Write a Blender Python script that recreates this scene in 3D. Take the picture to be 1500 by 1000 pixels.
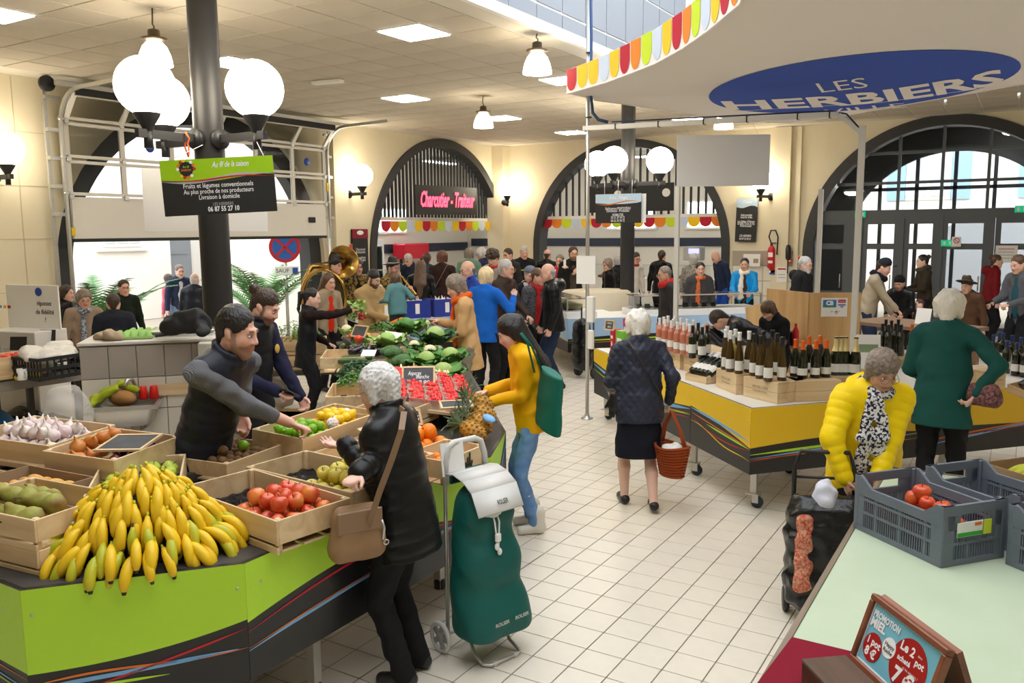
import bpy,math,random
import numpy as np
from mathutils import Vector,Matrix
random.seed(7)
for _o in list(bpy.data.objects):bpy.data.objects.remove(_o)
S=bpy.context.scene
C=S.collection
R=math.radians
# ---- camera
FL,PITCH,ROLL,YAW,CH=1226.0,0.1312,-0.0093,-0.55,2.2
_c,_s,_cr,_sr,_cy,_sy=(math.cos(PITCH),math.sin(PITCH),math.cos(ROLL),math.sin(ROLL),math.cos(YAW),math.sin(YAW))
def ray(u,v):
 a,b=u-750,v-500
 X=(a*_cr+b*_sr)/FL;U=-(-a*_sr+b*_cr)/FL
 y=_c+U*_s;z=-_s+U*_c
 return Vector((X*_cy+y*_sy,-X*_sy+y*_cy,z))
EYE=Vector((0,0,CH))
def on_z(u,v,z):r=ray(u,v);return EYE+r*((z-CH)/r.z)
def on_x(u,v,x):r=ray(u,v);return EYE+r*(x/r.x)
def on_y(u,v,y):r=ray(u,v);return EYE+r*(y/r.y)
def on_d(u,v,d):r=ray(u,v);return EYE+r*(d/(r.x*_sy+r.y*_cy))
def on_45(u,v,k):r=ray(u,v);return EYE+r*(k/(r.x+r.y))
cam=bpy.data.cameras.new('camera');cam.sensor_width=36;cam.lens=FL/1500*36
cam.clip_start=0.05;cam.clip_end=200
co=bpy.data.objects.new('camera',cam);C.objects.link(co);S.camera=co
_f0=ray(750,500);_rt=(ray(750+FL,500)-_f0).normalized();_up=-(ray(750,500+FL)-_f0).normalized();_bk=-_f0.normalized()
co.matrix_world=Matrix(((_rt.x,_up.x,_bk.x,0),(_rt.y,_up.y,_bk.y,0),(_rt.z,_up.z,_bk.z,CH),(0,0,0,1)))
# ---- sky, light, exposure
W=bpy.data.worlds.new('overcast_sky');S.world=W;W.use_nodes=True
_bg=W.node_tree.nodes['Background'];_bg.inputs[0].default_value=(0.93,0.96,1.0,1);_bg.inputs[1].default_value=2.9
S.view_settings.view_transform='Standard';S.view_settings.look='None'
S.view_settings.gamma=1.0;S.view_settings.use_curve_mapping=False
S.view_settings.exposure=0.48
S.cycles.max_bounces=8;S.cycles.diffuse_bounces=4;S.cycles.glossy_bounces=3;S.cycles.transmission_bounces=6
S.cycles.transparent_max_bounces=12;S.cycles.caustics_reflective=False;S.cycles.caustics_refractive=False
S.cycles.sample_clamp_indirect=6;S.cycles.use_denoising=True
def area(name,loc,rot,sx,sy,power,col=(1,1,1),portal=False):
 l=bpy.data.lights.new(name,'AREA');l.shape='RECTANGLE';l.size=sx;l.size_y=sy;l.energy=power;l.color=col
 if portal:l.cycles.is_portal=True
 o=bpy.data.objects.new(name,l);C.objects.link(o);o.location=loc;o.rotation_euler=rot;return o
area('skylight_portal',(-1.6,6.7,7.6),(0,0,0),6.2,12.4,1,portal=True)
area('entrance_portal',(-1.5,22.2,2.0),(R(-90),0,0),6,5,1,portal=True)
area('garage_portal',(-13.0,9.8,2.2),(0,R(-90),0),4.4,5.4,1,portal=True)
# ---- materials
MATS={}
def mat(name,col,rough=0.6,metal=0.0,emit=None,estr=0.0,trans=0.0,alpha=1.0,spec=0.5,ior=1.45,coat=0.0,sss=0.0,noise=None,bump=None,attr=None,sheen=0.0):
 """noise=(scale, strength, colour2)  bump=(kind, scale, strength)"""
 if name in MATS:return MATS[name]
 m=bpy.data.materials.new(name);m.use_nodes=True;nt=m.node_tree;b=nt.nodes['Principled BSDF']
 col=tuple(col)+(1,)if len(col)==3 else col
 b.inputs['Base Color'].default_value=col;b.inputs['Roughness'].default_value=rough;b.inputs['Metallic'].default_value=metal
 b.inputs['Specular IOR Level'].default_value=spec;b.inputs['IOR'].default_value=ior
 b.inputs['Transmission Weight'].default_value=trans;b.inputs['Alpha'].default_value=alpha
 if coat:b.inputs['Coat Weight'].default_value=coat;b.inputs['Coat Roughness'].default_value=0.1
 if sss:b.inputs['Subsurface Weight'].default_value=sss;b.inputs['Subsurface Radius'].default_value=(1,.35,.2);b.inputs['Subsurface Scale'].default_value=0.01
 if sheen:b.inputs['Sheen Weight'].default_value=sheen
 if emit:b.inputs['Emission Color'].default_value=tuple(emit)+(1,);b.inputs['Emission Strength'].default_value=estr
 tc=nt.nodes.new('ShaderNodeTexCoord')
 src=None
 if attr:
  a=nt.nodes.new('ShaderNodeAttribute');a.attribute_name=attr;src=a.outputs['Color'];nt.links.new(src,b.inputs['Base Color'])
 if noise:
  n=nt.nodes.new('ShaderNodeTexNoise');n.inputs['Scale'].default_value=noise[0];n.inputs['Detail'].default_value=5
  if bump and bump[0]=='strand':
   m2=nt.nodes.new('ShaderNodeMapping');m2.inputs['Scale'].default_value=(1,1,.18);nt.links.new(tc.outputs['Object'],m2.inputs['Vector']);nt.links.new(m2.outputs[0],n.inputs['Vector'])
  else:nt.links.new(tc.outputs['Object'],n.inputs['Vector'])
  rp=nt.nodes.new('ShaderNodeMapRange');rp.inputs['From Min'].default_value=.35;rp.inputs['From Max'].default_value=.68
  rp.inputs['To Max'].default_value=min(1,noise[1]);rp.inputs['From Min'].default_value=.35 if noise[1]<=1 else.49;rp.inputs['From Max'].default_value=.68 if noise[1]<=1 else.53;nt.links.new(n.outputs['Fac'],rp.inputs['Value'])
  mx=nt.nodes.new('ShaderNodeMix');mx.data_type='RGBA';nt.links.new(rp.outputs[0],mx.inputs['Factor'])
  if src:nt.links.new(src,mx.inputs['A'])
  else:mx.inputs['A'].default_value=col
  mx.inputs['B'].default_value=tuple(noise[2])+(1,);nt.links.new(mx.outputs['Result'],b.inputs['Base Color'])
 if bump:
  bn=nt.nodes.new('ShaderNodeBump');bn.inputs['Strength'].default_value=bump[2];bn.inputs['Distance'].default_value=0.01
  mp=nt.nodes.new('ShaderNodeMapping');nt.links.new(tc.outputs['Object'],mp.inputs['Vector'])
  if bump[0]=='noise':
   t=nt.nodes.new('ShaderNodeTexNoise');t.inputs['Scale'].default_value=bump[1];t.inputs['Detail'].default_value=4
  elif bump[0]=='wave':
   t=nt.nodes.new('ShaderNodeTexWave');t.inputs['Scale'].default_value=bump[1];t.inputs['Distortion'].default_value=3
  elif bump[0]=='strand':
   t=nt.nodes.new('ShaderNodeTexNoise');t.inputs['Scale'].default_value=bump[1];mp.inputs['Scale'].default_value=(1,1,.12)
  elif bump[0]=='vor':
   t=nt.nodes.new('ShaderNodeTexVoronoi');t.inputs['Scale'].default_value=bump[1]
  nt.links.new(mp.outputs[0],t.inputs['Vector']);nt.links.new(t.outputs[0],bn.inputs['Height']);nt.links.new(bn.outputs[0],b.inputs['Normal'])
 MATS[name]=m;return m
def wood(name,c1,c2,scale=14,axis=0,rough=.55):
 if name in MATS:return MATS[name]
 m=bpy.data.materials.new(name);m.use_nodes=True;nt=m.node_tree;b=nt.nodes['Principled BSDF']
 tc=nt.nodes.new('ShaderNodeTexCoord');mp=nt.nodes.new('ShaderNodeMapping');sc=[1,1,1];sc[axis]=.08;mp.inputs['Scale'].default_value=sc
 n=nt.nodes.new('ShaderNodeTexNoise');n.inputs['Scale'].default_value=scale;n.inputs['Detail'].default_value=6;n.inputs['Distortion'].default_value=.6
 cr=nt.nodes.new('ShaderNodeValToRGB');cr.color_ramp.elements[0].position=.35;cr.color_ramp.elements[1].position=.66
 cr.color_ramp.elements[0].color=tuple(c1)+(1,);cr.color_ramp.elements[1].color=tuple(c2)+(1,)
 nt.links.new(tc.outputs['Object'],mp.inputs[0]);nt.links.new(mp.outputs[0],n.inputs['Vector']);nt.links.new(n.outputs['Fac'],cr.inputs[0])
 nt.links.new(cr.outputs[0],b.inputs['Base Color']);b.inputs['Roughness'].default_value=rough
 MATS[name]=m;return m
def rgb(r,g,b):
 return tuple(((x/255)/12.92 if x/255<=.04045 else((x/255+.055)/1.055)**2.4)for x in(r,g,b))
 # ---- mesh builders
class MB:
 def __init__(s):s.v=[];s.f=[];s.mi=[];s.sm=[];s.mats=[];s.cur=0;s.smooth=False
 def m(s,mt):
  if mt not in s.mats:s.mats.append(mt)
  s.cur=s.mats.index(mt);return s
 def add(s,vs,fs,smooth=None,M=None):
  o=len(s.v)
  s.v+=[tuple(M@Vector(p))for p in vs]if M is not None else[tuple(p)for p in vs]
  for f in fs:s.f.append([i+o for i in f]);s.mi.append(s.cur);s.sm.append(s.smooth if smooth is None else smooth)
  return s
 def box(s,c,d,M=None,bev=0.0):
  x,y,z=c;a,b,h=d[0]/2,d[1]/2,d[2]/2
  if bev:
   q=min(bev,a*.9,b*.9,h*.9);vs=[]
   for sz in(-1,1):
    for sy in(-1,1):
     for sx in(-1,1):
      vs+=[(x+sx*(a-q),y+sy*(b-q),z+sz*h),(x+sx*(a-q),y+sy*b,z+sz*(h-q)),(x+sx*a,y+sy*(b-q),z+sz*(h-q))]
   I=lambda sx,sy,sz,k:((sz>0)*4+(sy>0)*2+(sx>0))*3+k
   fs=[]
   for sg in(-1,1):
    q4=[(-1,-1),(1,-1),(1,1),(-1,1)]
    f=[I(p[0],p[1],sg,0)for p in q4];fs.append(f if sg>0 else f[::-1])
    f=[I(p[0],sg,p[1],1)for p in q4];fs.append(f[::-1]if sg>0 else f)
    f=[I(sg,p[0],p[1],2)for p in q4];fs.append(f if sg>0 else f[::-1])
   for a1 in(-1,1):
    for a2 in(-1,1):
     fs.append([I(-1,a1,a2,0),I(1,a1,a2,0),I(1,a1,a2,1),I(-1,a1,a2,1)][::(-1 if a1*a2>0 else 1)])
     fs.append([I(a1,-1,a2,0),I(a1,1,a2,0),I(a1,1,a2,2),I(a1,-1,a2,2)][::(1 if a1*a2>0 else-1)])
     fs.append([I(a1,a2,-1,1),I(a1,a2,1,1),I(a1,a2,1,2),I(a1,a2,-1,2)][::(-1 if a1*a2>0 else 1)])
     for a3 in(-1,1):fs.append([I(a1,a2,a3,0),I(a1,a2,a3,1),I(a1,a2,a3,2)][::(-1 if a1*a2*a3>0 else 1)])
   return s.add(vs,fs,False,M)
  vs=[(x+i*a,y+j*b,z+k*h)for k in(-1,1)for j in(-1,1)for i in(-1,1)]
  return s.add(vs,[(0,2,3,1),(4,5,7,6),(0,1,5,4),(2,6,7,3),(0,4,6,2),(1,3,7,5)],False,M)
 def bar(s,p,q,w,h=None,up=(0,0,1)):
  p,q=Vector(p),Vector(q);h=h or w;d=q-p;L=d.length;z=d.normalized();up=Vector(up)
  x=up.cross(z)
  if x.length<1e-4:x=Vector((1,0,0)).cross(z)
  x.normalize();y=z.cross(x)
  M=Matrix(((x.x,y.x,z.x,p.x),(x.y,y.y,z.y,p.y),(x.z,y.z,z.z,p.z),(0,0,0,1)))
  return s.box((0,0,L/2),(w,h,L),M)
 def tube(s,pts,r,n=8,caps=True,closed=False):
  pts=[Vector(p)for p in pts];rs=r if hasattr(r,'__len__')else[r]*len(pts);vs=[];fs=[];N=len(pts);X=None
  for i,p in enumerate(pts):
   t=(pts[(i+1)%N]-pts[i-1])if closed else(pts[min(i+1,N-1)]-pts[max(i-1,0)])
   t=t.normalized()if t.length>1e-9 else Vector((0,0,1))
   if X is None:X=t.orthogonal().normalized()
   else:
    X=X-t*X.dot(t);X=X.normalized()if X.length>1e-6 else t.orthogonal().normalized()
   Y=t.cross(X)
   for k in range(n):a=2*math.pi*k/n;vs.append(p+(X*math.cos(a)+Y*math.sin(a))*rs[i])
  for i in range(N if closed else N-1):
   j=(i+1)%N
   for k in range(n):fs.append((i*n+k,i*n+(k+1)%n,j*n+(k+1)%n,j*n+k))
  if caps and not closed:fs+=[tuple(range(n))[::-1],tuple((N-1)*n+k for k in range(n))]
  return s.add(vs,fs,True)
 def lathe(s,prof,n=16,M=None,smooth=True):
  vs=[];fs=[]
  for r,z in prof:
   for k in range(n):a=2*math.pi*k/n;vs.append((r*math.cos(a),r*math.sin(a),z))
  for i in range(len(prof)-1):
   for k in range(n):fs.append((i*n+k,i*n+(k+1)%n,(i+1)*n+(k+1)%n,(i+1)*n+k))
  s.add(vs,fs,smooth,M)
  if prof[0][0]>1e-4:s.add(vs[:n],[tuple(range(n))[::-1]],False,M)
  if prof[-1][0]>1e-4:s.add(vs[-n:],[tuple(range(n))],False,M)
  return s
 def ell(s,c,r,n=12,k=8,M=None):
  prof=[(max(1e-5,math.sin(math.pi*i/k)),-math.cos(math.pi*i/k))for i in range(k+1)]
  T=Matrix.Translation(Vector(c))@Matrix.Diagonal((r[0],r[1],r[2],1))
  return s.lathe(prof,n,(M@T)if M is not None else T)
 def prism(s,outline,z0,z1,M=None):
  n=len(outline);vs=[(x,y,z0)for x,y in outline]+[(x,y,z1)for x,y in outline]
  fs=[tuple(range(n))[::-1],tuple(range(n,2*n))]+[(i,(i+1)%n,n+(i+1)%n,n+i)for i in range(n)]
  return s.add(vs,fs,False,M)
 def quad(s,a,b,c,d):return s.add([a,b,c,d],[(0,1,2,3)],False)
 def build(s,name,parent=None,kind=None):
  me=bpy.data.meshes.new(name);me.from_pydata(s.v,[],s.f);me.update()
  for mt in s.mats:me.materials.append(mt)
  me.polygons.foreach_set('material_index',s.mi);me.polygons.foreach_set('use_smooth',s.sm)
  o=bpy.data.objects.new(name,me);C.objects.link(o)
  if parent is not None:o.parent=parent
  if kind:o['kind']=kind
  return o
def mb(mt):return MB().m(mt)
def tag(o,label=None,cat=None,group=None,kind=None):
 if label:o['label']=label
 if cat:o['category']=cat
 if group:o['group']=group
 if kind:o['kind']=kind
 return o
def thing(name,label,cat,loc=(0,0,0),rz=0.0,group=None):
 o=bpy.data.objects.new(name,None);C.objects.link(o);o.location=loc;o.rotation_euler=(0,0,rz);o.empty_display_size=.1
 return tag(o,label,cat,group)
def dup(o,parent=None,loc=None,rot=None,scale=None,label=None):
 c=o.copy();C.objects.link(c)
 if parent is not None:c.parent=parent
 if loc is not None:c.location=loc
 if rot is not None:c.rotation_euler=rot
 if scale is not None:c.scale=scale if hasattr(scale,'__len__')else(scale,)*3
 if label:c['label']=label
 for ch in list(o.children):dup(ch,c)
 return c
def put(o,loc,rot=(0,0,0),scale=None):
 o.location=loc;o.rotation_euler=rot
 if scale is not None:o.scale=scale if hasattr(scale,'__len__')else(scale,)*3
 return o
def frame(o,x,y,z):
 return Matrix(((x[0],y[0],z[0],o[0]),(x[1],y[1],z[1],o[1]),(x[2],y[2],z[2],o[2]),(0,0,0,1)))
def text(body,size,mt,parent,M,name='lettering',align='CENTER',shear=0,bold=0,sx=1.0,space=1.0,ext=0.0,width=0):
 cu=bpy.data.curves.new(name,'FONT');cu.body=body;cu.size=size;cu.align_x=align;cu.align_y='CENTER';cu.shear=shear
 cu.offset=bold;cu.space_character=space;cu.extrude=ext;cu.resolution_u=2
 tmp=bpy.data.objects.new('tmp',cu);me=bpy.data.meshes.new_from_object(tmp);bpy.data.objects.remove(tmp);bpy.data.curves.remove(cu)
 me.name=name;me.materials.clear();me.materials.append(mt)
 if width and len(me.vertices):
  xs=[v.co.x for v in me.vertices];sx=width/max(1e-4,max(xs)-min(xs))
 o=bpy.data.objects.new(name,me);C.objects.link(o);o.parent=parent
 o.matrix_local=M@Matrix.Diagonal((sx,1,1,1));return o
 # ---- signed-distance bodies -> one smooth surface
def _v(p):return np.array(p,np.float32)
class SDF:
 def __init__(s):s.p=[]
 def cap(s,a,b,ra,rb=None,k=.02,flat=1.,w=(0,1,0),col=None,ring=None,op='+'):
  rb=ra if rb is None else rb
  s.p.append(('c',_v(a),_v(b),ra,rb,k,flat,_v(w),col,ring,op));return s
 def ell(s,c,r,k=.02,M=None,col=None,op='+'):
  s.p.append(('e',_v(c),_v(r),None,None,k,1.,None if M is None else np.array(M,np.float32),col,None,op));return s
 def cut(s,o,n,k=.004):
  s.p.append(('h',_v(o),_v(n),None,None,k,1.,None,None,None,'x'));return s
 def box(s,c,r,k=.01,M=None,op='-'):
  s.p.append(('b',_v(c),_v(r),None,None,k,1.,None if M is None else np.array(M,np.float32),None,None,op));return s
 def mesh(s,vox,wob=0.,wf=30.,colors=None,quilt=None):
  lo=np.full(3,1e9);hi=np.full(3,-1e9)
  for q in s.p:
   if q[10]!='+':continue
   if q[0]=='c':r=max(q[3],q[4]);l,h=np.minimum(q[1],q[2])-r,np.maximum(q[1],q[2])+r
   else:r=max(q[2]);l,h=q[1]-r,q[1]+r
   lo=np.minimum(lo,l);hi=np.maximum(hi,h)
  lo-=3*vox+.02;hi+=3*vox+.02
  n=np.ceil((hi-lo)/vox).astype(int)+1
  ax=[(lo[i]+vox*np.arange(n[i])).astype(np.float32)for i in range(3)]
  D=np.full(tuple(n),.2,np.float32);OW=np.full(tuple(n),-1,np.int16);BD=np.full(tuple(n),.2,np.float32)if colors is not None else None
  def halves(D):
   X,Y,Z=np.meshgrid(*ax,indexing='ij',sparse=True)
   for q in s.p:
    if q[0]!='h':continue
    k=q[5];d=(X-q[1][0])*q[2][0]+(Y-q[1][1])*q[2][1]+(Z-q[1][2])*q[2][2]
    h=np.maximum(k-np.abs(D-d),0)/k;D=np.maximum(D,d)+h*h*k*.25
   return D
  for pi,q in enumerate(s.p):
   t,k=q[0],q[5];mg=k+3*vox+.012
   if t=='h':continue
   if t=='c':r=max(q[3],q[4]);l,h_=np.minimum(q[1],q[2])-r-mg,np.maximum(q[1],q[2])+r+mg
   else:r=max(q[2])*(1.5 if t=='b' else 1);l,h_=q[1]-r-mg,q[1]+r+mg
   i0=np.clip(np.floor((l-lo)/vox).astype(int),0,n);i1=np.clip(np.ceil((h_-lo)/vox).astype(int)+1,0,n)
   if(i1<=i0).any():continue
   sl=tuple(slice(a,b)for a,b in zip(i0,i1))
   X,Y,Z=np.meshgrid(*[ax[i][sl[i]]for i in range(3)],indexing='ij',sparse=True)
   if t=='c':
    a,b=q[1],q[2];ab=b-a;L2=float(ab@ab)+1e-12
    px,py,pz=X-a[0],Y-a[1],Z-a[2]
    tt=np.clip((px*ab[0]+py*ab[1]+pz*ab[2])/L2,0,1)
    px=px-tt*ab[0];py=py-tt*ab[1];pz=pz-tt*ab[2]
    rr=q[3]+(q[4]-q[3])*tt
    if q[9]:rr=rr+q[9][1]*(np.abs(np.sin(np.pi*tt*math.sqrt(L2)/q[9][0]))**.38-.75)
    if q[6]!=1.:
     w=q[7]/np.linalg.norm(q[7]);g=px*w[0]+py*w[1]+pz*w[2];e=1/q[6]-1
     d=np.sqrt((px+e*g*w[0])**2+(py+e*g*w[1])**2+(pz+e*g*w[2])**2)
     d=(d-rr)*min(1.,.5+.5*q[6])
    else:d=np.sqrt(px*px+py*py+pz*pz)-rr
   else:
    px,py,pz=X-q[1][0],Y-q[1][1],Z-q[1][2]
    if q[7]is not None:
     m=q[7];px,py,pz=(px*m[0,0]+py*m[1,0]+pz*m[2,0],px*m[0,1]+py*m[1,1]+pz*m[2,1],px*m[0,2]+py*m[1,2]+pz*m[2,2])
    r=q[2]
    if t=='e':
     k0=np.sqrt((px/r[0])**2+(py/r[1])**2+(pz/r[2])**2);k1=np.sqrt((px/r[0]**2)**2+(py/r[1]**2)**2+(pz/r[2]**2)**2)
     d=k0*(k0-1)/np.maximum(k1,1e-6)
    else:d=np.maximum(np.maximum(np.abs(px)-r[0],np.abs(py)-r[1]),np.abs(pz)-r[2])
   d=d.astype(np.float32);cur=D[sl];k=max(k,1e-5)
   if q[10]=='+':
    if colors is not None:
     bd=BD[sl];mk=d<bd;bd[mk]=d[mk];OW[sl][mk]=pi
    h=np.maximum(k-np.abs(cur-d),0)/k;D[sl]=np.minimum(cur,d)-h*h*k*.25
   elif q[10]=='p':
    mk=d<vox*.6;OW[sl][mk]=pi
   else:
    d=-d;h=np.maximum(k-np.abs(cur-d),0)/k;D[sl]=np.maximum(cur,d)+h*h*k*.25
  if wob:
   X,Y,Z=np.meshgrid(*ax,indexing='ij',sparse=True)
   D+=wob*(np.sin(wf*X+1.7*np.sin(wf*.7*Z))*np.sin(wf*.8*Z+np.sin(wf*Y))+.5*np.sin(wf*1.9*Y+wf*1.3*Z)+.55*np.abs(np.sin(wf*(.5*X+.9*Y+.8*Z)+2.2*np.sin(wf*.35*(X-Z))))-.3)
  if quilt:
   X,Y,Z=np.meshgrid(*ax,indexing='ij',sparse=True);qa=np.abs(np.sin(np.pi*(X+.8*Z)/quilt));qb=np.abs(np.sin(np.pi*(X-.8*Z)/quilt));D-=.010*(np.minimum(qa,qb)**.5-.6)
  D=halves(D)
  ins=D<0
  cs=np.zeros(tuple(n-1),np.int8)
  for i in(0,1):
   for j in(0,1):
    for k in(0,1):cs+=ins[i:n[0]-1+i,j:n[1]-1+j,k:n[2]-1+k]
  ci=np.argwhere((cs>0)&(cs<8));idx=np.full(tuple(n-1),-1,np.int32);idx[tuple(ci.T)]=np.arange(len(ci))
  acc=np.zeros((len(ci),3),np.float32);cnt=np.zeros(len(ci),np.float32)
  cor=[(i,j,k)for i in(0,1)for j in(0,1)for k in(0,1)]
  cv={c:D[ci[:,0]+c[0],ci[:,1]+c[1],ci[:,2]+c[2]]for c in cor}
  for c in cor:
   for a in range(3):
    if c[a]:continue
    e=list(c);e[a]=1;e=tuple(e);da,db=cv[c],cv[e];mk=(da<0)!=(db<0)
    t=np.where(mk,da/np.where(mk,da-db,1),0)
    for b in range(3):acc[:,b]+=np.where(mk,c[b]+(t if a==b else 0),0)
    cnt+=mk
  P=(ci+acc/np.maximum(cnt,1)[:,None])*vox+lo
  F=[]
  for a in range(3):
   b,c=(a+1)%3,(a+2)%3
   A=[slice(1,n[i]-1)for i in range(3)];A[a]=slice(0,n[a]-1);B=list(A);B[a]=slice(1,n[a])
   s0,s1=ins[tuple(A)],ins[tuple(B)];ed=np.argwhere(s0!=s1);off=np.array([0 if i==a else 1 for i in range(3)]);ed=ed+off
   fl=ins[tuple(ed.T)]
   def ix(db,dc):e=ed.copy();e[:,b]+=db;e[:,c]+=dc;return idx[tuple(e.T)]
   Q=np.stack([ix(-1,-1),ix(0,-1),ix(0,0),ix(-1,0)],1);Q[~fl]=Q[~fl][:,::-1];F.append(Q)
  F=np.concatenate(F);F=F[(F>=0).all(1)]
  cl=None
  if colors is not None:
   pal=np.array([list(q[8])if q[8]else list(colors)for q in s.p]+[list(colors)],np.float32)
   o=OW[ci[:,0],ci[:,1],ci[:,2]];cl=pal[o]
  return P.astype(np.float32),F.astype(np.int32),cl
def sdf_obj(name,sdf,vox,mt,parent=None,colors=None,wob=0.,wf=30.,smooth_iter=1,quilt=None):
 P,F,cl=sdf.mesh(vox,wob,wf,colors,quilt)
 for _ in range(smooth_iter):
  a,b=F.ravel(),np.roll(F,-1,1).ravel();ct=np.bincount(a,minlength=len(P)).astype(np.float32)
  acc=np.stack([np.bincount(a,P[b,q],len(P))for q in range(3)],1).astype(np.float32)
  P=P*.5+acc/np.maximum(ct,1)[:,None]*.5
  if cl is not None:
   for _k in range(2):cl=cl*.5+np.stack([np.bincount(a,cl[b,q],len(P))for q in range(3)],1)/np.maximum(ct,1)[:,None]*.5
 me=bpy.data.meshes.new(name);me.vertices.add(len(P));me.vertices.foreach_set('co',P.ravel())
 me.loops.add(F.size);me.loops.foreach_set('vertex_index',F.ravel());me.polygons.add(len(F))
 me.polygons.foreach_set('loop_start',np.arange(0,F.size,4,dtype=np.int32));me.polygons.foreach_set('use_smooth',np.ones(len(F),bool))
 me.update(calc_edges=True)
 if cl is not None:
  at=me.color_attributes.new('Col','FLOAT_COLOR','POINT');at.data.foreach_set('color',np.concatenate([cl,np.ones((len(cl),1),np.float32)],1).ravel())
 me.materials.append(mt)
 o=bpy.data.objects.new(name,me);C.objects.link(o)
 if parent is not None:o.parent=parent
 return o
 # ==== THE HALL
M_wall=mat('cream_painted_wall',(.80,.72,.53),.75,noise=(3.5,.30,(.74,.64,.44)),bump=('noise',14,.12))
M_wallwhite=mat('white_plaster',(.85,.83,.78),.8,noise=(2,.25,(.76,.73,.66)))
M_grout=mat('floor_grout',(.42,.37,.30),.9)
M_tile=mat('floor_tile',(.80,.735,.63),.33,noise=(9,.35,(.74,.66,.55)),bump=('noise',160,.05))
M_ctile=mat('ceiling_tile',(.60,.545,.455),.85,noise=(1.1,.8,(.53,.47,.385)),bump=('noise',220,.15))
M_grid=mat('ceiling_grid',(.72,.68,.60),.45)
M_slate=mat('slate_grey_frame',(.035,.036,.038),.5,bump=('noise',60,.08))
M_doorgrey=mat('door_grey',(.105,.118,.13),.42)
M_glass=mat('clear_glass',(.95,.97,.97),.02,trans=1.0,ior=1.08)
M_steel=mat('galvanised_steel',(.62,.62,.60),.38,metal=.85,noise=(30,.3,(.48,.48,.47)))
M_white=mat('white_panel',(.86,.85,.82),.45)
M_black=mat('black_plastic',(.018,.018,.02),.45)
M_column=mat('dark_painted_iron',(.026,.025,.025),.42,spec=.35)
M_paper=mat('white_paper',(.88,.87,.85),.7)
M_globe=mat('glowing_globe',(1,.96,.88),.4,emit=(1.0,.89,.70),estr=13.0)
M_panel=mat('glowing_panel',(1,1,1),.4,emit=(1.0,.96,.88),estr=15.0)
M_bell=mat('glowing_bell',(1,.95,.85),.3,emit=(1.0,.86,.62),estr=13.0)
M_red=mat('signal_red',(.62,.02,.025),.4)
M_blue=mat('sign_blue',(.03,.08,.42),.5)
M_lime=mat('lime_laminate',(.45,.76,.03),.38)
CEIL=4.41
XL,YB,XR,YF=-12.2,19.3,5.0,-4.0
fl=mb(M_grout).box((-6,9,-.06),(34,40,.1)).build('floor',kind='structure')
TS,TX,TY=.2105,-1.654,3.771
tmesh=mb(M_tile).box((0,0,-.004),(TS-.006,TS-.006,.008),bev=.0015).build('tile',fl);_tm=tmesh.data
cand=[]
for i in range(-52,34):
 for j in range(-38,76):
  x,y=TX+(i+.5)*TS,TY+(j+.5)*TS
  if not(XL<x<XR-.2 and YF+.2<y<YB):continue
  d=-x*math.sin(-YAW)*-1*0+x*_sy+y*_cy
  lat=x*_cy-y*_sy
  vis=d>2.3 and abs(lat/d)<.68
  cand.append((d if vis else 99+abs(d),x,y))
cand.sort()
free=[c for c in cand if not((c[1]<-2.75 and c[2]<4.9)or c[1]>-.62 and c[2]<6 or(abs(c[1]+1.7)+abs(c[2]-8.6)<2.3))]
near=set((c[1],c[2])for c in free[:300])
first=True;rest=mb(M_tile)
for d,x,y in cand:
 if(x,y)in near:
  if first:tmesh.location=(x,y,0);first=False
  else:
   o=bpy.data.objects.new('tile',_tm);C.objects.link(o);o.parent=fl;o.location=(x,y,0)
 else:
  h=(TS-.006)/2;rest.add([(x-h,y-h,0),(x+h,y-h,0),(x+h,y+h,0),(x-h,y+h,0)],[(0,1,2,3)],False)
rest.build('tiles',fl,'stuff')
LX0,LX1,LY0,LY1=-4.75,1.55,.5,13.0
cb=mb(M_grid)
for x0,x1,y0,y1 in((XL,LX0,YF,YB),(LX1,XR,YF,YB),(LX0,LX1,YF,LY0),(LX0,LX1,LY1,YB)):
 cb.box(((x0+x1)/2,(y0+y1)/2,CEIL+.06),(x1-x0,y1-y0,.1))
ce=cb.build('ceiling',kind='structure')
lights_xy=[(-9.28,y)for y in(4.43,7.43,11.03,14.03,17.03)]+[(-6.28,y)for y in(7.43,11.03,16.43)]
lset=set((round(x,2),round(y,2))for x,y in lights_xy)
cc=[]
for i in range(-12,21):
 for j in range(-20,22):
  x,y=-6.28+.6*i,7.43+.6*j
  if x<XL or x+.6>XR or y<YF or y+.6>YB+.1:continue
  if x+.6>LX0+.02 and x<LX1-.02 and y+.6>LY0+.02 and y<LY1-.02:continue
  if(round(x,2),round(y,2))in lset:continue
  d=(x+.3)*_sy+(y+.3)*_cy;lat=(x+.3)*_cy-(y+.3)*_sy
  vis=d>3.6 and abs(lat/d)<.66 and(lat/d<.35 or d>13)
  cc.append((d if vis else 99+abs(d),x+.3,y+.3))
cc.sort();ctm=None;rest=mb(M_ctile)
for q,(d,x,y)in enumerate(cc):
 if q<300:
  if ctm is None:o=mb(M_ctile).box((0,0,.0),(.580,.580,.012),bev=.003).build('ceiling_tile',ce);ctm=o.data
  else:o=bpy.data.objects.new('ceiling_tile',ctm);C.objects.link(o);o.parent=ce
  o.location=(x,y,CEIL+.006+random.uniform(-.002,.002))
 else:rest.box((x,y,CEIL+.004),(.580,.580,.012))
rest.build('ceiling_tiles',ce,'stuff')
M_shaft=mat('shaft_panel',(.24,.275,.325),.35)
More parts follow.
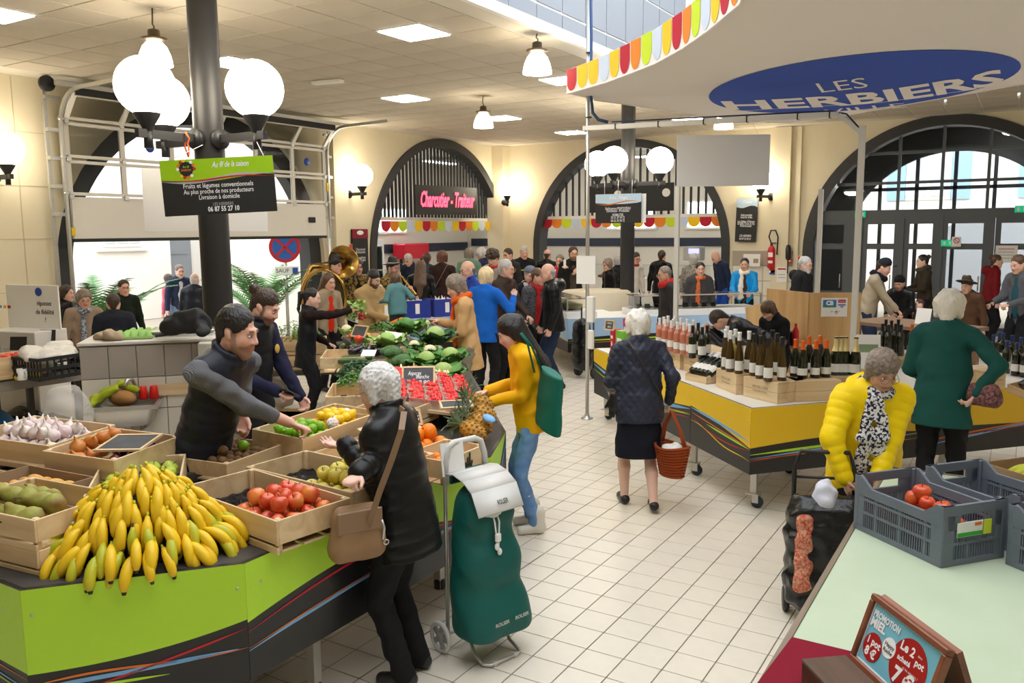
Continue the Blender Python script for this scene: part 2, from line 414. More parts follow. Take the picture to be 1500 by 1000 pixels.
shaft=mb(M_white).box((LX0-.05,(LY0+LY1)/2,5.95),(.06,LY1-LY0,3.0)).box((LX1+.05,(LY0+LY1)/2,5.95),(.06,LY1-LY0,3.0)).box(((LX0+LX1)/2,LY0-.05,5.95),(LX1-LX0+.16,.06,3.0)).box(((LX0+LX1)/2,LY1+.05,5.95),(LX1-LX0+.16,.06,3.0)).build('wall_rooflight',kind='structure')
pm=None
for j in range(11,21):
 for k,(z0,z1)in enumerate(((4.42,4.69),(4.69,5.39),(5.39,6.09))):
  y0=LY0+.02+.6*j
  o=mb(M_shaft).box((0,0,0),(.012,.575,z1-z0-.025),bev=.003).build('panel',shaft);o.location=(LX0-.012,y0+.3+.02,(z0+z1)/2)
mb(M_white).box((LX0,(LY0+LY1)/2,CEIL+.0),(.06,LY1-LY0,.03)).build('edge_bead',shaft)
def arch_wall(name,P,s0,s1,top,arches,th,mt,zlow=0.0):
 """P(s, z, depth) -> point; arches = (centre, radius, springing)"""
 pts=set([s0,s1])
 for c,r,zs in arches:
  for i in range(33):pts.add(round(c-r*math.cos(math.pi*i/32),5))
 pts=sorted(p for p in pts if s0<=p<=s1)
 def zl(s,side):
  for c,r,zs in arches:
   if c-r-1e-4<=s<=c+r+1e-4:
    if abs(s-(c-r))<1e-3:return zs if side>0 else zlow
    if abs(s-(c+r))<1e-3:return zs if side<0 else zlow
    return zs+math.sqrt(max(0,r*r-(s-c)**2))
  return zlow
 b=mb(mt)
 for a,e in zip(pts[:-1],pts[1:]):
  za,ze=zl(a,1),zl(e,-1)
  b.quad(P(a,za,0),P(e,ze,0),P(e,top,0),P(a,top,0));b.quad(P(e,ze,th),P(a,za,th),P(a,top,th),P(e,top,th))
  b.quad(P(a,za,th),P(e,ze,th),P(e,ze,0),P(a,za,0))
  b.quad(P(a,top,0),P(e,top,0),P(e,top,th),P(a,top,th))
 for c,r,zs in arches:
  for sg in(-1,1):b.quad(P(c+sg*r,zlow,0),P(c+sg*r,zlow,th),P(c+sg*r,zs,th),P(c+sg*r,zs,0))
 return b.build(name,kind='structure')
def arch_ring(name,P,c,r,w,zs,d0,d1,mt,parent=None,base=0.0):
 b=mb(mt);path=[(c-r,base)]+[(c-r*math.cos(math.pi*i/40),zs+r*math.sin(math.pi*i/40))for i in range(41)]+[(c+r,base)]
 inn=[(c-(r-w),base)]+[(c-(r-w)*math.cos(math.pi*i/40),zs+(r-w)*math.sin(math.pi*i/40))for i in range(41)]+[(c+(r-w),base)]
 n=len(path)
 for i in range(n-1):
  (a,za),(e,ze),(f,zf),(g,zg)=path[i],path[i+1],inn[i+1],inn[i]
  b.quad(P(a,za,d0),P(e,ze,d0),P(f,zf,d0),P(g,zg,d0));b.quad(P(g,zg,d1),P(f,zf,d1),P(e,ze,d1),P(a,za,d1))
  b.quad(P(g,zg,d0),P(f,zf,d0),P(f,zf,d1),P(g,zg,d1));b.quad(P(e,ze,d0),P(a,za,d0),P(a,za,d1),P(e,ze,d1))
 return b.build(name,parent,None if parent else 'structure')
PB=lambda s,z,d:(s,YB+d,z)
PL=lambda s,z,d:(XL-d,s,z)
A2=(-8.5,2.62,1.78);AE=(-1.5,2.74,1.70);AC=(16.8,2.80,1.62);AG=(9.85,2.78,1.62)
cut=lambda a,w:(a[0],a[1]-w,a[2])
arch_wall('wall_back',PB,XL,XR,CEIL+.3,[cut(A2,.12),cut(AE,.12)],.38,M_wall)
arch_wall('wall_left',PL,YF,YB+.38,CEIL+.3,[cut(AG,0),cut(AC,.12)],.38,M_wall)
mb(M_wall).box((XR+.15,7.6,2.3),(.3,24,4.7)).build('wall_right',kind='structure')
mb(M_wall).box((-3.5,YF-.15,2.3),(17.6,.3,4.7)).build('wall_front',kind='structure')
arch_ring('trim_1',PB,A2[0],A2[1],.19,A2[2],-.05,.36,M_slate)
arch_ring('trim_2',PL,AC[0],AC[1],.19,AC[2],-.05,.36,M_slate)
arch_ring('trim_3',PB,AE[0],AE[1],.21,AE[2],-.05,.36,M_slate)
arch_ring('trim_4',PL,AG[0],AG[1],.30,AG[2],.10,.40,M_slate)
mb(M_wall).box((-4.72,YB-.06,2.2),(.36,.14,4.42)).box((-4.38,YB-.03,2.2),(.10,.08,4.42)).build('trim_5',kind='structure')
mb(M_wall).box((XL+.06,13.05,2.2),(.14,.40,4.42)).box((XL+.03,13.36,2.2),(.08,.12,4.42)).build('trim_6',kind='structure')
mb(M_wall).box((XL+.09,YB-.09,2.2),(.5,.5,4.42)).build('trim_7',kind='structure')
cj=mat('joint_line',(.56,.48,.34),.8)
jb=mb(cj)
for z in(1.4,2.15,2.9,3.65):jb.box((XL+.003,6.4,z),(.006,1.4,.008));
for y in(6.62,):jb.box((XL+.003,y,2.2),(.006,.012,4.4))
for z in(2.9,3.65):jb.box((-5.3,YB-.003,z),(.8,.006,.008))
jb.build('trim_8',kind='structure')
M_wtile=mat('cream_wall_tile',(.80,.76,.66),.25);M_gtile=mat('taupe_wall_tile',(.42,.37,.31),.3)
pier=mb(M_grout).box((-5.1,YB-.012,.85),(1.42,.02,1.7)).build('trim_9',kind='structure')
for i in range(4):
 for j in range(5):
  mt=M_gtile if j==4 else M_wtile
  o=mb(mt).box((0,0,0),(.335,.014,.325),bev=.004).build('wall_tile',pier);o.location=(-5.1-.525+.35*i,YB-.024,.17+.34*j)
  # ---- annexes behind the arches
M_band=mat('navy_band',(.035,.045,.075),.35);M_back=mat('annex_wall_tile',(.83,.79,.70),.3)
ann=mb(M_back).box((-10.2,24.1,2.1),(12.6,.2,4.4)).box((-16.6,19,2.1),(.2,10.6,4.4)).box((-14.4,13.75,2.1),(4.3,.2,4.4)).box((-4.75,21.9,2.1),(.2,4.5,4.4)).build('wall_annex',kind='structure')
mb(M_band).box((-10.2,23.98,1.83),(12.2,.03,.25)).box((-16.48,19,1.70),(.03,10,.27)).build('trim_10',kind='structure')
mb(M_wallwhite).box((-10.2,21.9,4.35),(12.6,4.5,.12)).box((-14.5,17.0,4.35),(4.1,6.4,.12)).build('ceiling_annex',kind='structure')
M_day=mat('daylit_pane',(.9,.95,1.0),.3,emit=(.86,.93,1.0),estr=2.6)
for n,(mk,L0,L1,h0,h1)in enumerate((('b',-11.2,-9.6,2.25,3.0),('b',-8.6,-6.6,2.25,3.0),('l',16.6,17.9,2.2,2.9),('l',18.8,20.6,2.2,2.9))):
 b=mb(M_white)
 if mk=='b':
  b.box(((L0+L1)/2,23.97,(h0+h1)/2),(L1-L0+.1,.06,h1-h0+.1));w=b.build('window_%d'%(n+1),kind='structure')
  for i in range(2):
   q=(L1-L0)/2;mb(M_day).box((L0+q*(i+.5),23.93,(h0+h1)/2),(q-.06,.02,h1-h0-.04)).build('pane',w)
 else:
  b.box((-16.47,(L0+L1)/2,(h0+h1)/2),(.06,L1-L0+.1,h1-h0+.1));w=b.build('window_%d'%(n+1),kind='structure')
  for i in range(2):
   q=(L1-L0)/2;mb(M_day).box((-16.43,L0+q*(i+.5),(h0+h1)/2),(.02,q-.06,h1-h0-.04)).build('pane',w)
def strip(loc,along,label):
 t=thing('strip_light',label,'ceiling light',loc,0 if along=='x' else R(90),'strip lights behind the arches')
 mb(M_white).box((0,0,0),(1.5,.2,.06)).build('housing',t);mb(mat('strip_tube',(1,1,1),.4,emit=(1,.98,.94),estr=26)).box((0,0,-.04),(1.44,.15,.03),bev=.01).build('tube',t);return t
for x,n in((-11.4,'left'),(-8.6,'middle'),(-6.2,'right')):strip((x,21.6,4.2),'x','white strip light hung %s behind the second round arch'%{'left':'furthest into the corner','middle':'at the crown','right':'nearest the entrance pier'}[n])
for y,n in((15.6,'nearest the garage opening'),(17.6,'at the crown, long and bright'),(19.8,'nearest the hall corner')):strip((-14.5,y,4.2),'y','white strip light %s behind the first round arch'%n)
def grille(name,label,P,a,zb,n,d):
 c,r,zs=a[0],a[1]-.2,a[2];t=thing(name,label,'grille',P(c,zb,d))
 b0=Vector(P(c,zb,d))
 for i in range(n):
  s=c-r+2*r*(i+.5)/n;zt=zs+math.sqrt(max(0,r*r-(s-c)**2))
  if zt-zb<.1:continue
  p=Vector(P(s,zb,d))-b0;q=Vector(P(s,zt,d))-b0
  mb(M_slate).bar(p,q,.035,.05).build('slat',t)
 p=Vector(P(c-r,zb,d))-b0;q=Vector(P(c+r,zb,d))-b0
 mb(M_white).bar(p,q,.08,.08).build('rail',t);return t
grille('arch_grille','dark upright slats filling the head of the arch over the delicatessen sign',PL,AC,2.50,38,.22)
grille('arch_grille','dark upright slats filling the head of the arch behind the iron column',PB,A2,2.53,26,.22)
PENN=[mat('pennant_'+n,c,.75)for n,c in(('red',rgb(190,25,50)),('orange',rgb(232,135,40)),('lime',rgb(200,225,45)),('pale_blue',rgb(205,218,238)),('yellow',rgb(245,200,30)))]
def valance(label,P,s0,s1,n,z1,h,d,off=0):
 t=thing('scalloped_valance',label,'valance',P((s0+s1)/2,z1,d));b0=Vector(P((s0+s1)/2,z1,d));w=(s1-s0)/n
 for i in range(n):
  c=s0+w*(i+.5);out=[(-w*.5,0)]+[(-w*.5*math.cos(math.pi*k/10),-h*.45-h*.55*math.sin(math.pi*k/10))for k in range(11)]+[(w*.5,0)]
  b=mb(PENN[(i+off)%5]);f=[Vector(P(c+x,z1+z,d))-b0 for x,z in out];g=[Vector(P(c+x,z1+z,d+.008))-b0 for x,z in out];m=len(out)
  b.add(f+g,[tuple(range(m)),tuple(range(2*m-1,m-1,-1))]+[(j,j+m,(j+1)%m+m,(j+1)%m)for j in range(m)],False);b.build('pennant',t)
 return t
valance('scalloped strip of coloured pennants under the delicatessen sign',PL,AC[0]-2.25,AC[0]+2.55,16,2.45,.24,.1)
valance('scalloped strip of coloured pennants across the arch behind the iron column',PB,A2[0]-2.42,A2[0]+2.42,17,2.49,.23,.1)
# ---- garage door (sectional, half raised)
GX=-11.98;gy=[7.22,8.10,8.98,9.86,10.74,11.62,12.46];gz=[2.14,2.76,3.30,3.84]
M_dwhite=mat('door_white',(.80,.77,.71),.45);M_dglass=mat('door_pane',(.92,.94,.95),.03,trans=1.0,ior=1.1)
gd=mb(M_black).box((GX,(gy[0]+gy[-1])/2,2.12),(.05,gy[-1]-gy[0],.05)).build('door_1',kind='structure')
mb(M_dwhite).box((GX,(gy[0]+gy[-1])/2,(gz[0]+gz[1])/2),(.05,gy[-1]-gy[0],gz[1]-gz[0]-.01),bev=.004).build('panel',gd)
for k in range(4):mb(M_dwhite).box((GX+.026,(gy[0]+gy[-1])/2,2.25+.13*k),(.004,gy[-1]-gy[0]-.02,.006)).build('rib',gd)
top_in=.30;zt=4.22
for r in range(3):
 z0,z1=(gz[1],gz[2])if r==0 else(gz[2],gz[3])if r==1 else(gz[3],zt)
 x1=GX+(top_in if r==2 else 0)
 for zz,xx in((z0,GX),(z1,x1)):mb(M_dwhite).bar((xx,gy[0],zz+(.04 if zz==z0 else-.04)),(xx,gy[-1],zz+(.04 if zz==z0 else-.04)),.07,.045).build('rail',gd)
 for y in gy:mb(M_dwhite).bar((GX,y,z0),(x1,y,z1),.075,.045,up=(1,0,0)).build('mullion',gd)
 for y0,y1 in zip(gy[:-1],gy[1:]):
  b=mb(M_dglass);b.add([(GX,y0+.035,z0+.04),(GX,y1-.035,z0+.04),(x1,y1-.035,z1-.04),(x1,y0+.035,z1-.04)],[(0,1,2,3)],False);b.build('pane',gd)
 for y in gy:mb(M_steel).box((GX+.04,y,z0),(.03,.07,.07),bev=.005).build('hinge',gd)
for y,sg in((gy[0]-.08,-1),(gy[-1]+.08,1)):
 pts=[(GX+.03,y,0),(GX+.03,y,3.75)]+[(GX+.03+.5*(1-math.cos(a)),y,3.75+.5*math.sin(a))for a in(R(15),R(30),R(45),R(60),R(75),R(90))]+[(GX+1.6,y,4.27)]
 tr=mb(M_steel)
 for p,q in zip(pts[:-1],pts[1:]):tr.bar(p,q,.055,.035,up=(0,1,0))
 tr.build('track',gd);mb(M_steel).box((GX-.1,y+sg*.14,2.1),(.05,.05,4.3)).build('jamb_angle',gd)
 for z in(2.5,2.9,3.3,3.7,4.15):mb(M_steel).box((GX-.03,y+sg*.06,z),(.06,.22,.05)).build('bracket',gd)
 for z in(2.8,3.32,3.86):mb(M_steel).tube([(GX+.03,y-sg*.06,z),(GX+.03,y+sg*.03,z)],.03,10).build('roller',gd)
mb(M_steel).bar((GX+.35,gy[0]-.3,4.30),(GX+.35,gy[-1]+.35,4.30),.07,.06).build('spring_shaft',gd)
mb(M_black).bar((GX+.33,gy[0],4.22),(GX+.33,gy[-1],4.22),.05,.10).build('top_seal',gd)
mb(M_black).tube([(GX+.15,gy[0]-.32,4.30),(GX+.2,gy[0]-.32,4.30)],.11,16).build('cable_drum',gd)
mb(mat('warning_yellow',(.85,.6,.02),.5)).box((GX+.03,gy[0]-.02,2.25),(.05,.06,.12)).box((GX+.03,gy[-1]+.05,3.1),(.05,.05,.16)).build('warning_label',gd)
for y in(8.58,12.0):mb(M_blue).tube([(GX+.012,y,3.56),(GX+.022,y,3.56)],.075,16).build('round_sticker',gd)
mb(M_black).box((GX+.04,12.05,2.45),(.03,.18,.11),bev=.01).build('door_handle',gd)
# ---- entrance: glazed lunette and doors, porch, outer arch
PE=lambda s,z,d:(s,YB+.22+d,z)
ex=[-4.04,-3.2,-2.385,-1.57,-.74,.1,.94]
ent=mb(M_doorgrey).box((-1.5,YB+.22,2.47),(5.3,.09,.20)).build('window_5',kind='structure')
Ri=AE[1]-.2
def ztop(s):return AE[2]+math.sqrt(max(0,Ri*Ri-(s+1.5)**2))
for s in ex[1:-1]:mb(M_doorgrey).bar((s,YB+.22,2.55),(s,YB+.22,ztop(s)),.05,.06).build('mullion',ent)
for z in(3.13,3.75):
 h=math.sqrt(Ri*Ri-(z-AE[2])**2);mb(M_doorgrey).bar((-1.5-h,YB+.22,z),(-1.5+h,YB+.22,z),.045,.06).build('glazing_bar',ent)
zs_=[2.57,3.13,3.75,4.5]
for i in range(len(ex)-1):
 for z0,z1 in zip(zs_[:-1],zs_[1:]):
  n=8;top=[]
  for q in range(n+1):
   s=ex[i]+(ex[i+1]-ex[i])*q/n;top.append((s,min(z1,ztop(s))if abs(s+1.5)<Ri else 0))
  top=[p for p in top if p[1]>z0+.03]
  if len(top)<2:continue
  b=mb(M_glass);b.add([(s,YB+.22,z0)for s,_ in(top[0],top[-1])]+[(s,YB+.22,z)for s,z in top[::-1]],[tuple(range(len(top)+2))],False);b.build('pane',ent)
posts=[-4.0,-3.35,-3.04,-2.33,-1.55,-.70,.3,1.0];zr=(0,.72,1.78,2.37)
def door_leaf(n,x0,x1):
 w=mb(M_doorgrey);d=YB+.22
 for x in(x0+.04,x1-.04):w.box((x,d,1.19),(.10,.07,2.36))
 for z,h in((.08,.16),(.76,.12),(1.80,.12),(2.32,.10)):w.box(((x0+x1)/2,d,z),(x1-x0,.06,h))
 o=w.build('door_%d'%n,kind='structure')
 for z0,z1 in((.16,.70),(.82,1.74),(1.86,2.27)):mb(M_glass).box(((x0+x1)/2,d,(z0+z1)/2),(x1-x0-.17,.012,z1-z0)).build('pane',o)
 mb(M_steel).tube([(x1-.13,d-.07,.9),(x1-.13,d-.07,1.2)],.014,8).build('door_handle',o)
for n,(a,b_)in enumerate(((-3.98,-3.34),(-3.04,-2.33),(-2.22,-1.6),(-1.5,-.68),(-.55,.25),(.3,1.1))):door_leaf(n+2,a,b_)
mb(M_doorgrey).box((-3.19,YB+.22,1.2),(.28,.14,2.4)).box((-.62,YB+.22,1.2),(.1,.14,2.4)).box((-2.28,YB+.22,1.2),(.1,.14,2.4)).box((-1.55,YB+.22,1.2),(.1,.12,2.4)).box((-4.1,YB+.22,1.2),(.16,.14,2.4)).build('trim_11',kind='structure')
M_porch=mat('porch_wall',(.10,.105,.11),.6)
mb(M_porch).box((-4.62,21.0,2.2),(.1,2.6,4.5)).box((1.65,21.0,2.2),(.1,2.6,4.5)).box((-1.5,21.0,4.5),(6.3,2.6,.1)).build('wall_porch',kind='structure')
PO=lambda s,z,d:(s,22.3+d,z)
arch_wall('wall_outer',PO,-4.7,1.7,4.6,[(-1.5,2.45,1.6)],.3,M_porch)
out=arch_ring('window_6',PO,-1.5,2.47,.14,1.6,-.04,.1,M_doorgrey)
for s in(-3.1,-2.3,-1.5,-.7,.1):mb(M_doorgrey).bar((s,22.3,0),(s,22.3,1.6+math.sqrt(2.4**2-(s+1.5)**2)),.10,.08).build('mullion',out)
for z in(2.45,3.1):mb(M_doorgrey).bar((-1.5-2.3,22.3,z),(-1.5+2.3,22.3,z),.10,.08).build('glazing_bar',out)
for x,y,n in((-3.4,20.4,'beside the outer corner'),(-.4,21.2,'over the doors')):
 t=thing('porch_light','oval porch ceiling light %s seen through the entrance glass'%n,'ceiling light',(x,y,4.2 if n[0]=='o' else 3.0),0,'porch lights')
 mb(M_white).lathe([(.02,.08),(.2,.05),(.22,0)],20).build('rim',t);mb(M_panel).ell((0,0,-.02),(.2,.2,.06),20,8).build('diffuser',t)
 # ---- the street
M_road=mat('pale_paving',(.62,.60,.57),.8,noise=(6,.4,(.54,.52,.49)))
M_house=mat('pale_house_wall',(.82,.80,.76),.85,noise=(2,.3,(.75,.72,.67)))
mb(M_road).box((-6,9,-.13),(120,120,.03)).build('ground',kind='structure')
hs=thing('street_house','pale plastered house across the street seen under the half raised garage door','building',(-20,12,0))
mb(M_house).box((0,-5.2,4),(1.0,15.2,8)).box((-.6,3.2,4),(.6,1.8,8)).box((.5,7.9,4),(2.0,7.8,8)).build('wall',hs)
sh=mat('pale_window_glass',(.55,.60,.66),.2)
wv=mb(M_white).box((.52,1.0,2.55),(.06,1.1,1.3)).build('window',hs)
for i in range(3):
 for j in range(3):mb(sh).box((.56,1.0+.34*(i-1),2.55+.40*(j-1)),(.02,.28,.34)).build('pane',wv)
mb(M_house).box((.55,1.0,1.82),(.1,1.4,.06)).build('sill',hs)
mb(mat('house_door_grey',(.26,.28,.31),.5)).box((-.25,3.1,1.6),(.08,1.0,3.4)).box((-.19,3.1,2.1),(.02,.7,.9)).build('door',hs)
mb(mat('reddish_plinth',(.32,.16,.15),.7)).box((-.18,3.1,.75),(.06,.5,.5)).build('plinth',hs)
h2=thing('street_house','pale stone house across the street seen through the entrance glass','building',(-2,29,0))
mb(M_house).box((0,0,4),(20,1,9)).build('wall',h2)
bl=mat('pale_blue_shutter',(.30,.48,.72),.6)
for x in(-4.2,-.6,2.8):
 w2=mb(M_white).box((x,-.52,3.9),(1.2,.06,1.8)).build('window',h2)
 for i in(-.3,.3):mb(sh).box((x+i,-.56,3.9),(.5,.02,1.6)).build('pane',w2)
 for i in(-1,1):mb(bl).box((x+i*.86,-.55,3.9),(.5,.05,1.8)).build('shutter',h2)
ar=mb(mat('arched_door_grey',(.33,.35,.37),.6))  # arched door in one even grey
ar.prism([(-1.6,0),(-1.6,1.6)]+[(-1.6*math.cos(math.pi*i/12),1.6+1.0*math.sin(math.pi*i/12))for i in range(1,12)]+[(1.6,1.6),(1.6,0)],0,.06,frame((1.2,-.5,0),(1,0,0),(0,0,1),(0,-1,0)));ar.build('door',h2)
# ==== COLUMNS, LAMPS, SIGNS, CANOPY
def column(x,y,top,label):
 t=thing('iron_column',label,'column',(x,y,0))
 mb(M_column).lathe([(.2,0),(.2,.06),(.15,.1),(.128,.16),(.125,2.0),(.122,CEIL)],28).build('shaft',t)
 return t
colA=column(-6.0,4.88,CEIL,'dark iron column behind the fruit stall carrying white globe lamps')
colB=column(-6.0,13.7,CEIL,'dark iron column far off with a grey tiled foot, behind the wine pole')
mb(mat('grey_mosaic',(.40,.37,.34),.5,bump=('vor',40,.3))).box((0,0,.55),(.36,.36,1.1),bev=.02).build('tiled_foot',colB)
_g=mb(M_globe).ell((0,0,0),(.23,.23,.23),28,18);gm=_g.build('globe').data;bpy.data.objects.remove(bpy.data.objects['globe'])
def add_mesh(me,name,parent,loc=(0,0,0),rot=(0,0,0),scale=(1,1,1)):
 o=bpy.data.objects.new(name,me);C.objects.link(o);o.parent=parent;put(o,loc,rot,scale);return o
def globe_lamp(base,out,label,group=None,zc=3.36):
 """base: point on the post or wall, out: horizontal reach to the globe"""
 t=thing('globe_lamp',label,'lamp',(base[0],base[1],zc-.42),0,group)
 ox,oy=out;L=math.hypot(ox,oy);ux,uy=ox/L,oy/L
 add_mesh(gm,'globe',t,(ox,oy,.42))
 mb(M_black).lathe([(.03,.06),(.045,.10),(.10,.19),(.105,.21)],16,Matrix.Translation((ox,oy,0))).build('cup',t)
 b=mb(M_black);b.bar((0,0,.05),(ox+ux*.10,oy+uy*.10,.05),.05,.065);b.tube([(ox,oy,-.06),(ox,oy,.07)],.035,10);b.build('arm',t)
 b=mb(M_black).tube([(ux*-.01,uy*-.01,.05),(ux*.035,uy*.035,.05)],.085,14);b.build('mount',t);return t
for cx,cy,nm in((-6.0,4.88,'left'),(-6.0,13.7,'far')):
 for(ox,oy),w in(((0,-1),0),((1,0),1),((-1,0),2),((0,1),3)):
  if(w==3):continue
  who={'left':('big white globe lamp hanging nearest in front of the left iron column','white globe lamp reaching right of the left iron column','white globe lamp half hidden behind the big one at the left column'),'far':('white globe lamp in front of the far iron column','white globe lamp half hidden to the right of the far iron column','white globe lamp standing clear on the left side of the far column')}[nm][w]
  globe_lamp((cx+ox*.125,cy+oy*.125),(ox*.46,oy*.46),who)
globe_lamp((XL+.04,6.26),(.36,0),'white globe lamp on the cream wall left of the garage door')
globe_lamp((XL+.04,13.35),(.38,0),'white globe lamp on the pier between garage door and delicatessen arch')
globe_lamp((XL+.36,YB-.30),(.22,-.22),'white globe lamp in the corner between the two round arches',zc=3.32)
globe_lamp((-4.95,YB-.03),(-.16,-.33),'white globe lamp on the pier half hidden by the blank white board',zc=3.28)
bell=mb(M_bell).lathe([(.165,0),(.16,.05),(.145,.11),(.115,.18),(.07,.23),(.05,.25)],24);bm_=bell.build('bell').data;bpy.data.objects.remove(bpy.data.objects['bell'])
M_bronze=mat('bronze',(.13,.10,.07),.4,metal=.7)
for(u,v),zz,lb in(((227,78),3.98,'small bell pendant lamp above the big globe by the left column'),((787,92),4.09,'bell pendant lamp hanging beside the rooflight edge'),((708,176),4.02,'bell pendant lamp hanging before the delicatessen arch'),((1060,178),4.04,'bell pendant lamp hanging below the blue town logo canopy')):
 p=on_z(u,v,zz);t=thing('pendant_lamp',lb,'lamp',(p.x,p.y,zz-.12))
 add_mesh(bm_,'bell_shade',t)
 mb(M_bronze).lathe([(.05,.24),(.125,.245),(.125,.262),(.06,.275),(.055,.34),(.03,.35)],20).build('cap',t)
 mb(M_bronze).tube([(.0,0,.35),(.012,0,.37),(-.012,0,.40),(0,0,CEIL-zz+.12)],.008,6).build('hook',t)
seen={(-9.28,4.43):'square ceiling light cut by the left picture edge',(-9.28,7.43):'square ceiling light just right of the left iron column',(-9.28,11.03):'square ceiling light above the garage door and delicatessen pier',(-9.28,14.03):'square ceiling light beside the third bell pendant',(-9.28,17.03):'square ceiling light nearest the hall corner, far off',(-6.28,7.43):'large square ceiling light in the middle of the tiled ceiling',(-6.28,11.03):'square ceiling light half behind the bell pendant by the rooflight',(-6.28,16.43):'square ceiling light beyond the far iron column'}
for x,y in lights_xy:
 t=thing('ceiling_light',seen[(x,y)],'ceiling light',(x+.3,y+.3,CEIL))
 mb(M_white).box((0,0,.0),(.598,.598,.02)).build('frame',t);mb(M_panel).box((0,0,-.012),(.565,.565,.014)).build('diffuser',t)
b=mb(M_white).box((0,0,0),(.5,.12,.05),bev=.01)
p=on_z(480,120,4.38);o=b.build('exit_light');tag(put(o,p,(0,0,R(10))),'slim white emergency light on the ceiling near the garage door','light')
# ---- signs
def board(name,label,cat,o,x,y,w,h,mt,th=.012,z=None):
 """flat board: origin at the centre, x along it, y up it"""
 x=Vector(x).normalized();y=Vector(y);y=(y-x*y.dot(x)).normalized();n=x.cross(y)
 t=thing(name,label,cat);t.matrix_world=frame(o,x,y,n)
 mb(mt).box((0,0,-th/2),(w,h,th),bev=.002).build('panel',t);return t
def swoosh(t,pts,mt,w0,z,name='swoosh'):
 b=mb(mt);n=len(pts)
 for i in range(n-1):
  (a,c),(e,f)=pts[i],pts[i+1];g0=w0*math.sin(math.pi*max(.04,i/(n-1)));g1=w0*math.sin(math.pi*min(.96,(i+1)/(n-1)))
  b.quad((a,c-g0/2,z),(e,f-g1/2,z),(e,f+g1/2,z),(a,c+g0/2,z))
 return b.build(name,t)
def wave(x0,x1,y0,y1,amp,n=24,ph=0,cyc=1):return[(x0+(x1-x0)*i/n,y0+(y1-y0)*i/n+amp*math.sin(ph+2*math.pi*cyc*i/n))for i in range(n+1)]
M_sblk=mat('sign_black',(.018,.018,.018),.5);M_sgrn=mat('sign_green',rgb(160,205,20),.5);M_sw=mat('print_white',(.9,.9,.9),.5);M_spale=mat('sign_pale_blue',rgb(185,208,225),.5)
M_so=mat('print_orange',rgb(225,120,40),.5);M_sg=mat('print_grey',(.45,.45,.45),.5);M_sr=mat('print_red',rgb(190,35,50),.5);M_sy=mat('print_yellow',rgb(240,200,40),.5);M_sb=mat('print_blue',rgb(120,175,225),.5)
pa,pb_,pc,pd=[on_d(u,v,6.3)for u,v in((231,233),(398,230),(407,306),(244,320))]
ctr=(pa+pb_+pc+pd)/4;ux=((pb_-pa)+(pc-pd))/2;uy=((pa-pd)+(pb_-pc))/2;w_,h_=ux.length,uy.length
s1=board('hanging_sign','black and green sign for fruit and vegetables hung on the left iron column','sign',ctr,ux,uy,w_,h_,M_sblk)
ol=[(-w_/2,h_*.5),(-w_/2,h_*.14)]+[(-w_/2+w_*i/20,h_*(.14-.05*math.sin(math.pi*(i/20)*1.5))+h_*.0)for i in range(1,20)]+[(w_/2,h_*.19),(w_/2,h_*.5)]
mb(M_sgrn).prism(ol[::-1][::-1],0,.002).build('green_band',s1)
swoosh(s1,wave(-w_/2,w_/2,h_*.12,h_*.17,-h_*.05),M_sg,.022,.003);swoosh(s1,wave(-w_/2,w_/2,h_*.15,h_*.13,-h_*.035),M_sr,.012,.004)
T=Matrix.Translation
text('Au fil de la saison',.058,M_sw,s1,T((w_*.12,h_*.38,.004)),shear=.4,bold=.0008,width=w_*.33)
for i,(tx,y)in enumerate((('Fruits et légumes conventionnels',.02),('Au plus proche de nos producteurs',-.085),('Livraison à domicile',-.19))):
 text(tx,.048,M_sw,s1,T((w_*.0,h_*(y-.0),.004)),bold=.0004,width=w_*(.62 if i<2 else.36))
text('LES HERBIERS',.032,M_sg,s1,T((w_*.03,h_*-.32,.004)),width=w_*.18);text('06 87 55 27 10',.05,M_sw,s1,T((w_*.03,h_*-.41,.004)),bold=.0015,width=w_*.28)
lg=mb(M_sblk).lathe([(.055,0),(.055,.003)],20,T((-w_*.27,h_*.33,0))).build('emblem',s1)
for k in range(14):
 a=2*math.pi*k/14;mb((M_sr,M_so,M_sw,M_sgrn,M_sy)[k%5]).lathe([(.012,0),(.012,.005)],8,T((-w_*.27+.062*math.cos(a),h_*.33+.062*math.sin(a),0))).build('emblem_fruit',s1)
text('SAISON',.022,M_so,s1,T((-w_*.27,h_*.31,.0045)),bold=.0006);text('Au fil',.022,M_sgrn,s1,T((-w_*.27,h_*.37,.0045)),bold=.0004)
for sx in(-.42,.42):mb(M_steel).tube([(w_*sx,h_*.5,-.005),(w_*sx*.6,h_*.5+.14,-.35)],.003,5).build('wire',s1)
mb(mat('orange_cord',(.8,.13,.02),.6)).tube([(0,.0,0),(.03,.01,-.05),(-.01,.02,-.09),(.03,0,-.12),(.0,.02,-.17),(.02,0,-.2),(-.03,.01,-.12),(-.02,0,-.02)],.007,6).build('cord')
o=bpy.data.objects['cord'];tag(put(o,(-5.965,4.62,3.03)),'loop of orange cord tied round the lamp bracket on the left column','cord')
pa,pb_,pc,pd=[on_y(u,v,12.9)for u,v in((872,285),(939,283),(939,326),(873,327))]
ctr=(pa+pb_+pc+pd)/4;w_,h_=(pb_-pa).length,(pa-pd).length
s2=board('hanging_sign','black sign with pale blue head hung before the far iron column','sign',ctr,pb_-pa,pa-pd,w_,h_,M_sblk)
mb(M_spale).prism([(-w_/2,h_/2),(-w_/2,h_*.2)]+[(-w_/2+w_*i/12,h_*(.2-.05*math.sin(math.pi*i/12)))for i in range(1,12)]+[(w_/2,h_*.22),(w_/2,h_/2)],0,.002).build('blue_band',s2)
swoosh(s2,wave(-w_/2,w_/2,h_*.17,h_*.22,-h_*.05),M_so,.02,.003)
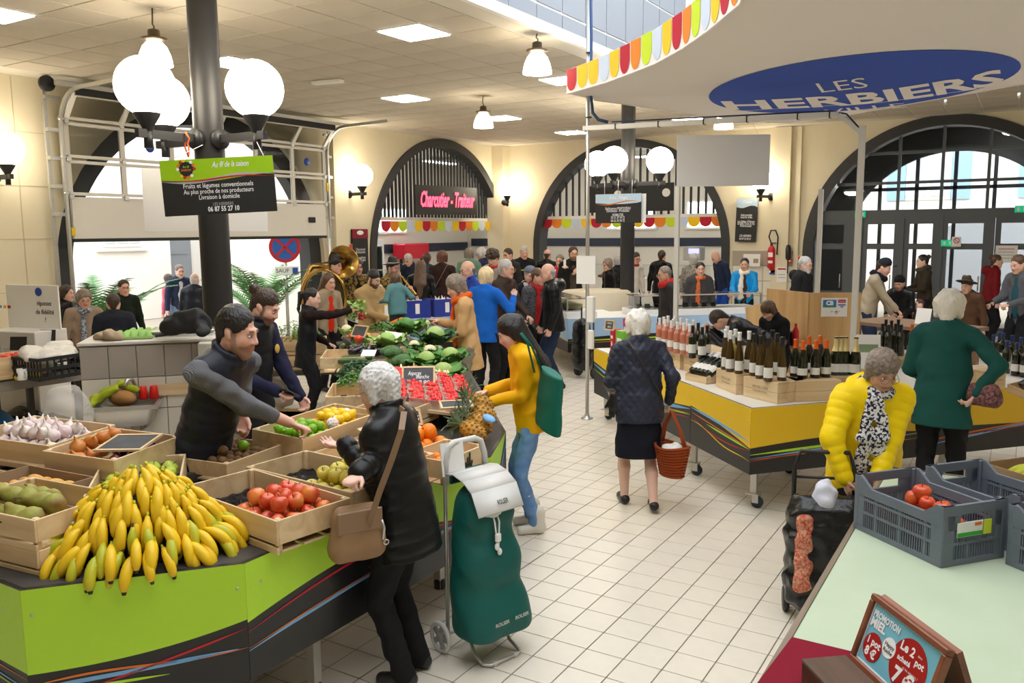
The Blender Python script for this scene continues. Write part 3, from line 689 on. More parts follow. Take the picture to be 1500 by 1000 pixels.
text('R.A.L. Pelagic',.08,M_sw,s2,T((0,h_*.37,.004)),shear=.35,width=w_*.4)
for i,(tx,y,ww)in enumerate((('Etablissement PONTOIZEAU',0,.55),('Distributeur - Producteur',-.08,.5),('NOIRMOUTIER',-.22,.24),('02 51 39 24 72',-.31,.3),('06 62 35 04 75',-.42,.3))):text(tx,.06,M_sw,s2,T((0,h_*y,.004)),bold=.0002,width=w_*ww)
for sx in(-.3,.0,.3):mb(M_steel).tube([(w_*sx,h_*.5,0),(w_*sx,h_*.5+.22,0)],.006,5).build('wire',s2)
mb(M_white).box((w_*.52,0,-.06),(w_*.1,h_*.98,.01)).build('second_panel',s2)
def bwall(label,P4,mt,cat='sign',name='wall_sign',th=.03):
 pa,pb_,pc,pd=P4;ctr=(pa+pb_+pc+pd)/4;w,h=(pb_-pa).length,(pa-pd).length
 return board(name,label,cat,ctr,pb_-pa,pa-pd,w,h,mt,th),w,h
s3,w_,h_=bwall('black delicatessen sign with red neon script under the first round arch',[on_x(u,v,-12.12)for u,v in((608,270),(698,275),(698,315),(610,314))],M_sblk)
M_neon=mat('red_neon',(.9,.05,.1),.4,emit=(1,.07,.13),estr=2.2)
text('Charcutier - Traiteur',.5,M_neon,s3,T((0,.0,.012)),shear=.3,bold=.012,width=w_*.88,ext=.004)
s4,w_,h_=bwall('long dark board hung across the arch behind the far iron column',[on_y(u,v,19.35)for u,v in((858,273),(987,267),(987,308),(858,312))],M_sblk)
for i,dx in enumerate((-.12,-.02,.42)):mb(M_white).lathe([(.10,0),(.10,.02)],16,T((w_*dx,h_*.15,.0))).build('round_emblem',s4)
s5,w_,h_=bwall('tall dark panel with pale blue head on the pier beside the fire extinguisher',[on_y(u,v,19.2)for u,v in((1078,291),(1109,291),(1108,354),(1078,354))],M_sblk)
mb(M_spale).prism([(-w_/2,h_/2),(-w_/2,h_*.3)]+[(-w_/2+w_*i/10,h_*(.31-.03*math.sin(2*math.pi*i/10)))for i in range(1,10)]+[(w_/2,h_*.3),(w_/2,h_/2)],0,.003).build('blue_band',s5)
for i,(tx,y)in enumerate((('Achat journalier',.12),('sous la criée',.07),('Les Sables d’Olonne',-.03),('St Gilles Croix de Vie',-.08),('Noirmoutier',-.13),('LES HERBIERS',-.36),('06 09 36 80 61',-.43))):text(tx,.07,M_sw,s5,T((0,h_*y,.006)),bold=.001,width=w_*(.8 if i in(2,3)else.55))
text('Océane',.1,M_sw,s5,T((0,h_*.42,.006)),shear=.3,width=w_*.4)
s6,w_,h_=bwall('tall black panel with dark red head on the pier left of the delicatessen arch',[on_x(u,v,-12.05)for u,v in((516,335),(539,335),(540,403),(517,403))],M_sblk)
mb(mat('wine_red',(.25,.01,.03),.5)).box((0,h_*.40,.003),(w_,h_*.2,.006)).build('red_head',s6);mb(M_sw).ell((0,h_*.42,.008),(w_*.22,h_*.05,.004),12,6).build('chef_hat',s6)
for tx,y in(('Charcuterie',.06),('Artisanale',.0),('Le cochon',-.12),('des Mauges',-.17)):text(tx,.08,M_sw,s6,T((0,h_*y,.004)),width=w_*.6)
s7=board('blank_board','blank white board hung from the wine stall bar','board',sum(([on_d(u,v,9.0)for u,v in((989,201),(1131,197),(1130,270),(989,272))]),Vector())/4,on_d(1131,199,9.0)-on_d(989,201,9.0),(0,0,1),.98,.53,mat('board_white',(.90,.91,.93),.5))
for sx in(-.36,.36):mb(M_steel).tube([(sx,.265,-.006),(sx-.1,.48,-.006)],.002,4).build('wire',s7)
s8=board('blank_board','blank grey white back of a sign hung behind the green fruit sign','board',on_d(300,293,7.9),on_d(370,293,7.9)-on_d(210,293,7.9),(0,0,1),1.15,.58,mat('board_grey',(.74,.74,.76),.5))
# ---- safety things on the pier
p=Vector((-4.89,YB-.14,1.58));t=thing('fire_extinguisher','red fire extinguisher hung on the cream pier','fire extinguisher',(p.x,p.y,1.32))
mb(M_red).lathe([(.07,0),(.085,.02),(.085,.40),(.06,.47),(.03,.50)],18).build('cylinder',t);mb(M_paper).box((0,-.084,.3),(.10,.01,.10)).box((0,-.084,.14),(.10,.01,.06)).build('label',t)
mb(M_black).box((0,0,.52),(.05,.05,.06)).box((.04,-.02,.56),(.12,.03,.02)).build('valve',t)
mb(M_black).tube([(0,-.02,.54),(-.06,-.02,.70),(-.02,-.02,.84),(.08,-.02,.84),(.14,-.03,.70),(.13,-.04,.30)],.016,8).build('hose',t)
o=mb(M_black).lathe([(.03,0),(.055,.05),(.06,.25),(.04,.33),(.0,.35)],12).box((0,0,-.15),(.02,.02,.3)).build('door_phone');tag(put(o,(-4.52,YB-.16,1.5)),'black handset hung right of the red fire extinguisher','telephone')
def plate(label,u,v,w,h,mt,cat='notice',Y=None,X=None,name='notice',extra=None):
 P=on_y(u,v,Y)if Y else on_x(u,v,X);xa=(1,0,0)if Y else(0,1,0)
 t=board(name,label,cat,P,xa,(0,0,1),w,h,mt,.012)
 for e in extra or():mb(e[0]).box((e[1]*w,e[2]*h,.002),(e[3]*w,e[4]*h,.006)).build('print',t)
 return t
plate('small red and white extinguisher notice under the red extinguisher',1131,396,.13,.20,M_paper,Y=19.17,extra=((M_red,0,.22,.9,.42),(M_blue,0,-.35,.9,.2)))
plate('white typed notice on the taupe tiles below the black handset',1145,402,.22,.33,M_paper,Y=19.15,extra=((M_sr,0,.38,.8,.1),(M_sg,0,0,.7,.05),(M_sg,0,-.2,.7,.05)))
plate('small red square alarm box left of the entrance arch',1157,382,.10,.09,M_red,Y=19.14,cat='alarm',name='alarm_box',extra=((M_sw,0,0,.5,.3),))
plate('small red and blue notice beside the alarm box at the arch edge',1173,380,.13,.15,M_paper,Y=19.1,extra=((M_red,-.3,0,.3,.9),(M_blue,.2,-.2,.4,.4)))
plate('white sheet with a brown picture on the metal cupboard door',1101,381,.38,.28,M_paper,Y=19.1,extra=((mat('brown_print',(.4,.3,.2),.7),.25,-.05,.3,.35),))
t=board('cupboard_door','flush beige cupboard door in the pier behind the woman in blue','cupboard',(-5.24,YB-.004,1.4),(1,0,0),(0,0,1),.62,.95,M_wall,.02)
plate('small red and white hydrant sticker beside the tall black panel',514,363,.10,.16,M_paper,X=-12.04,extra=((M_red,0,.1,.95,.7),))
def exit_sign(u,v,label,w=.22):
 t=plate(label,u,v,w,.13,mat('exit_green',(.0,.30,.14),.5,emit=(0,.4,.18),estr=.6),Y=19.44,cat='sign',name='exit_sign')
 mb(M_sw).prism([(-.02,.04),(-.02,.0),(-.045,0),(0,-.045),(.045,0),(.02,0),(.02,.04)][::-1],0,.004,T((-w*.22,0,.001))).build('arrow',t);mb(M_sw).box((w*.25,0,.002),(.03,.07,.004)).build('door_pictogram',t)
exit_sign(1260,314,'green exit sign on the transom behind the white stall post');exit_sign(1496,306,'green exit sign on the transom cut by the right picture edge');exit_sign(1387,356,'small green exit sign on the glass door beside the prohibition sticker')
t=plate('round red no entry pictogram on white on the entrance glass',1401,354,.17,.20,M_paper,Y=19.43,cat='sign',name='prohibition_sign')
mb(M_sr).tube([(.05*math.cos(a*.5236),.02+.05*math.sin(a*.5236),.003)for a in range(12)],.007,6,closed=True).tube([(-.035,.055,.003),(.035,-.015,.003)],.006,6).build('pictogram',t)
t=plate('white printed sheet taped on the right hand glass door',1474,372,.38,.34,M_paper,Y=19.43)
for k in range(4):mb(M_sr if k==0 else M_sg).box((0,.1-.06*k,.003),(.28,.012,.004)).build('print',t)
# ---- canopy over the wine stall
def on_can(u,v):r=ray(u,v);k=(3.874-CH)/(r.z+.04325*(r.x+r.y));return EYE+r*k
zc_=lambda x,y:3.874-.04325*(x+y)
M_fab=mat('canopy_fabric',(.90,.85,.81),.85,noise=(1.2,.25,(.87,.81,.76)))
M_logo=mat('logo_blue',rgb(38,80,185),.7)
nearl=[on_can(*q)for q in((830,137),(860,129),(890,120),(925,107),(960,93),(1000,71),(1040,43),(1085,5))]
nearl+=[Vector((x,y,zc_(x,y)))for x,y in((-1.50,5.2),(-1.38,4.6),(-1.42,4.0))]
farl=[on_can(*q)for q in((870,146),(920,153),(1000,165),(1080,174),(1150,180),(1240,168),(1380,143),(1500,122))]
farl+=[Vector((x,y,zc_(x,y)))for x,y in((.7,8.9),(1.35,8.8),(.95,7.9),(.9,6.9),(1.0,5.6),(.2,4.6),(-.8,4.25))]
cp=thing('stall_canopy','stretched cream canopy over the wine stall with the blue town logo beneath','canopy',(-1.6,8.0,3.6))
c0=Vector((-1.6,8.0,3.6))
ring=[p-c0 for p in nearl[::-1]+farl];n=len(ring);b=mb(M_fab)
b.add(ring+[p+Vector((0,0,.012))for p in ring],[tuple(range(n)),tuple(range(2*n-1,n-1,-1))]+[(i,i+n,(i+1)%n+n,(i+1)%n)for i in range(n)],False);b.build('fabric',cp)
b=mb(M_fab);b.tube([p-c0 for p in nearl],.012,6);b.tube([p-c0 for p in farl],.012,6);b.build('hem_rope',cp)
vl=mb(mat('valance_white',(.82,.78,.74),.8));acc=[0]
for a,e in zip(nearl[:-1],nearl[1:]):acc.append(acc[-1]+(e-a).length)
def along(s):
 for i in range(len(nearl)-1):
  if s<=acc[i+1]:k=(s-acc[i])/(acc[i+1]-acc[i]);return nearl[i].lerp(nearl[i+1],k)
 return nearl[-1]
hgt=lambda s:.25+.05*min(1,s/1.6)
N=60
for i in range(N):
 a,e=along(acc[-1]*i/N),along(acc[-1]*(i+1)/N);ha,he=hgt(acc[-1]*i/N),hgt(acc[-1]*(i+1)/N);up=Vector((0,0,1))
 vl.quad(a-c0,e-c0,e-c0+up*he,a-c0+up*ha)
vl.build('valance',cp)
seq=[0,4,4,3,4,0,1,2,3,4,0,1,2,3,4,0,1,2,3,4,0,1,2];pw=.225;s0=.0
for k in range(len(seq)):
 sa=s0+pw*k;
 if sa+pw>acc[-1]:break
 h=hgt(sa);out=[]
 for q in range(15):
  f=q/14;th=math.pi*f;x=(-math.cos(th))*.46+.5
  out.append((sa+pw*x,h*.46*(1-math.sin(th))+h*.06))
 top=[(sa+pw*.96,h*1.0),(sa+pw*.04,h*1.0)]
 b=mb(PENN[seq[k]]);pts=[]
 for s,z in out+top:
  a=along(s);d=(along(s+.05)-along(s-.05)if s>.06 else along(.1)-along(0)).normalized();nn=Vector((-abs(d.y),-abs(d.x),0)).normalized()
  pts.append(a-c0+Vector((0,0,z))+nn*.004)
 b.add(pts,[tuple(range(len(pts)))],False);b.build('pennant',cp)
EX=Vector((.7583,-.6519,0));EX.z=zc_(EX.x,EX.y)-zc_(0,0);EY=Vector((-.6519,-.7583,0));EY.z=zc_(EY.x,EY.y)-zc_(0,0)
o_=Vector((-1.611,8.882,zc_(-1.611,8.882)-.004))-c0
b=mb(M_logo);pts=[o_+EX*(1.70*math.cos(2*math.pi*i/64))+EY*(1.11*math.sin(2*math.pi*i/64))for i in range(64)];b.add(pts,[tuple(range(64))],False);b.build('town_logo',cp)
def fabric_text(body,base,top,bold=0):
 o=text(body,1,M_fab,cp,Matrix(),bold=bold);xs=[v.co.x for v in o.data.vertices];ys=[v.co.y for v in o.data.vertices];Bz,Tz=[[on_can(*q)-c0-Vector((0,0,.008))for q in L]for L in(base,top)]
 def cv(L,f):return L[0].lerp(L[1],f)if len(L)==2 else L[0]*((1-f)*(1-2*f))+L[1]*(4*f*(1-f))+L[2]*(f*(2*f-1))
 for v in o.data.vertices:f=(v.co.x-min(xs))/(max(xs)-min(xs));g=(v.co.y-min(ys))/(max(ys)-min(ys));v.co=cv(Bz,f).lerp(cv(Tz,f),g)
fabric_text('LES',((1204,134.5),(1273,126.5)),((1194,121),(1266,112)));fabric_text('HERBIERS',((1067,159.5),(1272,151),(1472,120.5)),((1055,147),(1262,134),(1468,98)),.03);fabric_text('VILLE',((1212,165),(1328,156)),((1206,160),(1324,149.5)))
pa,pb_=on_can(1074,162)-c0,on_can(1474,123)-c0;pm_=on_can(1290,149)-c0
for q in(pa,pb_,pm_):q.z-=.008
b=mb(M_fab);b.bar(pa,pm_,.012,.002);b.bar(pm_,pb_,.012,.002);b.build('logo_rule',cp)
for u,v in((1385,152),(1493,142)):
 p=on_can(u,v-6)-c0;mb(M_steel).tube([p,p+Vector((0,0,-.05))],.015,6).build('eyelet',cp)
fr=thing('stall_scaffold','white metal frame of pole and bar carrying cables over the wine stall','frame',(-4.3,8.69,0));f0=Vector((-4.3,8.69,0))
mb(M_steel).tube([(0,0,0),(0,0,4.9)],.022,12).build('pole',fr);mb(M_steel).lathe([(.07,0),(.07,.012),(.03,.02),(.03,.06)],14).build('foot',fr)
M_frame=mat('white_tube',(.80,.80,.78),.35,metal=.2)
e1=Vector((-1.62,8.69,3.28));mb(M_frame).bar((-.05,0,3.34),e1-f0,.06,.05).build('bar',fr)
mb(M_frame).bar(e1-f0,Vector((-1.42,8.69,3.10))-f0,.04,.04).build('brace',fr)
mb(M_frame).bar(Vector((-1.40,8.69,3.16))-f0,Vector((-1.40,8.69,0))-f0,.055,.055).build('post',fr)
M_cable=mat('blue_cable',(.02,.06,.16),.5)
mb(M_cable).tube([(.04,-.02,4.9),(.05,-.02,4.3),(.045,-.02,3.7),(.07,-.02,3.5),(.14,-.02,3.42),(.25,-.01,3.385)],.018,8).build('cable',fr)
mb(M_cable).tube([(.3,-.01,3.385),(2.6,0,3.32),(2.75,0,3.28),(2.87,0,3.14)],.008,6).build('cable',fr)
for z in(3.45,3.8,4.15):mb(M_black).lathe([(.035,0),(.035,.012)],10,T((.012,0,z))).build('cable_tie',fr)
for x in(.35,.85,1.35,1.8,2.3,2.6):mb(M_black).box((x,0,3.34-.022*x),(.012,.07,.062)).build('cable_tie',fr)
mb(M_white).box((.07,-.05,1.30),(.09,.07,.30),bev=.01).box((.07,-.05,.95),(.07,.05,.22),bev=.01).build('socket_box',fr);mb(M_paper).box((-.0,-.04,1.75),(.24,.01,.32)).build('pinned_sheet',fr)
for(u,v0,v1,Y),lb in(((993,272,462,9.6),'slim white post of the fish counter beside the red hooded man'),((1203,277,425,10.2),'slim bare metal post standing behind the wooden till screen')):
 p=on_y(u,v0,Y);q=on_y(u-3,v1,Y);t=mb(M_frame).bar((0,0,0),(0,0,p.z),.05,.05).box((0,0,.01),(.12,.12,.02)).build('metal_post');tag(put(t,(p.x,p.y,0)),lb,'post')
 # ==== STALLS
M_sblack=mat('laminate_black',(.016,.016,.017),.35,noise=(3,.3,(.024,.024,.025)))
M_yel=mat('laminate_yellow',rgb(238,196,20),.35);M_top=mat('worktop_cream',(.80,.77,.70),.45);M_topdark=mat('worktop_dark',(.05,.045,.04),.6)
M_alu=mat('brushed_metal',(.60,.58,.54),.35,metal=.8)
ZT,ZB=.85,.33
def front_panel(t,o0,a,b,colmat,wv,ribbons,z1=ZT,z0=ZB):
 """one facing board from plan point a to b; wv(f) = height fraction of the colour's lower edge"""
 a,b=Vector((a[0],a[1],0))-o0,Vector((b[0],b[1],0))-o0;d=b-a;L=d.length;x=d.normalized();n=Vector((x.y,-x.x,0));h=z1-z0
 base=a+Vector((0,0,z0));Mx=frame(base,x,(0,0,1),n)
 p=mb(M_sblack).box((L/2,h/2,-.012),(L-.004,h,.022),Mx,bev=.002).build('front_panel',t)
 N=24;vs=[Mx@Vector((L*i/N,h*wv(i/N),.0008))for i in range(N+1)]+[Mx@Vector((L*i/N,h-.002,.0008))for i in range(N+1)]
 bb=mb(colmat);bb.add(vs,[(i,i+1,N+2+i,N+1+i)for i in range(N)],False);bb.build('colour_band',p)
 for mt,fn,w,f0,f1 in ribbons:
  bb=mb(mt);k=20
  for i in range(k):
   fa,fb=f0+(f1-f0)*i/k,f0+(f1-f0)*(i+1)/k;ta=w*min(1,4*(i/k)+.15,4*(1-i/k)+.1);tb=w*min(1,4*((i+1)/k)+.15,4*(1-(i+1)/k)+.1)
   bb.quad(*[Mx@Vector(q)for q in((L*fa,h*fn(fa)-ta/2,.0016),(L*fb,h*fn(fb)-tb/2,.0016),(L*fb,h*fn(fb)+tb/2,.0016),(L*fa,h*fn(fa)+ta/2,.0016))])
  bb.build('ribbon',p)
 for f in(.04,.96):
  mb(M_alu).tube([Mx@Vector((L*f,h*.8,0)),Mx@Vector((L*f,h*.8,.004))],.006,8).build('screw',p)
 return p
def stall_leg(t,x,y,caster=True):
 b=mb(M_alu).box((x,y,.23),(.05,.05,.46-(.2 if caster else 0)+.2))if False else mb(M_alu).box((x,y,.24 if caster else.2),(.05,.05,.24 if caster else.4))
 l=b.build('leg',t)
 if caster:
  mb(M_alu).box((x,y,.115),(.10,.10,.01)).box((x+.02,y-.035,.08),(.05,.006,.07)).box((x+.02,y+.035,.08),(.05,.006,.07)).build('caster_fork',l)
  mb(mat('caster_rubber',(.03,.05,.07),.6)).tube([(x+.03,y-.02,.045),(x+.03,y+.02,.045)],.045,18).build('caster_wheel',l)
 else:mb(M_black).lathe([(.035,0),(.035,.05),(.028,.06)],12,T((x,y,0))).build('foot',l)
def worktop(t,o0,poly,mt,z=ZT,th=.03):
 b=mb(mt).prism([(x-o0.x,y-o0.y)for x,y in poly],z-th,z-.0005);return b.build('worktop',t)
lin=lambda a,b:(lambda f:a+(b-a)*f)
# ---- fruit and vegetable stall
PR=[(-6.6,1.62),(-3.22,1.62),(-2.68,2.24),(-2.69,4.13),(-2.95,4.72),(-4.85,7.0),(-6.9,8.6)]
PI_=[(-7.3,7.7),(-5.5,6.2),(-4.0,4.75),(-3.78,4.2),(-3.78,2.95),(-4.02,2.5),(-6.6,2.5)]
o0=Vector((-4.2,3.4,0));pst=thing('produce_stall','long lime green and black fruit stall with angled fronts at the left','stall',o0)
worktop(pst,o0,PR+PI_,M_topdark)
R1=[(M_sr,lambda f:.27+.10*f,.012,0,1),(M_sb,lambda f:.18+.05*math.sin(3*f),.014,0,.85),(M_so,lambda f:.21+.03*math.sin(5*f),.010,0,1)]
front_panel(pst,o0,PR[0],PR[1],M_lime,lambda f:.44-.10*f**3,[(M_sb,lambda f:.41-.20*f**3,.016,.4,1),(M_so,lambda f:.44-.15*f**3,.010,.4,1),(M_lime,lambda f:.41-.24*f**3,.012,.5,1),(M_so,lambda f:.30-.45*f**5,.012,.6,1)])
front_panel(pst,o0,PR[1],PR[2],M_lime,lambda f:.33+.20*f**2.2,[(M_sb,lambda f:.22+.08*f**1.6,.018,0,.95),(M_so,lambda f:.24+.02*math.sin(6*f)+.06*f,.010,0,1),(M_lime,lambda f:.165+.01*f,.012,0,.62),(M_sr,lambda f:.10+.36*f**1.3,.010,.25,1),(M_so,lambda f:.06+.01*f,.012,0,.2)])
front_panel(pst,o0,PR[2],PR[3],M_lime,lambda f:.50+.25*math.sin(2.4*f)-.45*f**2.2,[(M_sb,lambda f:.26+.34*f-.2*f*f,.02,0,1),(M_so,lambda f:.28+.34*f-.27*f*f,.010,0,1),(M_sr,lambda f:.42+.24*math.sin(2.6*f)-.3*f**2,.012,0,1),(M_so,lambda f:.5-.15*f,.010,.4,1)])
front_panel(pst,o0,PR[3],PR[4],M_lime,lambda f:.28+.72*f**.9,[(M_sb,lambda f:.18+.7*f,.03,0,1),(M_so,lambda f:.12+.6*f,.012,0,1),(M_so,lambda f:.08+.5*f,.012,0,1),(M_sr,lambda f:.03+.5*f,.010,0,1),(M_sg,lambda f:.0+.4*f,.010,.1,1)])
front_panel(pst,o0,PR[4],PR[5],M_lime,lambda f:.5-.15*math.sin(3*f),R1);front_panel(pst,o0,PR[5],PR[6],M_lime,lambda f:.5,R1)
for x,y in((-2.80,2.72),(-3.0,4.0),(-3.3,1.85),(-3.7,4.6),(-5.0,6.4),(-6.9,7.9),(-5.4,1.9),(-4.2,2.25),(-6.4,2.2)):stall_leg(pst,x-o0.x,y-o0.y,False)
# ---- wine stall
WS=[(-4.19,8.64),(-2.43,6.945),(-1.71,6.25),(-.60,7.50),(.70,8.95)];WI=[(-.2,9.5),(-1.75,7.75),(-3.5,9.3)]
o0=Vector((-1.75,8.2,0));wst=thing('wine_stall','yellow and black wine stall on casters under the town canopy','stall',o0)
worktop(wst,o0,WS+WI,M_top)
W1=[(M_sb,lambda f:.63-.14*f**1.5,.022,0,1),(M_so,lambda f:.56-.16*f,.010,0,1),(M_lime,lambda f:.52-.14*f**.8,.016,.3,1),(M_sr,lambda f:.50-.55*f+.42*f*f,.010,0,1),(M_sy,lambda f:.42-.25*f+.03*math.sin(8*f),.010,0,1)]
mid=((WS[0][0]+WS[1][0])/2,(WS[0][1]+WS[1][1])/2)
front_panel(wst,o0,WS[0],mid,M_yel,lambda f:.72-.32*f,[(M_sb,lambda f:.66-.34*f,.03,0,1),(M_lime,lambda f:.55-.32*f,.012,0,1),(M_sr,lambda f:.30-.1*f,.010,.2,1)])
front_panel(wst,o0,mid,WS[1],M_yel,lambda f:.40+.24*f,[(M_sb,lambda f:.33+.27*f,.03,0,1),(M_lime,lambda f:.30+.2*f,.014,0,1),(M_so,lambda f:.26+.26*f,.010,0,1),(M_sr,lambda f:.2+.25*f,.010,0,1)])
front_panel(wst,o0,WS[1],WS[2],M_yel,lambda f:.66-.26*f**1.4,W1)
front_panel(wst,o0,WS[2],WS[3],M_yel,lambda f:.40+.08*math.sin(3*f),[(M_lime,lambda f:.30+.10*f,.02,0,1),(M_sb,lambda f:.24+.16*f,.012,0,1),(M_sr,lambda f:.20+.22*f,.010,0,1),(M_so,lambda f:.22+.10*f,.010,0,1)])
front_panel(wst,o0,WS[3],WS[4],M_yel,lambda f:.46-.1*f,[(M_sb,lambda f:.18+.4*f,.02,0,1),(M_so,lambda f:.26+.3*f,.012,0,1),(M_sr,lambda f:.25+.2*f,.010,0,1)])
for x,y in((-2.45,7.12),(-1.74,6.50),(-4.10,8.80),(-.5,7.7),(.5,9.0),(-3.5,8.2),(-1.75,7.6)):stall_leg(wst,x-o0.x,y-o0.y,True)
# ==== CRATES AND PRODUCE
M_pine=wood('crate_pine',(.55,.37,.19),(.74,.56,.33),10,0);M_pine2=wood('box_pine',(.60,.40,.20),(.80,.62,.38),7,0)
M_card=mat('cardboard',(.36,.235,.13),.85,noise=(20,.3,(.31,.19,.10)))
def crate(label,x,y,z,w,d,h,rz,tilt=0,bt=.010,mt=None,group=None,board_h=.72):
 """slatted wooden crate, origin at the centre of its underside"""
 mt=mt or M_pine;t=thing('wooden_crate',label,'crate',(x,y,z),rz,group);t.rotation_euler=(tilt,0,rz)
 for sg in(-1,1):
  mb(mt).box((0,sg*(d/2-bt/2),h*(1-board_h/2)),(w,bt,h*board_h),bev=.002).build('side_board',t)
  mb(mt).box((sg*(w/2-bt/2),0,h*(1-board_h/2)),(bt,d-2*bt,h*board_h),bev=.002).build('end_board',t)
  mb(mt).box((0,sg*(d/2-bt/2),h*.1),(w,bt,h*.2),bev=.002).build('side_board',t)
  for sy in(-1,1):mb(mt).box((sg*(w/2-bt-.012),sy*(d/2-bt-.012),h*.51),(.024,.024,h*1.02),bev=.003).build('corner_post',t)
 n=max(3,int(d/.11))
 for i in range(n):mb(mt).box((0,-d/2+d*(i+.5)/n,.006),(w-.02,d/n-.018,.008)).build('bottom_slat',t)
 return t
def local(t,p):return t.matrix_basis@Vector(p)if False else(Matrix.Translation(t.location)@t.rotation_euler.to_matrix().to_4x4())@Vector(p)
class Kind:
 def __init__(s,o):s.o=o;s.used=False
 def __call__(s,loc,rot=(0,0,0),scale=1.0,label=None,cat=None,group=None):
  c=s.o if not s.used else dup(s.o);s.used=True;put(c,loc,rot,scale)
  for k,v in(('label',label),('category',cat),('group',group)):
   if v:c[k]=v
  return c
def rnd(a,b):return random.uniform(a,b)
def fruitmat(name,c1,c2,scale=6,rough=.35,bump=None,coat=0):return mat(name,c1,rough,noise=(scale,1.0,c2),bump=bump,coat=coat)
M_stem=mat('fruit_stem',(.10,.06,.03),.8);M_leaf=mat('leaf_green',(.06,.20,.03),.55,noise=(12,.7,(.13,.32,.06)));M_leafd=mat('leaf_dark',(.02,.085,.025),.55,noise=(14,.7,(.05,.15,.05)))
M_leafl=mat('leaf_light',(.28,.48,.10),.55,noise=(12,.8,(.45,.60,.22)))
def apple_kind(name,mt,r=.04,n=16):
 pr=[(.0,-.80),(.18,-.86),(.42,-.88),(.70,-.66),(.93,-.2),(1.0,.18),(.92,.55),(.66,.82),(.36,.86),(.14,.72),(.0,.62)]
 o=mb(mt).lathe([(max(1e-5,a*r),b*r)for a,b in pr],n).build(name);mb(M_stem).tube([(0,0,.6*r),(.04*r,0,r),(.14*r,0,1.25*r)],.05*r,5).build('stem',o);return Kind(o)
def ball_kind(name,mt,r=(.035,.035,.034),n=14,k=9,tip=None):
 b=mb(mt).ell((0,0,0),r,n,k)
 o=b.build(name)
 if tip=='button':mb(M_stem).ell((0,0,r[2]*.98),(r[0]*.12,r[0]*.12,r[0]*.06),6,4).build('stem_button',o)
 if tip=='nub':mb(mt).tube([(r[0]*.85,0,0),(r[0]*1.18,0,0)],[r[0]*.42,r[0]*.12],8).build('tip',o)
 return Kind(o)
banana_b=MB();M_ban=mat('banana_yellow',rgb(235,195,30),.45,noise=(9,.6,rgb(222,178,22)));M_bang=mat('banana_greenish',rgb(170,180,40),.45,noise=(9,.8,rgb(215,190,40)));M_bant=mat('banana_tip',(.03,.028,.012),.7)
def banana_kind(mt):
 pts=[];rs=[];Rr_=.125;A_=R(68)
 for i in range(11):
  a=A_*i/10;pts.append((Rr_*math.sin(a),0,Rr_*(math.cos(a)-1)));rs.append([.0085,.0120,.0172,.0202,.0214,.0218,.0218,.0212,.0198,.0165,.0100][i])
 b=MB().m(mt);b.tube(pts,rs,8);o=b.build('banana')
 mb(M_bant).tube([pts[-1],(pts[-1][0]+.004,0,pts[-1][2]-.011)],[.0098,.0072],7).build('tip',o);mb(M_bang if mt is M_ban else M_stem).tube([(-.018,0,.002),(0,0,0)],[.0060,.0066],7).build('stem',o);return Kind(o)
ban,bang=banana_kind(M_ban),banana_kind(M_bang)
tv,nv=Vector((.657,.754,0)),Vector((.754,-.657,0));cc_=Vector((-2.95,1.93,0))-nv*.30
lay=[(1.215,.04,.02,6),(1.185,.10,.06,10),(1.145,.15,.10,14),(1.10,.20,.135,17),(1.055,.245,.165,20),(1.01,.29,.195,22),(.965,.325,.22,24),(.925,.35,.24,25)]
for li,(z,at_,an,n)in enumerate(lay):
 for i in range(n):
  ph=R(-112+224*(i+.5)/n)+rnd(-.08,.08);out=nv*math.cos(ph)+tv*math.sin(ph)
  p=cc_+nv*(an*math.cos(ph))+tv*(at_*math.sin(ph));e=R(rnd(26,60))if li<6 else R(rnd(8,30))
  yaw=math.atan2(out.y,out.x)+(.35*math.sin(i*.8+li*2.1))+rnd(-.15,.15)
  k=bang if(li>=5 and random.random()<.28)else ban
  k((p.x,p.y,z+rnd(-.008,.008)),(rnd(-.3,.3),e,yaw),rnd(.93,1.10),'greenish banana low in the heap' if k is bang else 'ripe yellow banana in the tall heap','banana','bananas heaped on the stall corner')
core=mb(mat('black_liner',(.012,.012,.013),.3,bump=('noise',30,.8))).lathe([(.30,0),(.26,.1),(.16,.24),(.05,.33),(1e-4,.34)],24);o=core.build('heap_liner');tag(put(o,(cc_.x,cc_.y,ZT),(0,0,math.atan2(tv.y,tv.x)),(1.0,.66,1)),'black liner sheet under the banana heap','liner')
def heap(kind,t,w,d,z0,r,label,cat,group,n=None,layers=1,ry=None,tumble=True,x0=0,y0=0,sc=(.92,1.08)):
 """lay fruit in rows inside the crate"""
 ry=ry or r;c=0
 for l in range(layers):
  nx,ny=max(1,int((w-2*r*l*.9)/(2*r))),max(1,int((d-2*ry*l*.9)/(2*ry)))
  for i in range(nx):
   for j in range(ny):
    if n and c>=n:return
    p=local(t,(x0+(i-(nx-1)/2)*2*r*1.0+rnd(-.12,.12)*r+(r*.5 if(j+l)%2 and nx>1 else 0)*.6,y0+(j-(ny-1)/2)*2*ry+rnd(-.12,.12)*ry,z0+r+l*r*1.5+rnd(-.1,.1)*r))
    kind(p,(rnd(-.7,.7),rnd(-.7,.7),rnd(0,6.28))if tumble else(0,0,rnd(0,6.28)),rnd(*sc),label,cat,group);c+=1
a45=math.atan2(tv.y,tv.x)
M_liner=mat('black_tray',(.010,.010,.011),.22,bump=('noise',22,.6))
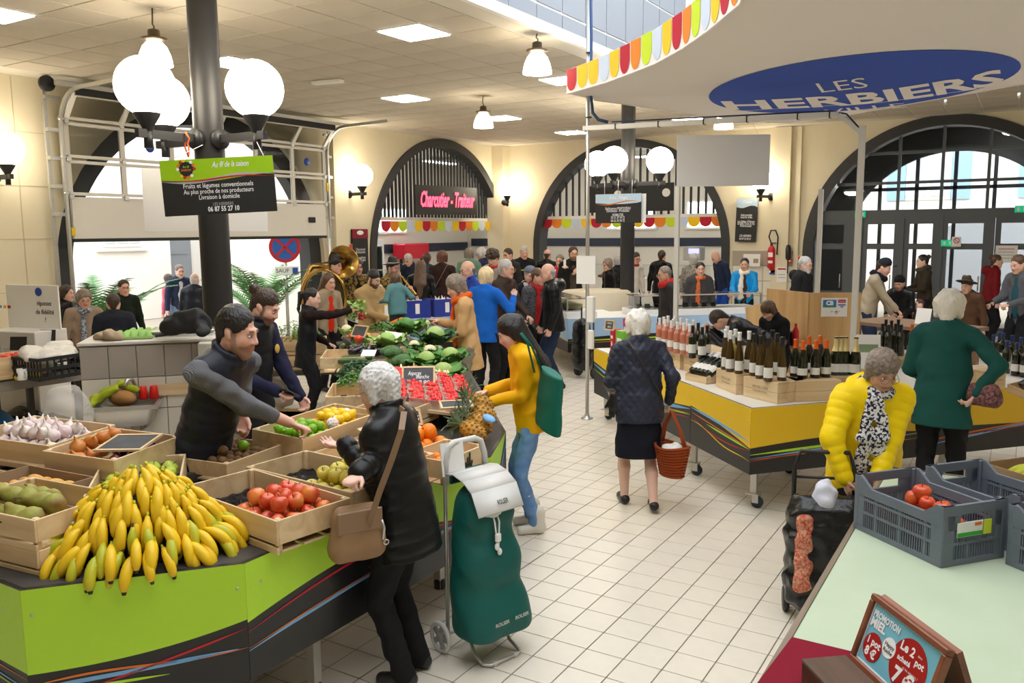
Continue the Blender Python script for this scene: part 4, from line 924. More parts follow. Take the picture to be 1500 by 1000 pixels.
def tray(t,w,d,z,label,x0=0,y0=0):
 N=26;vs=[];fs=[]
 for i in range(N+1):
  for j in range(N+1):x,y=w*(i/N-.5),d*(j/N-.5);vs.append((x0+x,y0+y,z+.014*math.sin(x*75)*math.sin(y*75)+.004*math.sin(x*31+y*17)))
 for i in range(N):
  for j in range(N):a=i*(N+1)+j;fs.append((a,a+N+1,a+N+2,a+1))
 b=mb(M_liner);b.smooth=True;b.add(vs,fs,True);o=b.build('fruit_tray');o.location=t.location;o.rotation_euler=t.rotation_euler;tag(o,label,'tray')
c1=crate('wooden crate of red apples right of the banana heap',-2.98,2.62,ZT,.78,.40,.15,R(172),0);c2=crate('wooden crate of pale yellow apples beside the red apple crate',-2.99,3.05,ZT,.78,.40,.15,R(176),0)
redap=apple_kind('red_apple',fruitmat('apple_red',rgb(200,30,35),rgb(235,150,70),7,.28,coat=.3));yelap=apple_kind('yellow_apple',fruitmat('apple_yellow',rgb(225,205,85),rgb(200,190,75),8,.4))
tray(c1,.74,.36,.05,'black dimpled tray behind the red apples');tray(c2,.74,.36,.05,'black dimpled tray behind the yellow apples')
for c,k,lb,g,nn in((c1,redap,'shiny red apple in the crate beside the bananas','red apples in the crate','red apple'),(c2,yelap,'pale yellow apple in the crate by the black coat','yellow apples in the crate','yellow apple')):
 heap(k,c,.40,.36,.055,.042,lb,'apple',g,layers=2,x0=-.17)
lime=ball_kind('lime',fruitmat('lime_green',rgb(95,160,20),rgb(150,190,40),10,.3),(.032,.029,.029),tip='nub');lemon=ball_kind('lemon',fruitmat('lemon_yellow',rgb(245,205,40),rgb(235,190,25),9,.4,('noise',90,.3)),(.036,.029,.029),tip='nub')
c3=crate('wooden crate of green limes and lemons in front of the vendor',-3.60,3.62,ZT+.08,.78,.36,.15,R(97),R(4));heap(lime,c3,.34,.32,.06,.033,'glossy green lime in the crate before the vendor','lime','limes in the crate',layers=2,x0=-.20,y0=0);heap(lemon,c3,.32,.32,.06,.034,'yellow lemon behind the limes','lemon','lemons in the crate',layers=2,x0=.16)
kiwi=ball_kind('kiwi',fruitmat('kiwi_brown',rgb(125,92,55),rgb(100,72,42),20,.85,('noise',120,.4)),(.032,.026,.026))
c4=crate('low wooden crate of brown kiwis between limes and bananas',-3.66,3.02,ZT+.06,.46,.34,.11,R(97),0);heap(kiwi,c4,.36,.28,.045,.031,'fuzzy brown kiwi in the low crate','kiwi','kiwis in the crate',layers=1);lime(local(c4,(.06,-.02,.125)),(0,0,1),1,'single green lime lying among the kiwis','lime');kiwi(local(c4,(-.06,.02,.12)),(0,0,.4),1.15,'largest kiwi lying on top of the kiwi crate','kiwi')
grap=apple_kind('green_apple',fruitmat('apple_green',rgb(190,205,80),rgb(160,190,60),7,.35));c5=crate('wooden crate of green apples half hidden behind the bananas',-3.62,2.42,ZT+.05,.62,.40,.15,R(140),0)
heap(grap,c5,.56,.34,.06,.042,'pale green apple behind the banana heap','apple','green apples behind the bananas',layers=1)
c6=crate('almost empty wooden crate with one orange by the black coat sleeve',-3.05,3.46,ZT,.60,.38,.13,R(178),0)
garl=MB().m(fruitmat('garlic_white',(.80,.74,.66),(.66,.48,.50),14,.6,('strand',60,.5))).lathe([(1e-4,-.030),(.018,-.030),(.034,-.014),(.036,.004),(.026,.024),(.010,.036),(.006,.052),(.004,.066)],12).build('garlic_bulb');mb(M_stem).lathe([(.012,-.034),(.014,-.028)],8).build('root_disc',garl);garl=Kind(garl)
def onion_kind(name,mt):
 o=mb(mt).lathe([(1e-4,-.036),(.016,-.034),(.034,-.016),(.038,.004),(.030,.022),(.012,.034),(.006,.046),(.003,.060)],14).build(name);mb(M_stem).tube([(0,0,-.036),(.003,0,-.042)],.007,6).build('root_tuft',o);return Kind(o)
onion=onion_kind('onion',fruitmat('onion_skin',rgb(190,110,45),rgb(215,150,80),9,.3));ronion=onion_kind('red_onion',fruitmat('red_onion_skin',rgb(80,18,35),rgb(110,40,60),9,.3))
g1=crate('large wooden crate of garlic at the far left corner',-4.62,2.52,ZT+.13,.66,.42,.15,R(8),R(3));g2=crate('wooden crate of onions and red onions right of the garlic',-4.02,2.56,ZT+.12,.50,.44,.15,R(8),R(3))
heap(garl,g1,.58,.36,.06,.037,'white garlic bulb in the left crate','garlic','garlic bulbs in the crate',layers=2);heap(onion,g2,.20,.38,.06,.038,'brown skinned onion beside the garlic','onion','brown onions in the crate',layers=2,x0=-.12);heap(ronion,g2,.22,.38,.05,.038,'dark red onion around the slate price tag','onion','red onions in the crate',layers=1,x0=.13)
sl=mat('slate_tag',(.05,.055,.06),.7,noise=(12,.5,(.10,.105,.11)))
def pricetag(label,P,rot,w=.22,h=.15,body=sl,lines=(),frame_=True):
 t=thing('price_tag',label,'price tag',P,0);t.rotation_euler=rot
 mb(body).box((0,0,0),(w,h,.006)).build('face',t)
 if frame_:
  for sg in(-1,1):mb(M_pine2).box((0,sg*h/2,0),(w+.016,.014,.012)).build('frame_rail',t);mb(M_pine2).box((sg*w/2,0,0),(.014,h,.012)).build('frame_rail',t)
 for tx,sz,x,y,ww in lines:text(tx,sz,M_sw if body is sl else M_sblk,t,T((x,y,.0045)),shear=.2,width=ww)
 return t
pricetag('slate price tag lying on the red onions',local(g2,(.09,.02,.155)),(R(10),R(-3),R(20)),.26,.19)
pb1=thing('cardboard_box','open cardboard box of potatoes behind the pears','box',(-3.98,2.08,ZT+.05),R(5))
for sg in(-1,1):mb(M_card).box((0,sg*.17,.075),(.48,.006,.15)).build('side_flap',pb1);mb(M_card).box((sg*.24,0,.075),(.006,.34,.15)).build('end_flap',pb1)
mb(M_card).box((0,0,.005),(.48,.34,.008)).build('base',pb1);mb(M_paper).box((.14,-.174,.12),(.14,.003,.05)).build('label',pb1)
pot=ball_kind('potato',fruitmat('potato_skin',rgb(215,165,85),rgb(190,135,65),8,.7,('noise',40,.3)),(.042,.026,.025));heap(pot,pb1,.30,.24,.085,.036,'small yellow potato in the cardboard box','potato','potatoes in the cardboard box',layers=1,x0=.04,ry=.028)
c7b=crate('lower wooden crate under the pear crate',-3.60,1.90,ZT,.58,.40,.10,R(6),0);c7=crate('wooden crate of speckled pears left of the bananas',-3.60,1.90,ZT+.10,.58,.40,.13,R(6),0)
M_pear=fruitmat('pear_skin',rgb(150,155,65),rgb(130,100,55),11,.6,('noise',60,.2));po=mb(M_pear).lathe([(1e-4,-.046),(.014,-.050),(.034,-.040),(.044,-.014),(.042,.008),(.030,.032),(.020,.052),(.016,.068),(.010,.078),(1e-4,.080)],16).build('pear');mb(M_stem).tube([(0,0,.078),(.004,0,.092),(.012,0,.104)],.003,5).build('stem',po);pear=Kind(po)
for i in range(13):
 x,y=-.20+.088*(i%5),-.12+.11*(i//5);pear(local(c7,(x+rnd(-.01,.01),y,.092+.03*(i//5==1))),(R(rnd(60,110)),rnd(-.3,.3),rnd(-2.4,-.4)),rnd(.95,1.15),'speckled green pear in the crate left of the bananas','pear','pears in the crate')
c8=crate('empty wooden crate at the left picture edge',-4.52,2.04,ZT,.50,.36,.14,R(4),0)
c9=crate('wooden crate cut by the left picture edge under the garlic',-4.88,2.16,ZT+.02,.40,.38,.16,R(2),0)
mb(M_topdark).box((0,0,0),(1.5,.5,.10)).build('riser');tag(put(bpy.data.objects['riser'],(-4.4,2.53,ZT+.05),(0,0,R(8))),'dark riser board under the garlic and onion crates','riser')
orange=ball_kind('orange',fruitmat('orange_peel',rgb(240,125,15),rgb(248,145,25),8,.4,('noise',150,.35)),(.043,.043,.042),18,12,'button')
for i,(x,y,z)in enumerate(((-2.98,3.80,.90),(-3.0,3.90,.90),(-2.97,4.0,.90),(-3.08,3.84,.93),(-3.09,3.94,.94),(-3.08,4.04,.93),(-3.18,3.88,.985),(-3.18,3.98,.99),(-3.02,3.95,.975),(-3.03,3.85,.975),(-3.28,3.92,1.03),(-3.26,4.02,1.04),(-3.12,3.90,1.03),(-2.88,3.86,.90),(-3.34,4.0,1.06),(-2.9,3.95,.9))):
 orange((x,y,z+.03),(rnd(-1,1),rnd(-1,1),0),rnd(1.0,1.18),'large orange in the heap left of the pineapples','orange','oranges heaped on the stall')
orange(local(c6,(-.22,.02,.055)),(0,0,0),1.0,'single orange left in the almost empty crate','orange')
mb(M_pine).box((0,0,0),(.50,.44,.03)).build('sloping_board');tag(put(bpy.data.objects['sloping_board'],(-3.14,3.92,.925),(0,R(22),0)),'sloping wooden board under the oranges','board')
def pineapple(loc,rot,label,sc=1.0):
 t=thing('pineapple',label,'pineapple',loc);t.rotation_euler=rot;t.scale=(sc,)*3
 b=mb(fruitmat('pineapple_skin',rgb(205,150,40),rgb(150,105,40),16,.55));b.ell((0,0,.085),(.058,.058,.092),20,12);b.build('fruit',t)
 e=mb(fruitmat('pineapple_eye',rgb(190,130,45),rgb(110,85,40),30,.6))
 for r_ in range(9):
  th=math.pi*(r_+1)/10;n=max(5,int(13*math.sin(th)))
  for k in range(n):
   a=2*math.pi*(k+.5*(r_%2))/n;p=(.058*math.sin(th)*math.cos(a),.058*math.sin(th)*math.sin(a),.085-.092*math.cos(th));q=Vector((p[0],p[1],(p[2]-.085)*.5)).normalized()
   Q=q.to_track_quat('Z','Y').to_matrix().to_4x4();Q.translation=Vector(p);e.add([(-.013,0,0),(0,-.012,0),(.013,0,0),(0,.012,0),(0,0,.009)],[(0,1,4),(1,2,4),(2,3,4),(3,0,4)],False,Q)
 e.build('eyes',t,'stuff')
 M_pl=mat('pineapple_leaf',(.10,.17,.08),.5,noise=(18,.8,(.22,.28,.16)))
 for k in range(26):
  a=k*2.4;el=1.45-.045*k+rnd(-.1,.1);L=.07+.085*math.sin(min(1,k/14)*1.57);b=mb(M_pl);pts=[]
  for i in range(5):
   f=i/4;bend=el-.5*f*f;pts.append(Vector((math.cos(a)*L*f*math.cos(bend),math.sin(a)*L*f*math.cos(bend),.165+L*f*math.sin(bend)+.01*k/26)))
  sd=Vector((-math.sin(a),math.cos(a),0));w=.013
  for i in range(4):
   w0,w1=w*(1-(i/4)**1.5),w*(1-((i+1)/4)**1.5)+.0005;dn=Vector((0,0,-.004));b.quad(pts[i]-sd*w0,pts[i]+dn,pts[i+1]+dn,pts[i+1]-sd*w1);b.quad(pts[i]+dn,pts[i]+sd*w0,pts[i+1]+sd*w1,pts[i+1]+dn)
  b.build('leaf',t)
 return t
for loc,rz,lb in(((-2.80,4.22,.93),2.75,'pineapple lying nearest the counter corner with blue tag'),((-2.84,4.36,.95),2.9,'second pineapple from the counter corner'),((-2.90,4.50,.98),3.0,'third pineapple, below the yellow jacket'),((-3.0,4.62,1.02),3.05,'last pineapple, nearest the strawberries')):
 p=pineapple(loc,(0,0,0),lb,1.05);p.rotation_euler=(R(rnd(-8,8)),R(-70),rz-2.95)
o=mb(M_sb).ell((0,0,0),(.05,.03,.012),10,6).build('blue_tag');tag(put(o,(-2.83,4.33,1.03),(R(30),R(20),0)),'blue and white tag on the pineapples','tag')
cb_=crate('pale wooden box of clementines behind the white card',-2.72,3.70,ZT,.40,.28,.14,R(90),0,mt=M_pine2);mb(M_sblk).box((-.0,-.1455,.05),(.12,.002,.035)).build('printed_city',cb_)
for i in range(7):mb(M_sblk).box((-.06+.02*i,-.1455,.075+.012*(i%3)),(.012,.002,.02+.024*(i%3))).build('printed_city',cb_)
clem=ball_kind('clementine',MATS['orange_peel'],(.030,.030,.026),14,9,'button');heap(clem,cb_,.26,.20,.05,.033,'small clementine in the pale wooden box','clementine','clementines in the box',layers=1,x0=-.05)
pricetag('blank white card standing in the clementine box',on_z(663,672,1.03),(R(80),0,R(60)),.13,.17,M_paper,(),False)
pricetag('small black price slate reading a price beside the black coat collar',on_z(602,612,1.08),(R(60),0,R(60)),.12,.09,sl,(('1,45',.05,.01,-.01,.07),))
pricetag('black price slate tilted above the oranges',on_z(668,592,1.08),(R(14),0,R(45)),.20,.10,sl)
M_pun=mat('clear_punnet',(.9,.75,.72),.1,trans=.0,alpha=.35);M_straw=fruitmat('strawberry_red',rgb(205,22,25),rgb(225,45,40),30,.3,('vor',90,.4))
sb=mb(M_straw).lathe([(1e-4,-.020),(.008,-.016),(.015,-.002),(.0165,.008),(.010,.015),(1e-4,.016)],9).build('strawberry');lf=mb(M_leaf)
for k in range(5):a=k*1.2566;lf.add([(0,0,.016),(.010*math.cos(a-.4),.010*math.sin(a-.4),.0175),(.017*math.cos(a),.017*math.sin(a),.014),(.010*math.cos(a+.4),.010*math.sin(a+.4),.0175)],[(0,1,2,3)],False)
lf.build('calyx',sb);berry_me=sb.data
def punnet(P,rot):
 t=thing('strawberry_punnet','clear punnet full of red strawberries on the sloping rack','punnet',P,0,'punnets of strawberries');t.rotation_euler=rot
 b=mb(M_pun);h=.065
 for(x0,y0),(x1,y1)in(((-1,-1),(1,-1)),((1,-1),(1,1)),((1,1),(-1,1)),((-1,1),(-1,-1))):b.quad((x0*.065,y0*.045,0),(x1*.065,y1*.045,0),(x1*.078,y1*.056,h),(x0*.078,y0*.056,h))
 b.quad((-.065,-.045,0),(-.065,.045,0),(.065,.045,0),(.065,-.045,0));b.tube([(-.078,-.056,h),(.078,-.056,h),(.078,.056,h),(-.078,.056,h)],.0025,5,closed=True);b.build('tray',t)
 for i in range(13):
  o=bpy.data.objects.new('strawberry',berry_me);C.objects.link(o);o.parent=t;put(o,(-.050+.033*(i%4)+rnd(-.006,.006),-.036+.024*(i//4%4)+rnd(-.005,.005),.052+rnd(0,.018)),(rnd(-2,2),rnd(-2,2),rnd(0,6)),rnd(1.0,1.3))
  if i==0:
   pass
 return t
bpy.data.objects.remove(bpy.data.objects['calyx']);bpy.data.objects.remove(sb)
so=Vector((-3.30,4.62,.95));sx_=Vector((.64,-.77,0)).normalized()*-1;sy_=Vector((-.77,-.64,0)).normalized();tl=R(10)
rk=mb(M_pine).box((0,0,0),(1.25,.62,.02)).build('sloping_rack');rmx=frame(so+sx_*.58+sy_*.15+Vector((0,0,.03)),sx_,sy_*math.cos(tl)+Vector((0,0,math.sin(tl))),sx_.cross(sy_*math.cos(tl)+Vector((0,0,math.sin(tl)))));rk.matrix_world=rmx;tag(rk,'sloping wooden rack under the strawberry punnets','rack')
for i in range(7):
 for j in range(5):
  P=rmx@Vector((-.53+.175*i,-.25+.124*j,.012));punnet(P,rmx.to_euler())
  # ==== PEOPLE
SKIN=dict(fair=(.72,.42,.31),pale=(.78,.50,.40),tan=(.58,.33,.22),olive=(.62,.38,.26))
M_skin=mat('skin',(.7,.45,.34),.48,sss=.12,attr='Col',bump=('noise',90,.04))
M_eyew=mat('eye_white',(.80,.78,.75),.2);M_iris=mat('eye_dark',(.035,.022,.015),.15)
M_glasses=mat('spectacle_rim',(.30,.20,.10),.3,metal=.6);M_lens=mat('spectacle_lens',(.95,.95,.95),.03,trans=1.0,ior=1.02)
HAIRC=dict(black=(.012,.010,.009),darkbrown=(.035,.020,.013),brown=(.085,.045,.025),auburn=(.09,.03,.018),grey=(.40,.39,.38),white=(.78,.74,.66),blond=(.62,.46,.27),greybrown=(.19,.15,.12),silver=(.56,.55,.54))
def hairmat(n):return mat('hair_'+n,HAIRC[n],.42,noise=(38,.5,tuple(min(1,c*1.9+.012)for c in HAIRC[n])),bump=('strand',120,.6))
def cloth(n,col,rough=.8,bump=None,noise=None,sheen=.0,coat=0):return mat('cloth_'+n,col,rough,spec=.22,bump=bump or('noise',220,.12),noise=noise,sheen=sheen,coat=coat)
def rotx(a):return np.array([[1,0,0],[0,math.cos(a),-math.sin(a)],[0,math.sin(a),math.cos(a)]])
def rotz(a):return np.array([[math.cos(a),-math.sin(a),0],[math.sin(a),math.cos(a),0],[0,0,1]])
def roty(a):return np.array([[math.cos(a),0,math.sin(a)],[0,1,0],[-math.sin(a),0,math.cos(a)]])
nrm=lambda v:np.array(v,float)/max(1e-9,np.linalg.norm(v))
def ik(S_,T_,l1,l2,pole):
 d=T_-S_;L=np.linalg.norm(d)
 if L>(l1+l2)*.995:T_=S_+d/L*(l1+l2)*.995;L=(l1+l2)*.995;d=T_-S_
 u=d/L;a=(l1*l1-l2*l2+L*L)/(2*L);h=math.sqrt(max(0,l1*l1-a*a));p=np.array(pole,float);p=p-u*(p@u)
 return S_+u*a+nrm(p)*h,T_
VOX={'h':(.0066,.0076),'m':(.0105,.0125),'f':(.0145,.0165)}
def person(label,at,h=1.7,face=0,look=0,pitch=8,lean=4,roll=0,skin='fair',hair=('short','brown'),top=None,legs=None,shoes=((.02,.02,.02),'shoe'),L='hang',Rr='hang',girth=1.0,lod='m',base=0.0,step=.0,extras=(),age=0,beard=None,glasses=None,curl=(25,25),elbow=None,turn=0,d=None,cat='person',palm=(None,None),group=None,hdir=(None,None)):
 if d:
  le=math.radians(lean);r1=.93+math.cos(le)*.58+math.cos(math.radians(pitch)+le*.55+.01)*.22
  h=1.75*(on_d(at[0],at[1],d).z-base)/(r1+.017)
 s=h/1.75;vb,vc=VOX[lod]
 A=lambda*p:np.array(p,float)
 le=math.radians(lean);RB=rotx(-le)@rotz(0)
 pel=A(0,0,.93*s);up=RB@A(0,0,1)
 T_=lambda x,y,z:pel+RB@(rotz(math.radians(turn))@A(x,y,z)*s)
 chest,neckb=T_(0,0,.33),T_(0,-.01,.53)
 RH=rotz(math.radians(look+turn))@rotx(-math.radians(pitch)-le*.55)@roty(math.radians(roll))
 hc=neckb+RB@A(0,.028,.05)*s+RH@A(0,.012,.095)*s
 H=lambda x,y,z:hc+RH@A(x,y,z)*s
 topz=H(0,-.01,.125)
 htop=topz[2]+base
 P=on_z(at[0],at[1],htop)
 tocam=Vector((-P.x,-P.y)).normalized();rt=Vector((-tocam.y,tocam.x));f=math.radians(face)
 fw=tocam*math.cos(f)+rt*math.sin(f)
 rz=math.atan2(-fw.x,fw.y);Rz=rotz(rz)
 off=Rz@A(topz[0],topz[1],0);root=A(P.x,P.y,base)-off;root[2]=base
 hd=P.x*_sy+P.y*_cy
 def loc(w):return Rz.T@(A(*w)-root)
 t=thing('person',label,cat,tuple(root),rz,group)
 arms=[]
 for sd,spec,cu,pm in((-1,L,curl[0],palm[0]),(1,Rr,curl[1],palm[1])):
  Sh=T_(sd*.178*(.94+.06*girth),.0,.475)
  pole=A(sd*.35,-.7,-.6)
  if spec=='hang':W_=T_(sd*.27,.05,-.06)
  elif spec=='bent':W_=T_(sd*.15,.33,.16)
  elif spec=='fold':W_=T_(sd*.02,.24,.20)
  elif spec=='back':W_=T_(sd*.12,-.2,.05)
  elif spec=='hip':W_=T_(sd*.22,-.05,.10);pole=A(sd*1.,-.5,.1)
  elif spec=='pocket':W_=T_(sd*.23,.10,.02);pole=A(sd*.7,-.8,0)
  elif spec[0]=='p':W_=loc(on_d(spec[1],spec[2],hd+spec[3]))
  else:W_=T_(*spec)
  if elbow and elbow[0]==sd:pole=A(*elbow[1:])
  E,W_=ik(Sh,W_,.285*s,.255*s,pole);arms.append((sd,Sh,E,W_,cu,pm))
 LG=[]
 for sd in(-1,1):
  hip=A(sd*.088*s,0,.90*s);ank=A(sd*(.10)*s,(step*sd)*s-.02,.075*s)
  if abs(step)>.01 and sd*step<0:ank[2]+=.02
  K,ank=ik(hip,ank,.44*s,.42*s,A(sd*.1,1,0));LG.append((sd,hip,K,ank))
  # ---- body: one continuous surface
 sk=SKIN[skin];dk=tuple(c*.62 for c in sk);lipc=(sk[0]*.72,sk[1]*.42,sk[2]*.42);brow=HAIRC[hair[1]]if hair[1]not in('white','silver','blond')else(.30,.22,.15)
 B=SDF();q=.84
 B.ell(H(0,-.014,.034),A(.075,.093,.089)*s,.02,RH.T);B.ell(H(0,.026,-.03),A(.060,.064,.082)*s,.03,RH.T)
 for sx in(-1,1):
  B.cap(H(sx*.054,.0,-.045),H(sx*.02,.055,-.098),.024*s,.021*s,.03);B.ell(H(sx*.038,.055,-.028),A(.026,.024,.028)*s,.025,RH.T)
  B.ell(H(sx*.077,-.012,-.008),A(.010,.021,.033)*s,.006,RH.T)
 B.cap(H(-.012,.062,-.102),H(.012,.062,-.102),.022*s,k=.02)
 B.cap(H(-.034,.077,.022),H(.034,.077,.022),.013*s,k=.02)
 for sx in(-1,1):B.ell(H(sx*.032,.096,.002),A(.019,.017,.011)*s,.012,RH.T,op='-')
 B.cap(H(0,.084,.012),H(0,.103,-.029),.0078*s,.0118*s,.012)
 for sx in(-1,1):B.ell(H(sx*.013,.094,-.035),A(.0085,.011,.0075)*s,.008,RH.T)
 B.cap(H(-.019,.083,-.059),H(.019,.083,-.059),.0085*s,k=.008);B.cap(H(-.016,.084,-.070),H(.016,.084,-.070),.0085*s,k=.008)
 B.cap(H(-.02,.0845,-.0645),H(.02,.0845,-.0645),.0022*s,k=.004,op='-')
 B.cap(neckb-RB@A(0,0,.03)*s,H(0,-.018,-.05),.058*s,.054*s,.03)
 gb=min(1.15,girth)
 B.cap(T_(0,0,.02),T_(0,.005,.22),.135*s*gb*q,.125*s*gb*q,.05,.68);B.cap(T_(0,0,.20),T_(0,-.005,.42),.125*s*gb*q,.135*s*gb*q,.05,.68)
 B.cap(T_(-.14,0,.47),T_(.14,0,.47),.06*s*q,k=.05)
 for sd,hip,K,ank in LG:
  lr=1.0 if(legs and legs.get('kind')=='skirt')else.74
  B.cap(hip,K,.080*s*q,.054*s*lr,.03);B.cap(K,K*.62+ank*.38+A(0,-.012*(lr>.9),0)*s,.052*s*lr,.054*s*lr,.02);B.cap(K*.62+ank*.38+A(0,-.012*(lr>.9),0)*s,ank,.054*s*lr,.036*s*lr,.02)
  B.cap(ank+A(0,-.03,-.03)*s,ank+A(sd*.015,.13,-.05)*s,.032*s,.022*s,.02)
 for sd,Sh,E,W_,cu,pm in arms:
  B.cap(Sh,E,.048*s*q,.040*s*q,.02);B.cap(E,W_,.040*s*.95,.027*s,.015)
  D=nrm(W_-E)if hdir[sd>0]is None else nrm(hdir[sd>0]);N=A(*pm)if pm is not None else(A(-sd,0,0)if spec=='x' or D[2]<-.75 else A(-sd*.3,0,-1));N=nrm(N-D*(N@D));lt=np.cross(D,N)*sd*1.0
  pc=W_+D*.085*s
  B.cap(W_+D*.01*s,pc,.030*s,.040*s,.012,.42,N)
  nseg=3 if lod=='h' else 2
  for fi,(ox,ln)in enumerate(((.030,.072),(.010,.083),(-.010,.078),(-.029,.060))):
   p=pc+lt*ox*s-D*.012*s;dr=nrm(D+lt*ox*2.2);n_=N.copy();ca=math.radians(cu*(1+.12*fi))
   for g in range(nseg):
    dn=dr*math.cos(ca)+n_*math.sin(ca);n_=n_*math.cos(ca)-dr*math.sin(ca);dr=dn
    p2=p+dr*ln*s*(.46 if g==0 else.30 if nseg==3 else.5);B.cap(p,p2,(.0098-.0007*g)*s,(.0092-.0007*g)*s,.004);p=p2
  p=W_+D*.03*s+lt*.028*s;dr=nrm(D*.75+lt*.65+N*.35);p2=p+dr*.04*s;B.cap(p,p2,.013*s,.011*s,.01);B.cap(p2,p2+nrm(D*.9+lt*.25+N*.4)*.032*s,.0108*s,.009*s,.004)
 lipp=lipc
 if beard:
  bc=tuple(sk[i]*(1-beard[1])+HAIRC[beard[0]][i]*beard[1]for i in range(3))
  B.ell(H(0,.045,-.092),A(.072,.070,.046)*s,.01,RH.T,bc,'p');B.cap(H(-.026,.092,-.050),H(.026,.092,-.050),.008*s,col=bc,op='p')
  for sx in(-1,1):B.cap(H(sx*.068,.012,-.005),H(sx*.060,.022,-.075),.011*s,col=bc,op='p')
 B.cap(H(-.018,.092,-.064),H(.018,.092,-.064),.0085*s,col=lipp,op='p')
 for sx in(-1,1):
  B.cap(H(sx*.018,.093,.0225),H(sx*.045,.082,.0245),.0034*s,col=brow,op='p')
  B.ell(H(sx*.032,.082,.002),A(.016,.012,.0075)*s,.01,RH.T,dk if lod!='f' else(.05,.03,.025),'p')
  B.ell(H(sx*.045,.07,-.03),A(.02,.02,.018)*s,.01,RH.T,(sk[0]*.98,sk[1]*.86,sk[2]*.84),'p')
 sdf_obj('body',B,vb,M_skin,t,sk)
 Hm=Matrix(((RH[0,0],RH[0,1],RH[0,2],hc[0]),(RH[1,0],RH[1,1],RH[1,2],hc[1]),(RH[2,0],RH[2,1],RH[2,2],hc[2]),(0,0,0,1)))@Matrix.Scale(s,4)
 if lod!='f':
  e=mb(M_eyew)
  for sx in(-1,1):e.m(M_eyew).ell((sx*.032,.0780,.0010),(.0130,.010,.0062),12,8,Hm);e.m(M_iris).ell((sx*.032,.0842,.0008),(.0068,.0058,.0062),10,6,Hm)
  e.build('eyes',t)
 if glasses:
  g=mb(glasses if glasses is not True else M_glasses)
  for sx in(-1,1):
   g.tube([tuple(Hm@Vector((sx*.034+.024*math.cos(a),.107,-.004+.020*math.sin(a))))for a in np.linspace(0,2*math.pi,17)[:-1]],.0016*s*(1 if lod=='h' else 1.6),5,closed=True)
   g.tube([tuple(Hm@Vector(p))for p in((sx*.058,.105,.0),(sx*.080,.03,.004),(sx*.082,-.02,.0))],.0018*s,5)
  g.tube([tuple(Hm@Vector(p))for p in((-.011,.107,0),(0,.111,.003),(.011,.107,0))],.0016*s,5);g.build('glasses',t)
  # ---- hair
 st,hcn=hair;hm=hairmat(hcn)
 if st not in('none',):
  K_=SDF();vol={'short':0.006,'crop':.002,'bob':.014,'long':.010,'bun':.004,'pony':.003,'fluffy':.022,'curly':.03,'rim':.003,'wave':.016}.get(st,.006)
  K_.ell(H(0,-.020,.040),A(.080+vol,.094+vol,.090+vol*1.1)*s,.02,RH.T)
  if st in('bob','fluffy','curly','wave','long'):
   for sx in(-1,1):K_.cap(H(sx*(.066+vol*.5),-.015,.05),H(sx*(.070+vol*.4),-.012,-.05 if st!='curly' else.02),.030*s,.026*s,.03)
   K_.cap(H(0,-.075,.03),H(0,-.065,-.07 if st!='curly' else-.01),.055*s,.05*s,.03)
  else:K_.cap(H(0,-.062,.02),H(0,-.058,-.055),.055*s,.042*s,.02)
  if st=='long':
   for sx in(-1,1):K_.cap(H(sx*.062,-.05,.0),T_(sx*.095,-.150,.36),.040*s,.030*s,.03)
   K_.cap(H(0,-.085,.02),T_(0,-.165,.36),.066*s,.07*s,.04,.6);K_.cap(T_(0,-.165,.36),T_(0,-.165,.16),.07*s,.045*s,.03,.5)
  if st=='fluffy':
   rn=random.Random(int(at[0]))
   for _ in range(26):
    a,b_=rn.uniform(0,6.28),rn.uniform(-.1,1.3);p=(.093*math.cos(a)*math.cos(b_),-.02+.105*math.sin(a)*math.cos(b_),.04+.105*math.sin(b_))
    if p[1]>.055 and p[2]<.075:continue
    K_.ell(H(*p),A(.022,.022,.020)*s,.016)
  if st=='curly':
   rn=random.Random(3)
   for _ in range(30):
    a,b_=rn.uniform(0,6.28),rn.uniform(.1,1.4);p=(.10*math.cos(a)*math.cos(b_),-.01+.11*math.sin(a)*math.cos(b_),.055+.10*math.sin(b_))
    if p[1]>.07 and p[2]<.07:continue
    K_.ell(H(*p),A(.024,.024,.022)*s,.008)
  fz={'short':.080,'crop':.082,'bun':.084,'pony':.084,'long':.080,'bob':.066,'curly':.078,'fluffy':.074,'wave':.070}.get(st,.078)
  K_.ell(H(0,.092,fz-.125),A(.074,.082,.125)*s,.010,RH.T,op='-')
  for sx in(-1,1):
   if st not in('bob','long','wave','fluffy'):K_.box(H(sx*.09,.050,-.060),A(.05,.062,.070)*s,.012,RH.T);K_.ell(H(sx*.08,-.008,-.01),A(.022,.026,.038)*s,.008,RH.T,op='-')
  if st not in('long',):K_.cut(H(0,0,-.088 if st not in('bob','wave')else-.105),RH@A(0,.25,-1),.012)
  if st=='rim':K_.ell(H(0,.01,.09),A(.12,.14,.072)*s,.01,RH.T,op='-')
  sdf_obj('hair',K_,vb if st in('fluffy','curly')or lod!='h' else vb*.9,hm,t,wob=.0012 if st=='long' else.0022 if st in('fluffy','short','bun')else.004 if lod=='h' else.003,wf=150 if lod=='h' else 110)
  if st=='bun':G=SDF().ell(H(.0,-.118,.075),A(.045,.042,.042)*s);G.cap(H(0,-.08,.06),H(0,-.11,.07),.03*s,k=.02);sdf_obj('hair_bun',G,vb,hm,t,wob=.004,wf=100)
  if st=='pony':G=SDF().cap(H(0,-.085,.055),H(0,-.145,.03),.026*s,.034*s,.02).cap(H(0,-.145,.03),H(0,-.15,-.16),.036*s,.020*s,.02).cap(H(0,-.15,-.16),H(0,-.13,-.24),.02*s,.008*s,.02);sdf_obj('ponytail',G,vb,hm,t,wob=.003,wf=90)
